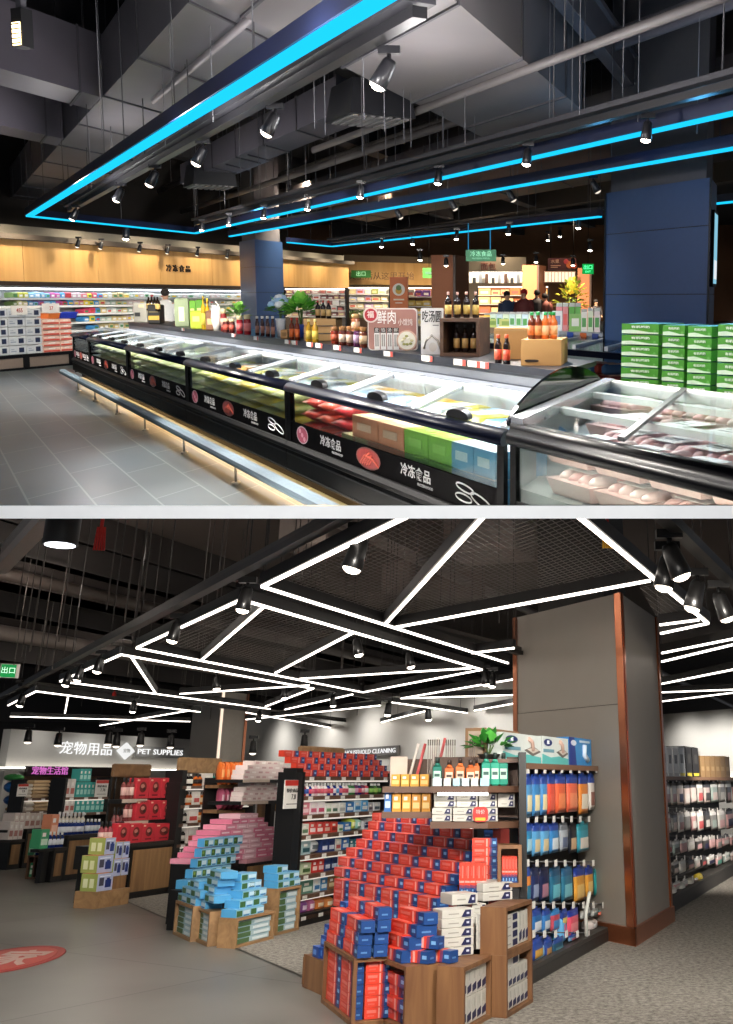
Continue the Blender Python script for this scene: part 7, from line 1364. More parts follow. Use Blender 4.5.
for k, (x, c, b) in enumerate(((437, '1f7a68', .06), (449, 'd8703a', .06), (460, 'dc7a40', .10), (470.5, 'd8703a', .06), (476.5, 'd07038', .1), (486, '2a9a80', .05), (495, '2fa286', .12), (503.5, '2a9a80', .2))):
    h = (25 if k in (1, 3) else 27 if k < 5 else 32) / DN.sc(FG.P(0, 0, 1.5)); r = (4.5 if k != 4 else 3) / DN.sc(FG.P(0, 0, 1.5)); t = thing(DN, 'mouthwash_bottle', f'{"green" if k in (0, 5, 6, 7) else "orange"} mouthwash bottle, {ORD[k]} from left on the end gondola', 'bottle', FG.P(FG.on(x, b + r, zM), b + r, zM + .002), FG.rot(), 'mouthwash bottles')
    m = MB(); m.box(-r, -r * .6, 0, r, r * .6, h * .72, M(c, .2, coat=.3), bevel=r * .35); m.lathe([(r * .75, h * .70), (r * .5, h * .80)], M(c, .2, coat=.3), n=10); part(t, 'bottle_body', m); m = MB(); m.lathe([(r * .5, h * .79), (r * .52, h * .97), (r * .4, h)], M('20302c' if k in (0, 5, 6, 7) else '3a2a24', .35), n=10); part(t, 'cap', m)
    m = MB(); m.box(-r * .8, -r * .63, h * .2, r * .8, -r * .5, h * .52, M('d8c8b0' if k in (1, 2, 3, 4) else 'b8d8cc', .5)); m.box(-r * .6, -r * .66, h * .32, r * .6, -r * .55, h * .42, M('2a5a50' if k in (0, 5, 6, 7) else '4a3a30', .5)); part(t, 'paper_label', m)
def white_box(fr, x0, x1, hpx, b, z, lb, d=.3, w=None, n=1):
    a0 = fr.on(x0, b, z); a1 = fr.on(x1, b, z); P = fr.P(a0, b, z + .002); h = hpx / DN.sc(P); w = a1 - a0
    k = ('wb', round(w, 3), d, round(h, 3))
    if k not in _cache:
        m = MB(); m.box(0, 0, 0, w * .985, d, h * .97, M('c6c4bc', .45), bevel=.004); N_ = M('22264e', .45); m.prism([(w * .60, h * .12), (w * .90, h * .12), (w * .90, h * .86), (w * .72, h * .86)], -.002, .003, N_, ax=1); m.box(w * .2, -.002, h * .42, w * .52, .002, h * .54, M('9a988f', .5)); m.box(w * .76, -.004, h * .4, w * .84, .0, h * .62, M('c8c8d8', .5)); m.box(w * .975, d * .15, h * .15, w * .988, d * .8, h * .82, N_); _cache[k] = m.mesh('white_carton')
    return one(DN, 'white_carton', _cache[k], lb, 'carton', P, fr.rot(), group='white cartons with navy labels')
for r in range(2):
    for k, (p, q) in enumerate(((432, 452), (453, 474), (475, 498))): white_box(FG, p, q, 6.3, .05, zN + r * 6.4 / DN.sc(FG.P(0, .05, zN)), f'white carton on the end gondola, front row, {ORD[k]} from left, {"lower" if r == 0 else "upper"} one', .16)
    for k, (p, q) in enumerate(((434, 456), (456.5, 478), (479, 497), (498, 515))): white_box(FG, p, q, 6.6, .22, zN + (2 + r) * 6.4 / DN.sc(FG.P(0, .05, zN)), f'white carton on the end gondola, rear row, {ORD[k]} from left, {"lower" if r == 0 else "upper"} one', .19)
q = FG.on(473, .02, zN); m = MB(); s = DN.sc(FG.P(q, 0, zN)); m.prism(rrect(0, 0, 15 / s, 14 / s, 4 / s), 0, .02, M('c8302c', .45), ax=1); m.box(.02, -.002, .01, 15 / s - .02, .004, 4 / s, M('e8b83a', .45)); m.text('特价', 4.5 / s, (7.5 / s, -.003, 9 / s), (1, 0, 0), (0, 0, 1), M('f2d8d0', .5), lift=.002); one(DN, 'promo_tag', m, 'red and yellow rounded promotion tag in front of the white cartons', 'sign', FG.P(q, -.03, zN + .002), FG.rot())
# yellow cartons left of the mouthwash
FY = ortho(DN, DN.pz(384, 990), (1, 0, 0)); y0, y1 = FY.pb(384, 786.5, 0).z, FY.pb(384, 812, 0).z; qa, qb = FY.on(382.5, 0, y0), FY.on(432, 0, y0); O = FY.P(qa, 0, 0); g = thing(DN, 'yellow_shelving', 'brown shelves of yellow cartons left of the mouthwash', 'shelving', O); T = local(FY, O)
m = MB(T); m.box(qa + .1, .36, y1 - .05, qb, .4, FY.pb(392, 759, .36).z, M('4e382b', .6)); part(g, 'back_panel', m); m = MB(T); m.box(qa, .3, y1 - .05, qa + .04, .4, y0 - .05, BLACK); part(g, 'upright', m)
for z in (y0, y1): m = MB(T); m.box(qa, 0, z - .05, qb, .36, z, BROWN); part(g, 'shelf', m)
YC = ((.1, .2, .9, .55, 'e8c060'), (.3, .3, .7, .8, 'c8742c'))
goods(FY, .05, y0, [(391 + 9.6 * k, 400 + 9.6 * k, 775, 'c', 'd89a28', 'e8c878', 'yellow carton') for k in range(4)], 'the yellow shelves', SN[0], .25, grp='yellow cartons'); goods(FY, .05, y1, [(384, 391, 792, 'c', '2f6ab0', 'b8d0e8', 'blue carton')] + [(392 + 9.8 * k, 401 + 9.8 * k, 794.5, 'c', 'd8962a', 'ecd08a', 'yellow carton') for k in range(4)], 'the yellow shelves', SN[1], .25, grp='yellow cartons')
q = FY.on(389.5, .3, y0); s = DN.sc(FY.P(q, .3, y0)); m = MB(); m.box(0, 0, 0, 17 / s, .02, 28 / s, M('cdbcae', .5)); one(DN, 'blank_board', m, 'pale blank board standing behind the yellow cartons', 'board', FY.P(q, .31, y0 + .002), FY.rot())
for k, x in enumerate((407, 414, 427, 434)):
    q = FY.on(x, .3, y0); P = FY.P(q, .28, y0 + .3 * 0); m = MB(); m.tube([(0, 0, .0), (.09, .0, .36 + .05 * (k > 1))], .013, M(['d8d0c8', 'c85a5a'][k % 2], .5), 8); m.box(-.03, -.03, 0, .03, .03, .06, M('8a8078', .5)); one(DN, 'toothbrush_tube', m, f'slim leaning brush pack behind the yellow cartons, {ORD[k]} from left', 'brush pack', FY.P(q, .32, y0 + .002), FY.rot())
for j, (x0, n) in enumerate(((428, 6), (446, 5), (470, 4), (486, 3))):
    for k in range(n):
        q = FG.on(x0 + 2.2 * k, .55, zTop); P = FG.P(q, .55, zTop - .35); m = MB(); m.tube([(0, 0, 0), (0, 0, .46 + .02 * (k % 2))], .005, M('9a9088', .5), 6); m.box(-.006, -.006, .45, .006, .006, .5, M('5e564e', .5)); one(DN, 'brush_handle', m, f'thin pale brush handle above the end gondola, {ORD[k]} of the {ORD[j]} bunch', 'brush handle', P, group='brush handles above the gondola')
q = FG.on(489, .3, zTop); P = FG.P(q, .3, zTop - .018); plant(DN, P, .2, .16, 'small green artificial plant on top of the end gondola', '3a3a34', ['3f9a3a', '5ab84a', '2f7f2c'], 44, pot_h=.04, L=.12, n=60); m = MB(); m.box(qB - .1, .2, zTop - .05, qC, .42, zTop - .02, BROWN); one(DN, 'top_board', m, 'brown board across the top of the end gondola', 'board', FG.P(0, 0, 0), FG.rot())

# ------------------------------------------------------------------ crates in front of the pyramid
def crate_px(dx, xl, yl, xf, yf_, xr, yr, ytop_h, label, **kw):
    """front edge from (xl, yl) to (xf, yf_), right edge to (xr, yr) on the crate top at height ytop_h"""
    P = DN.pz(xl, yl, ytop_h); f = ortho(DN, P, DN.dir(dx, 780)); return f, P
# A: open on its front-left and right sides
hA = .42; PA = DN.pz(324, 941, hA); fA = ortho(DN, PA, PA - DN.pz(354, 958.5, hA)); fA = Fr(DN, PA, -fA.u, fA.v); wA = (DN.pz(354, 958.5, hA) - PA).length; dA = max(.32, fA.on_b(372.6, wA, hA)); zA0 = 0
open_crate(fA, Vector((PA.x, PA.y, 0)), wA, dA, hA, fA.rot(), 'wooden crate open on two sides, full of red cartons, left front of the pyramid', right_open=True)
for c in range(2):
    for r in range(5): L = (wA - .07) / 2 - .005; tooth(fA, .032 + c * (L + .005), .03, .03 + .072 * r, f'red carton inside the two-sided crate, {["left", "right"][c]} column, {ORD[r]} up', L, .06, .07)
for r in range(5): o = tooth(fA, wA - .04, .1, .03 + .072 * r, f'red carton at the right opening of the two-sided crate, {ORD[r]} up', dA - .14, .1, .07, PI / 2); o.matrix_world = Matrix.Translation(fA.P(wA - .034, .1, .03 + .072 * r)) @ Matrix.Rotation(fA.rot() + PI / 2, 4, 'Z')
for i, (u, b, n, L) in enumerate(((.0, .02, 3, wA * .5), (wA * .5, .03, 3, wA * .5), (.02, .14, 4, wA * .5), (wA * .5, .15, 4, wA * .5))):
    for r in range(n): tooth(fA, u + .02 * ((r + i) % 2), b + .01 * r, hA + .002 + .078 * r, f'red carton on top of the two-sided crate, {["front left", "front right", "rear left", "rear right"][i]} pile, {ORD[r]} up', L, .10, .076, -.03 * (i % 2))
# B: open front, solid right side
hB = .40; PBc = DN.pz(373.5, 955, hB); fB = ortho(DN, PBc, PBc - DN.pz(406, 967, hB)); fB = Fr(DN, PBc, -fB.u, fB.v); wB = (DN.pz(406, 967, hB) - PBc).length; dB = max(.3, fB.on_b(427, wB, hB))
open_crate(fB, Vector((PBc.x, PBc.y, 0)), wB, dB, hB, fB.rot(), 'wooden crate with solid right side and red cartons inside, middle front')
for r in range(4): tooth(fB, .035 + .05 * (r % 2), .04, .03 + .075 * r, f'red carton inside the middle front crate, {ORD[r]} up', wB * .78, .14, .072, .05 * (-1) ** r)
for r in range(4): tooth(fB, .0 + .012 * r, .02 + .05 * r, hB + .002 + .078 * r, f'red carton of the stepped pile on the middle front crate, {ORD[r]} up', wB * .78, .26 - .05 * r, .076)
for k, (u, b, rz, z) in enumerate(((.55, .02, .5, .0), (.62, .18, .45, .0), (.55, .08, .55, .085))): tooth(fB, wB * u, b, hB + .004 + z, f'red carton tumbled at the right of the middle front crate, {ORD[k]} one', .30, .09, .076, rz)
# low solid crate at the left with blue cartons
hL2 = .24; PL_ = DN.pz(304, 954, hL2); fL = ortho(DN, PL_, -uB); qL = fL.on(325, 0, hL2); m = MB(); m.box(0, 0, 0, qL, .22, hL2, CRATE); m.box(.0, -.006, .02, .03, .001, hL2 - .02, CRATE); one(DN, 'low_plinth', m, 'low solid wooden block left of the two-sided crate', 'plinth', (PL_.x, PL_.y, 0), fL.rot())
for k, (u, b, z, w) in enumerate(((.30, .01, 0, .13), (.40, .03, 0, .13), (.42, .04, .085, .13), (.47, .05, .17, .12), (.52, .10, .0, .13), (.54, .11, .085, .13), (.55, .12, .17, .13), (.57, .13, .255, .12), (.59, .14, .34, .12))):
    one(DN, 'blue_carton', carton_mesh(w, .08, .08, '1d3f86', '23488f', '3a6ab8', ((.15, .25, .6, .7, '5a86c8'),)), f'small dark blue carton on the low wooden block, {ORD[k]} of the stepped pile', 'carton', fL.P(qL * u / .62 - .06, b, hL2 + .002 + z), fL.rot(), group='dark blue cartons')
m = MB(); m.tube([(-.12, .0, .012), (-.02, -.05, .03), (.08, -.02, .012), (.16, .03, .03), (.1, .08, .012)], .009, M('2f8f3a', .5), 7); one(DN, 'green_cable', m, 'loop of green cord at the left end of the low wooden block', 'cord', fL.P(.06, .12, hL2), fL.rot())
# C, D, E: crates of white cartons
hCc = .40; PCc = DN.pz(464, 967.5, hCc); fC = ortho(DN, PCc, vB); wC2 = fC.on(492, 0, hCc); dC = abs(fC.on_b(437, 0, hCc))
open_crate(fC, Vector((PCc.x, PCc.y, 0)), wC2, dC, hCc, fC.rot(), 'wooden crate of upright white cartons, right front, lowest one')
def upright_white(f, a, b, z, w, h, lb, d=.12):
    k = ('uw', round(w, 3), round(h, 3))
    if k not in _cache: m = MB(); m.box(0, 0, 0, w * .93, d, h, M('c6c4bb', .45), bevel=.004); m.prism([(w * .12, h * .08), (w * .85, h * .14), (w * .85, h * .42), (w * .12, h * .32)], -.002, .003, M('22264e', .45), ax=1); m.box(w * .4, -.002, h * .55, w * .5, .002, h * .85, M('a8a69e', .5)); _cache[k] = m.mesh('white_carton')
    return one(DN, 'white_carton', _cache[k], lb, 'carton', f.P(a, b, z), f.rot(), group='white cartons with navy labels')
for k in range(5):
    w = (wC2 - .07) / 5; upright_white(fC, .035 + w * k, .03, .03, w, .17, f'upright white carton in the lowest right crate, lower row, {ORD[k]} from left'); upright_white(fC, .035 + w * k, .03, .202, w, .165, f'upright white carton in the lowest right crate, upper row, {ORD[k]} from left')
fW = ortho(DN, PCc, DN.dir(2400, 780)); 
for r in range(5):
    P = DN.pz(441, 958, hCc); f = ortho(DN, P, DN.dir(2400, 780)); white_box(f, 441 + .3 * r, 474, 8.6, .0, hCc + r * 8.6 / DN.sc(P), f'white carton of the front pile on the lowest right crate, {ORD[r]} up', .16)
    white_box(f, 472, 486.5, 8.6, .20, hCc + (r + .0) * 8.6 / DN.sc(P), f'white carton of the rear pile on the lowest right crate, {ORD[r]} up', .14)
white_box(f, 452, 478, 10.5, .18, hCc + 5.05 * 8.6 / DN.sc(P), 'single white carton on top of the piles on the lowest right crate', .2)
PEt = DN.pz(506, 1080, 0); hE = .40; PE = DN.pz(506.5, 956, hE); fE = ortho(DN, PE, vB); wE = fE.on(532.5, 0, hE); dE = abs(fE.on_b(480, 0, hE)); hD = fE.pb(506.5, 908, 0).z - hE
open_crate(fE, Vector((PE.x, PE.y, 0)), wE, dE, hE, fE.rot(), 'wooden crate of white cartons at the far right, lower of two stacked'); open_crate(fE, Vector((PE.x, PE.y, hE + .001)), wE, dE, hD, fE.rot(), 'wooden crate of white cartons at the far right, upper of two stacked')
for k in range(6):
    w = (wE - .07) / 6; upright_white(fE, .035 + w * k, .03, .03, w, .14, f'upright white carton in the lower far-right crate, bottom row, {ORD[k]} from left'); upright_white(fE, .035 + w * k, .03, .172, w, .13, f'upright white carton in the lower far-right crate, top row, {ORD[k]} from left')
one(DN, 'white_carton', carton_mesh(wE * .6, .2, .06, 'd6d4cc', None, None, ((.6, .15, .9, .85, '22264e'),)), 'white carton lying on the upright ones in the lower far-right crate', 'carton', fE.P(.04, .04, .305), fE.rot(), group='white cartons with navy labels')
for r in range(4): one(DN, 'white_carton', carton_mesh(wE * .52, .22, (hD - .08) / 4.2, 'd6d4cc', None, None, ((.6, .12, .92, .85, '22264e'), (.12, .4, .45, .52, '9a988f'))), f'white carton lying in the upper far-right crate, {ORD[r]} up', 'carton', fE.P(.035, .03, hE + .03 + r * (hD - .08) / 4.1), fE.rot(), group='white cartons with navy labels')
for k in range(3): upright_white(fE, .04 + wE * .54 + wE * .125 * k, .03, hE + .03, wE * .12, (hD - .08) * .95, f'upright white carton in the upper far-right crate, {ORD[k]} from left')
P = DN.pz(483, 902, hE + hD); f = ortho(DN, P, DN.dir(1900, 780))
for r in range(2):
    for k in range(3): white_box(f, 483 + 2.5 * k, 513 + 3 * k, 8.2, .0 + .09 * k, hE + hD + r * 8.4 / DN.sc(P), f'white carton on the upper far-right crate, {["front", "middle", "rear"][k]} one in the {"lower" if r == 0 else "upper"} layer', .085)

# ------------------------------------------------------------------ pink pack display and blue tissue boxes
FK = ortho(DN, DN.pz(245, 915), vB); zk, ka, kb = cabinet(FK, 244, 297, 859.5, 915, .46, 'oak cabinet under the pink tissue packs', topm=M('c8909a', .5)); hk = 4.6 / DN.sc(FK.P(0, .2, zk))
m = MB(); lay = [(199, 293, .02), (205, 290, .05), (210, 285, .07), (214, 281, .09), (217, 278, .11), (220, 274, .13), (226, 268, .15), (232, 264, .17), (240, 258, .19)]
for r, (p, q, b) in enumerate(lay):
    a0, a1 = FK.on(p, b, zk + r * hk), FK.on(q, b, zk + r * hk); n = max(2, 7 - r // 2); w = (a1 - a0) / n
    for k in range(n):
        c = 'dcb8c0' if (abs(k - (n - 1) / 2) < .9 and r < 7) or r == 8 else ('d87f9a' if (k + r) % 3 else 'e093a8'); one(DN, 'tissue_pack', carton_mesh(round(w * .98, 3), .42 - .55 * (b - .02), round(hk * .95, 3), c, None, 'e294ac', ((.15, .3, .8, .6, 'f0d8de'),)), f'flat pink tissue pack, {ORD[k]} from left in the {ORD[r]} layer up of the pink mound', 'tissue pack', FK.P(a0 + w * k, b, zk + .002 + r * hk), FK.rot(), group='pink tissue packs')
# left wing of that cabinet, below the blue boxes
a0, a1 = FK.on(196, .05, zk), ka - .03; O = FK.P(a0, .05, 0); m = MB(local(FK, O)); m.box(a0, .08, 0, a1, .4, zk - .004, BLACK); one(DN, 'side_cabinet', m, 'black side cabinet behind the blue tissue boxes', 'cabinet', O)
zs1 = FK.pb(235, 883, -.12).z; q0, q1 = FK.on(226, -.12, zs1), FK.on(243.5, -.12, zs1); O = FK.P(q0, -.12, 0); m = MB(local(FK, O)); m.box(q0, -.12, 0, q1, .06, zs1, BLACK); m.box(q0 + .04, -.135, .06, q1 - .03, -.12, zs1 - .08, OAKZ); one(DN, 'narrow_step', m, 'narrow oak-fronted step between the blue boxes and the oak cabinet', 'plinth', O)
BT = 'blue tissue boxes'
def tis(f, x0, x1, hpx, b, z, lb, d=.2, rz=0.0):
    a0, a1 = f.on(x0, b, z), f.on(x1, b, z); w = a1 - a0; h = hpx / DN.sc(f.P(a0, b, z)); one(DN, 'tissue_box', carton_mesh(round(w * .98, 3), d, round(h * .97, 3), '8ec3dc', '4f9fd0', '6cb8e4', ((.05, .1, .42, .8, '3f6a3a'), (.1, .35, .3, .7, '8aa84a'), (.5, .3, .95, .75, 'cfe4ee'), (.55, .1, .9, .24, '2f6fae'))), lb, 'tissue box', f.P(a0, b, z + .002), f.rot() + rz, group=BT); return h
zb2 = zs1 + .01; fT_ = FK
for r, (xa, n) in enumerate(((187, 4), (192, 4), (197, 4), (201, 4), (204, 4))):
    for k in range(n):
        w = 9.7; z = zb2 + .001; 
        for q in range(1): tis(FK, xa + 4 * 0 + w * k, xa + w * (k + 1) - .3, 8.2, -.11 + .014 * r, zs1 + .01 + r * 8.3 / DN.sc(FK.P(0, 0, zs1)), f'blue tissue box, {ORD[k]} from left in the {ORD[r]} row up of the blue pyramid', .1 if r else .16)
q0, q1 = FK.on(184, -.12, zs1), FK.on(226, -.12, zs1); O = FK.P(q0, -.12, 0); m = MB(local(FK, O)); m.box(q0, -.11, 0, q1 - .01, .07, zs1 + .005, BLACK); one(DN, 'step_plinth', m, 'black step under the blue tissue pyramid', 'plinth', O)
def small_crate(xl, xr, yt, yb, d, lab, nb, stair, dirx=None, right=False, side=None, cols=2):
    """crate on the floor with tissue boxes inside and a small pile on top"""
    f = ortho(DN, DN.pz(xl, yb), dirx or vB); w = f.on(xr, 0, .2); h = f.pb(xl, yt, 0).z; open_crate(f, f.P(0, 0, 0), w, d, h, f.rot(), lab, mat=OAK); hb = (h - .07) / nb
    nm = lab.split(',')[0]
    for r in range(nb):
        one(DN, 'tissue_box', carton_mesh(round(w - .09, 3), d - .08, round(hb * .93, 3), 'a9c4cc', '6aa8c8', '7cc0e4', ((.03, .05, .4, .9, '4a6a44'), (.5, .2, .95, .7, 'd8e6ea'))), f'tissue box inside the {nm}, {ORD[r]} up', 'tissue box', f.P(.035 + .02 * (r % 2), .03, .03 + r * hb), f.rot(), group='tissue boxes inside the crates')
    k = 0
    for (u0, u1, b, r) in stair: hh = .075; one(DN, 'tissue_box', carton_mesh(round((u1 - u0) * w, 3), .18, hh * .97, '8ec3dc', '4f9fd0', '6cb8e4', ((.05, .1, .42, .8, '3f6a3a'), (.5, .3, .95, .75, 'cfe4ee'), (.55, .08, .9, .22, '2f6fae'))), f'blue tissue box topping the {nm}, {ORD[k]} of its pile', 'tissue box', f.P(u0 * w, b, h + .002 + r * hh), f.rot(), group=BT); k += 1
small_crate(172.5, 192, 899, 934, .2, 'leftmost crate of tissue boxes, set back', 5, [(0, .5, .02, 0), (.5, 1, .02, 0), (.1, .6, .04, 1), (.6, 1.1, .04, 1), (.3, .8, .08, 2)], -uB)
fx = DN.dir(420, 780); small_crate(192, 209, 905.5, 940, .2, 'second crate of tissue boxes, turned', 5, [(0, .55, .02, 0), (.45, 1.05, .02, 1), (0, .6, .05, 1), (.1, .8, .06, 2), (.2, .9, .07, 3), (.3, 1, .08, 4)], -uB)
small_crate(235, 275, 919, 949, .22, 'widest low tissue crate, in the front middle', 4, [(0, .36, .02, 0), (.36, .72, .02, 0), (.15, .5, .06, 1), (.5, .88, .06, 1), (.34, .70, .12, 2), (.62, .98, .12, 2), (.46, .82, .2, 3), (.66, 1.0, .2, 3), (.56, .98, .26, 4)])
small_crate(276, 300, 889.5, 936, .22, 'tall tissue crate by black post', 6, [(0, .5, .02, 0), (.5, 1, .02, 0), (.05, .55, .04, 1), (.55, 1, .04, 1), (.12, .6, .08, 2)])
# upright back panel, shelves of tissue rolls, orange and pink packs
FU = ortho(DN, DN.pz(298, 926), vB); zU = FU.pb(299, 768, 0).z; O = FU.P(FU.on(294, 0, 1), 0, 0); u0, u1 = FU.on(293.5, 0, 1.2), FU.on(300.5, 0, 1.2); m = MB(local(FU, O)); m.box(u0, 0, 0, u1, .18, zU, BLACK); one(DN, 'end_upright', m, 'tall black upright between the pink display and the middle shelving', 'upright', O)
FV = ortho(DN, DN.pz(246, 906), vB); za, zb3 = FV.pb(246, 779.5, .2).z, FV.pb(246, 801.5, .2).z; v0, v1 = FV.on(243, .2, za), FV.on(293, .2, za); O = FV.P(v0, .2, 0); g = thing(DN, 'roll_shelving', 'black shelving of pale tissue rolls above the pink mound', 'shelving', O); T = local(FV, O)
m = MB(T); m.box(FV.on(272, .75, 1.2), .75, 0, v1, .8, FV.pb(280, 782, .75).z, OAKZ); part(g, 'back_panel', m); m = MB(T); m.box(FV.on(271, .6, 1.2), .6, 0, FV.on(275, .6, 1.2), .7, za, BLACK); part(g, 'upright', m)
for z in (za, zb3): m = MB(T); m.box(v0, .2, z - .045, v1 - (0 if z == za else .25), .75, z, BLACK); m.box(v0, .185, z - .04, v0 + (v1 - v0) * .5, .2, z, M('c8b8a8', .5)); part(g, 'shelf', m)
for j, (z, rows_) in enumerate(((za, ((243, 291), (245, 291), (249, 289), (257, 287))), (zb3, ((242, 281), (244, 281), (247, 280), (252, 279))))):
    for r, (p, q) in enumerate(rows_):
        n = 8 - r; hh = 4.6 / DN.sc(FV.P(0, .3, z))
        for k in range(n): a0, a1 = FV.on(p + (q - p) * k / n, .24, z), FV.on(p + (q - p) * (k + 1) / n - .2, .24, z); one(DN, 'tissue_roll_pack', carton_mesh(round(a1 - a0, 3), .2, round(hh * .96, 3), 'd8c8c4', None, None, ((.2, .3, .8, .7, ['c8a0a0', 'e8e0dc', 'b89a98'][k % 3]),)), f'pale tissue roll pack, {ORD[k]} from left, {ORD[r]} layer up, {["upper", "lower"][j]} roll shelf', 'tissue pack', FV.P(a0, .24 + .02 * r, z + .002 + r * hh), FV.rot(), group='pale tissue roll packs')
FO = ortho(DN, DN.pz(221, 900), DN.dir(1600, 780)); zo, zp_ = FO.pb(221, 785, 0).z, FO.pb(221, 810, 0).z; o0, o1 = FO.on(219, 0, zo), FO.on(247, 0, zo); O = FO.P(o0, 0, 0); g = thing(DN, 'pack_shelving', 'small brown shelves of orange and pink packs left of the roll shelves', 'shelving', O); T = local(FO, O)
for z in (zo, zp_): m = MB(T); m.box(o0, 0, z - .045, o1, .4, z, OAK); part(g, 'shelf', m)
m = MB(T); m.box(o0, .4, .3, o1, .44, zo + .1, BLACK); part(g, 'back_panel', m)
goods(FO, .04, zo, [(220.5 + 5 * k, 225.2 + 5 * k, 763, 'p', 'e0702c', 'e8a060', 'orange handled pack') for k in range(5)], 'the small brown shelves', SN[0], .2, grp='orange packs'); goods(FO, .04, zp_, [(220.5 + 5 * k, 225.2 + 5 * k, 788.5, 'p', 'd86a8c', 'f0c0cc', 'pink handled pack') for k in range(5)], 'the small brown shelves', SN[1], .2, grp='pink packs')
price_sign(FU, 283.5, 299, 780, 809, -.03, 'large white price sign with red band on the black upright', '7.8')
q = FV.on(281, .6, zk); P = FV.P(FV.on(281, .5, zk), .5, zk + .002); t = thing(DN, 'dried_flowers', 'vase of dried brown flowers beside the pink mound', 'plant', P); m = MB(); m.lathe([(.05, 0), (.08, .08), (.06, .16), (.04, .2)], M('c8a88a', .5), n=12); part(t, 'vase', m); m = MB(); rn = random.Random(3)
for k in range(14): th = rn.uniform(0, 6.3); r = rn.uniform(.05, .2); e = (r * math.cos(th), r * .5 * math.sin(th), .45 + rn.uniform(0, .25)); m.tube([(0, 0, .15), (e[0] * .4, e[1] * .4, .35), e], .005, M('6a4a2c', .7), 4); m.ball(e, .025, .025, .03, M(rn.choice(['8a6438', '6e4a28', 'a07844']), .7), 6, 4)
part(t, 'stems', m)
# ------------------------------------------------------------------ peg walls right of the end gondola and right of the big pillar
def peg_wall(f, x0, x1, ztop, depth, label, ybase):
    a0, a1 = f.on(x0, 0, .1), f.on(x1, 0, .1); t = thing(DN, 'peg_display', label, 'display rack', f.P(a0, 0, 0)); T = local(f, f.P(a0, 0, 0)); zb_ = f.pb(x0, ybase, 0).z
    m = MB(T); m.box(a0, 0, 0, a1, depth, zb_, M('3a3835', .5)); m.box(a0, -.006, .02, a1, 0, zb_ - .03, M('2c2a28', .5)); part(t, 'base_deck', m); m = MB(T); m.box(a0, depth, 0, a1, depth + .03, ztop - .05, M('1c1a19', .6)); part(t, 'back_panel', m)
    m = MB(T); m.box(a0, depth - .34, ztop - .05, a1, depth + .03, ztop, M('7a5a44', .5)); part(t, 'top_shelf', m); return t, a0, a1, T
def pegs(t, f, T, b, depth, ys, xa, n, dx, lbl=None):
    for k in range(n):
        x = xa + dx * k; q = f.pb(x, ys, b); m = MB(T); m.tube([(q.x, depth, q.z + .01), (q.x, b, q.z + .01)], .006, M('6a6a6a', .4, .6), 5); m.box(q.x - .02, b - .004, q.z - .03, q.x + .055, b + .002, q.z + .028, M('e2e0da', .5)); part(t, 'peg', m)
def hang_pack(f, x0, x1, yt, yb, b, c, c2, lb, grp, hd='22408f', d=.05):
    q = f.pb((x0 + x1) / 2, yt, b); qb = f.pb((x0 + x1) / 2, yb, b); s = DN.sc(f.P(q.x, b, q.z)); w = abs(f.pb(x1, yt, b).x - f.pb(x0, yt, b).x); h = max(.05, q.z - qb.z); m = MB(); A_, B_, H2 = M(c, .3, var=.15, scale=20), M(c2, .35, var=.1, scale=20), M(hd, .35)
    m.pillow(w, d, h, A_, (0, 0, 0), 6, 8, lambda u, v: H2 if v > .8 else (B_ if .18 < v < .55 and .2 < u < .85 else None)); m.box(-w * .12, -.004, h * .96, w * .12, .004, h + .02, H2); return one(DN, 'hanging_pack', m, lb, 'hanging pack', f.P(q.x, b + .02, qb.z), f.rot(), group=grp)
F7 = ortho(DN, DN.pz(529, 987), vB); z7 = F7.pb(527, 763, .1).z; d7 = .42
t7, p0_, p1_, T7 = peg_wall(F7, 524, 621, z7, d7, 'peg display of household gloves and cloths against the big pillar', 971)
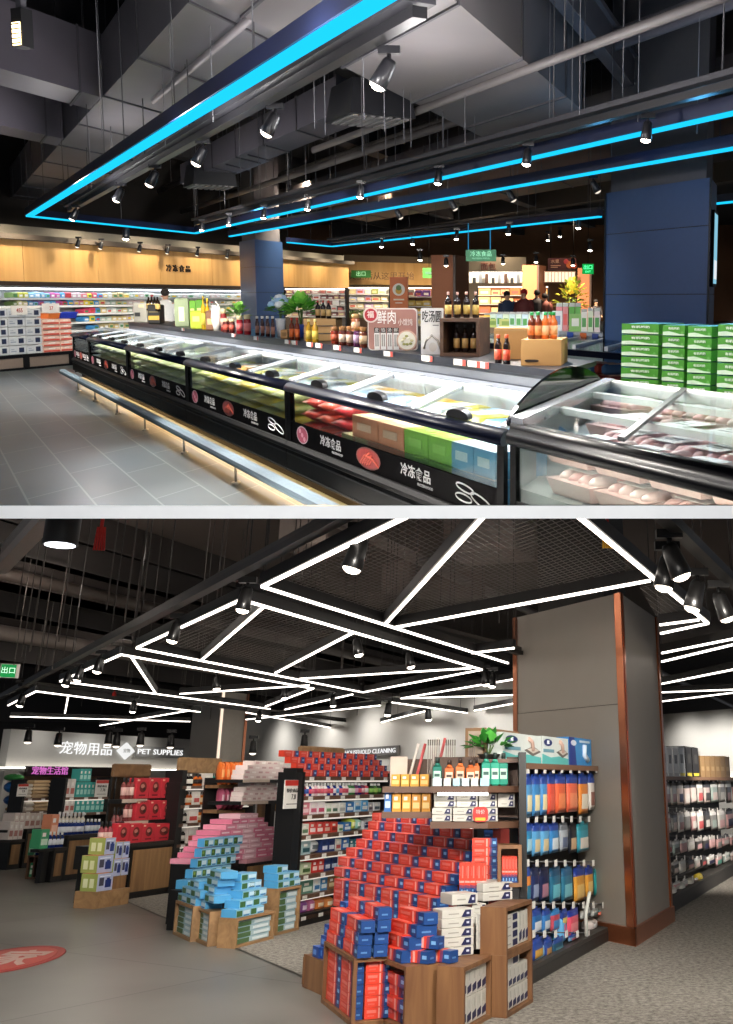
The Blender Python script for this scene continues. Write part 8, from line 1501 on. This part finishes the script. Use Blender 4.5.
rows7 = [(.09, 770, 527, 9, 8.6, [(526, 533, 817, '4f8fc0', 'e0d4a8', 'blue and cream'), (533.5, 541, 816, '3f84bc', 'e8dcb0', 'blue and cream'), (541.5, 548, 815, '4a8ac4', 'ead8a8', 'blue and cream'), (548.5, 556, 814, 'd8503a', 'e0604a', 'orange-red'), (556.5, 567, 813, 'e0623c', 'f08a5a', 'bright orange'), (567.5, 579, 812, 'e4684a', 'f09068', 'bright orange'), (579.5, 589, 814, 'e0883a', 'ece4d0', 'orange and white'), (589.5, 595, 810, 'd8d4cc', '8a5a50', 'pale striped')]),
    (.16, 819, 527, 9, 8.8, [(526, 533, 855, '2f88b8', 'a8d4e4', 'blue'), (533.5, 541.5, 856, '5aa0d0', 'd8c8a0', 'light blue'), (542, 550, 855, '62a8d6', 'dccaa0', 'light blue'), (550.5, 560, 853, '3a84c0', 'd8e4ea', 'blue and white'), (561, 569, 851, 'a8b0b8', '5a6a88', 'grey', '6a7078'), (569.5, 577.5, 853, '20242e', 'd8b890', 'black and tan', '181a20'), (578, 590, 852, '3a9ab0', 'e4e0d4', 'teal and white', '2a8a98')]),
    (.12, 863, 527, 9, 9.4, [(526, 531.5, 904, 'd8843a', '2f7a9a', 'orange and teal'), (532, 540, 902, '26305a', '8a98b8', 'navy', '1c2444'), (540.5, 550, 901, '20264a', 'a8788a', 'navy', '181c38'), (551, 562, 902, '2a6a88', '6ac0d0', 'teal and brown', '1c4a6a'), (562.5, 574, 901, '2f7490', '7ac4d0', 'teal and brown', '245a80'), (575, 586, 902, 'e0a040', 'f0c878', 'amber', '223a8f'), (586.5, 594, 896, 'd89a3c', 'eccb80', 'amber', '22388a'), (595, 607, 894, '1f8f90', 'b8dcd8', 'teal', '1a8088')]),
    (.07, 905, 533, 8, 10, [(533, 543, 934, '2c6aa8', 'd8e0e8', 'blue'), (543.5, 551.5, 932, '3a78b8', 'c8d4e0', 'blue'), (552, 561, 931, 'b84a5a', '4a8ac8', 'pink and blue', '2f7ab8'), (561.5, 568, 926, '2a3f8a', 'e8d07a', 'navy and yellow'), (568.5, 580, 936, 'e0546a', 'f08a90', 'coral', '243a9a'), (582, 592, 918, 'c0c4c0', '5a6a70', 'grey', 'a8aca8'), (592.5, 599, 916, 'b8bcb8', '6a7a78', 'grey', '9aa09c'), (599.5, 614, 913, 'd8705a', '2f8a8a', 'coral and teal', '1f8088')]),
    (.03, 934, 533, 6, 11, [(533, 545, 960, '2a4a98', 'd8a84a', 'navy and yellow'), (545.5, 553, 957, '2c4a90', 'b88a58', 'navy'), (553.5, 565, 955, '24506a', '5a8a98', 'dark teal', '2a4a90'), (570, 580, 940, '6a8aa8', 'c85a6a', 'blue-grey')])]
for r, (b, y, xa, n, dx, packs) in enumerate(rows7):
    pegs(t7, F7, T7, b, d7, y, xa, n, dx)
    for k, p in enumerate(packs): hang_pack(F7, p[0], p[1], y + 4, p[2], b + .03, p[3], p[4], f'{p[5]} hanging pack, {ORD[k]} from left on the {ORD[r]} peg row by big pillar', 'packs on the big pillar peg display', *(p[6:7]))
zb7 = F7.pb(530, 971, 0).z
for k, (x, w, h, c, b, lb) in enumerate(((566, .34, .28, '6ab0e0', .1, 'sky blue soft pack leaning on the peg display deck'), (541, .40, .12, '9accea', .06, 'pale blue soft pack lying at the front of the deck'), (603, .30, .16, 'd0ccc8', .2, 'white rolled cloth pack at the right end of the deck'), (596, .3, .10, 'c8c0bc', .1, 'flat white cloth pack in front of the rolled one'))):
    q = F7.on(x, b, zb7); m = MB(); m.pillow(w, .14, h, M(c, .35, var=.2, scale=14), (0, 0, 0), 7, 6, lambda u, v: M('d86a90' if k == 0 else 'e8ecee', .4) if .35 < u < .6 and .3 < v < .6 else None); one(DN, 'soft_pack', m, lb, 'soft pack', F7.P(q, b + .07, zb7 + .002), F7.rot() + (.12 if k == 0 else 0))
m = MB(); q = F7.on(585, .05, .3); m.tube([(0, 0, .0), (.0, .02, .22), (.05, .06, .42)], .018, M('c8ccc4', .5), 8); one(DN, 'brush_handle', m, 'pale plastic handle standing before the grey hanging packs', 'handle', F7.P(q, .04, zb7))
# cartons on the top shelf
def top_box(x0, x1, yt, c, side, lb, d=.14, prints=(), cat='carton', b=.14):
    a0, a1 = F7.on(x0, b, z7), F7.on(x1, b, z7); P = F7.P(a0, b, z7 + .002); s = DN.sc(P); h = (DN.pix(P)[1] - yt) / s; w = a1 - a0; t = thing(DN, 'storage_box', lb, cat, P, F7.rot()); m = MB(); m.box(0, 0, 0, w * .985, d, h, {'all': M(side, .45), 'front': M(c, .45), 'left': M(side, .45)}); part(t, 'box_body', m); return t, w, h
for k, (x0, x1, yt) in enumerate(((503, 542, 733), (542.4, 569, 737))):
    t, w, h = top_box(x0, x1, yt, 'd4dcd8', 'c8d0cc', ['left', 'right'][k] + ' white and teal box with a mop picture on the peg display top')
    m = MB(); m.prism([(0, 0), (w * .97, 0), (w * .97, h * .22), (w * .6, h * .3), (w * .3, h * .24), (0, h * .36)], -.003, .001, M('5ab8b4', .45), ax=1); disc(m, w * .2, h * .78, w * .15, -.004, M('1d2f6a', .45), rz=h * .13); m.text('妙洁', h * .14, (w * .2, -.006, h * .78), (1, 0, 0), (0, 0, 1), M('e8eef2', .5), bold=.02, lift=.002); m.box(w * .04, -.004, h * .42, w * .42, .0, h * .54, M('6a9aa8', .5)); m.prism([(w * .52, h * .45), (w * .74, h * .25), (w * .96, h * .42), (w * .76, h * .6)], -.006, .0, M('6e665e', .5), ax=1); m.prism([(w * .58, h * .48), (w * .74, h * .35), (w * .9, h * .46), (w * .76, h * .56)], -.008, .0, M('cfc4b8', .5), ax=1); m.tube([(w * .72, -.012, h * .45), (w * .7, -.012, h * .75), (w * .62, -.012, h * .85)], .02, M('c8a89a', .5), 6); part(t, 'print', m)
t, w, h = top_box(569.5, 592, 738, '3a8fd0', '2f78b8', 'bright blue box at the right of the white and teal boxes')
m = MB(); m.prism([(0, 0), (w * .3, 0), (w * .22, h), (0, h)], -.003, .0, M('1f3a8a', .45), ax=1); disc(m, w * .18, h * .8, w * .12, -.005, M('e0e8f4', .45), rz=h * .1); m.tube([(w * .62, -.01, h * .75), (w * .6, -.01, h * .4), (w * .75, -.01, h * .2)], .03, M('cfe0f0', .45), 8); m.box(w * .45, -.004, h * .84, w * .9, .0, h * .92, M('cfe4f4', .5)); part(t, 'print', m)
a = F7.on(486, .34, z7); P = F7.P(a, .34, z7 + .002); m = MB(); s = DN.sc(P); m.box(0, 0, 0, .9, .2, 33 / s, M('8e6e50', .7)); m.box(-.004, .03, .05, .0, .17, 30 / s, M('b0a090', .7)); m.box(.0, .08, 33 / s, .9, .12, 33 / s + .003, M('b89870', .6)); one(DN, 'cardboard_carton', m, 'brown cardboard carton behind the white and teal boxes', 'carton', P, F7.rot())

F8 = ortho(DN, DN.pz(668, 916), vB); z8 = F8.pb(668, 776.5, .2).z
t8, p0_, p1_, T8 = peg_wall(F8, 655, 745, z8, d7, 'peg display of pale packs right of the big pillar', 905)
random.seed(17); PC = ['d8d4cc', 'c8c4bc', 'b8b4b0', 'd4a8a8', 'e0dcd6', 'c89a98', 'a8b8b0', '4a4644', 'dcc8c0', '8a8884']
look8 = {'d8d4cc': 'pale', 'c8c4bc': 'light grey', 'b8b4b0': 'grey', 'd4a8a8': 'pink', 'e0dcd6': 'white', 'c89a98': 'dusty pink', 'a8b8b0': 'grey-green', '4a4644': 'dark', 'dcc8c0': 'cream', '8a8884': 'mid grey'}
for r, (b, y, yb) in enumerate(((.2, 780, 806), (.16, 810, 834), (.12, 838, 856), (.08, 859, 876), (.04, 880, 894))):
    pegs(t8, F8, T8, b, d7, y - r * .5, 668, 9, 8.2)
    x = 664.0 + r * .5; k = 0
    while x < 733:
        w = random.uniform(6, 8.6); c = random.choice(PC); c2 = random.choice(PC + ['5a9a8a', 'c85a5a', '2a2a4a'])
        dy = (x - 668) * (.07 - .12 * (r + 1)); y0_ = y + 3 + dy * .4; hang_pack(F8, x, x + w - .6, y0_, yb + dy * .4 * (1 + .1 * r) - random.uniform(0, 3), b + .03, c, c2, f'{look8[c]} hanging pack, {ORD[k]} from left on the {ORD[r]} peg row right of the pillar', 'packs on the right peg display', random.choice(['d8d8d4', '3a3a40', 'e8e4e0', 'b8b4b0'])); x += w; k += 1
zb8 = F8.pb(670, 905, 0).z
for k, x in enumerate((671, 680, 689, 698)):
    q = F8.on(x, .1, zb8); m = MB(); m.pillow(.34, .14, .16, M(['d4d0c8', 'c8c8c0', 'd8d4c4', 'e0c83a'][k], .35, var=.15), (0, 0, 0), 6, 6); one(DN, 'soft_pack', m, f'soft {["white", "white", "cream", "yellow"][k]} pack on the right peg display deck, {ORD[k]} from left', 'soft pack', F8.P(q, .1, zb8 + .002), F8.rot())
for k, (x0, x1, yt, c) in enumerate(((662, 668, 747, 'd8d8da'), (668.5, 673.5, 749, 'cfd0d2'), (674, 679.5, 749, 'd8d8d8'), (680, 686, 748, 'c4c8cc'), (687, 693, 747.5, '1c1a1a'), (693.5, 700, 748.5, '201e1e'))):
    a0, a1 = F8.on(x0, .16, z8), F8.on(x1, .16, z8); P = F8.P(a0, .16, z8 + .002); s = DN.sc(P); h = (DN.pix(P)[1] - yt) / s; w = a1 - a0; one(DN, 'storage_box', carton_mesh(round(w * .96, 3), .3, round(h, 3), c, None, None, ((.25, .45, .75, .75, '6a6a6e' if k < 4 else '3a3836'), (.1, .02, .9, .12, 'd8c83a' if k > 2 else 'b8b8b8'))), f'{"white" if k < 4 else "black"} box on top of the right peg display, {ORD[k]} from left', 'box', P, F8.rot(), group='boxes on the right peg display top')
for k in range(6):
    a0 = F8.on(701 + 5 * k, .16, z8); a1 = F8.on(705.6 + 5 * k, .16, z8); P = F8.P(a0, .16, z8 + .002); h = 20 / DN.sc(P); one(DN, 'tan_box', carton_mesh(round(a1 - a0, 3), .3, round(h, 3), '9a7a52', None, None, ((.2, .3, .8, .5, 'b89a70'),)), f'tan box with white bottle tops behind, {ORD[k]} from left on the right peg display', 'box', P, F8.rot(), group='tan boxes on the right peg display top')
    one(DN, 'bottle', bottle_mesh(.05, h * 1.28, 'd8d0c8', 'd8a080', 'e6e2dc'), f'white bottle rising behind the tan boxes, {ORD[k]} from left', 'bottle', F8.P(a0, .62, z8 + .002), F8.rot(), group='white bottles behind the tan boxes')
m = MB(local(F8, F8.P(0, .5, 0))); q0, q1 = F8.on(695, .6, z8), F8.on(750, .6, z8); m.box(q0, .46, z8 - .04, q1 + .6, .80, z8, M('7a5a44', .5)); one(DN, 'rear_shelf', m, 'rear shelf board carrying the white bottles right of the pillar', 'shelf', F8.P(0, .5, 0))

# ------------------------------------------------------------------ light of the lower hall: track spotlights, wall wash and added lamps without fixtures
wc = (1, .93, .84)
for (x, y, tx, ty, tz, e) in ((361, 527, 400, 900, .6, 260), (248, 580, 250, 880, .6, 230), (178, 616, 150, 870, .6, 230), (102, 652, 90, 850, .6, 230), (70, 668, 40, 840, .6, 200), (357, 634, 345, 830, 1, 190), (409, 648, 400, 860, .8, 240), (485, 667, 470, 780, 1.2, 130), (333, 692, 340, 820, 1, 150), (217, 672, 215, 800, 1, 160), (285, 683, 260, 800, 1, 160), (669, 534, 570, 900, .7, 300), (697, 572, 690, 860, .8, 300), (718, 584, 720, 900, .3, 260)):
    P = DN.pz(x, y, 2.9); P.z = 2.70; lamp(DN, 'SPOT', P, e * .7, wc, .06, DN.pz(tx, ty, tz), 1.7, .8)
for (x, y, e) in ((60, 548, 260),):
    P = DN.pz(x, y, 3.25); lamp(DN, 'SPOT', P, e, (1, .97, .93), .1, P - Vector((0, -1, 3)), 1.7, .8)
for (x, y, tx, ty, e) in ((640, 505, 560, 980, 330), (420, 505, 430, 960, 330), (250, 505, 200, 980, 330), (520, 505, 480, 900, 330), (690, 505, 660, 960, 300)):     # track spotlights nearer than the picture's top edge
    P = DN.pz(x, y, 3.4); P = Vector((P.x, 5.2, 2.75)); lamp(DN, 'SPOT', P, e * .42, wc, .06, DN.pz(tx, ty, .3), 1.5, .8)
for x in (10, 60, 110, 160): q = WL.on(x, -.9, 2.6); lamp(DN, 'SPOT', WL.P(q, -1.1, 3.1), 24, (1, .97, .92), .1, WL.P(q, 0, 2.2), 2.2, .9)
for x in (255, 300, 340, 400, 450, 500): q = WB.on(x, -.9, 2.6); lamp(DN, 'SPOT', WB.P(q, -1.3, 3.2), 110, (1, .97, .92), .1, WB.P(q, 0, 2.0), 2.2, .9)
for x in (670, 700, 730): q = WR.on(x, -.9, 2.6); lamp(DN, 'SPOT', WR.P(q, -1.3, 3.2), 110, (1, .97, .92), .1, WR.P(q, 0, 2.0), 2.2, .9)
for (x, y, z_, e) in ((60, 600, 4.0, 36), (160, 560, 4.4, 30), (300, 560, 4.3, 9), (450, 560, 4.3, 9), (120, 660, 3.9, 40), (300, 680, 3.9, 30), (650, 640, 4.0, 8)): lamp(DN, 'POINT', DN.pz(x, y, z_), e, (1, .88, .78), .15)  # added point lamps above the mesh, imitating bounced light on the ceiling
for (x, y, e) in ((690, 820, 420), (720, 800, 420)): P = DN.pz(x, 880); lamp(DN, 'SPOT', (P.x + 2.2, P.y - 2.2, 2.8), e, wc, .08, (P.x - .4, P.y, 1.1), 1.5, .8)  # added spots that brighten the right peg display, no fixtures there
P = DN.pz(585, 960); lamp(DN, 'SPOT', (P.x + 1.6, P.y - .9, 2.9), 110, wc, .08, (P.x - .6, P.y + .2, 1.0), 1.4, .8)
# =================================================================== what would run below the upper slab's apron is left out
bpy.context.view_layer.update()
_inv = UP.M.inverted()
for o in list(COL.objects):
    if o.type != 'MESH' or o.get('kind') == 'structure' and not o.name.startswith('pillar'): continue
    r = o
    while r.parent: r = r.parent
    Mx = _inv @ o.matrix_world
    if not r.get('_up'): continue
    vs = [Mx @ v.co for v in o.data.vertices]
    bad = [v.z < 1.6 - CUT * v.y - .0 for v in vs]
    if not any(bad): continue
    if all(bad):
        bpy.data.objects.remove(o); continue
    o.data = o.data.copy(); truncate(o)
# ... and nothing of the lower hall reaches up into the upper slab
UCUT = math.tan(PITCH_DN - math.atan((518.3 - YP) / F))
def truncate_above(o):
    bm = bmesh.new(); bm.from_mesh(o.data); inv = o.matrix_world.inverted(); n = (inv.to_3x3() @ Vector((0, -UCUT, 1))).normalized()
    if (o.matrix_world.to_3x3() @ n).z < 0: n = -n
    bmesh.ops.bisect_plane(bm, geom=bm.verts[:] + bm.edges[:] + bm.faces[:], plane_co=inv @ EYE, plane_no=n, clear_outer=True); bm.to_mesh(o.data); bm.free()
for o in list(COL.objects):
    if o.type != 'MESH': continue
    r = o
    while r.parent: r = r.parent
    if r.get('_up'): continue
    bad = [(q := o.matrix_world @ v.co).z > 1.6 + UCUT * q.y for v in o.data.vertices]
    if not any(bad): continue
    if all(bad): bpy.data.objects.remove(o); continue
    o.data = o.data.copy(); truncate_above(o)
for o in list(COL.objects):
    if o.type == 'EMPTY' and not o.children: bpy.data.objects.remove(o)
for o in COL.objects:
    if '_up' in o: del o['_up']
w = bpy.data.worlds.new('world'); SC.world = w; w.use_nodes = True
N_, L_ = w.node_tree.nodes, w.node_tree.links
N_['Background'].inputs[0].default_value = (.85, .9, 1, 1); N_['Background'].inputs[1].default_value = .25
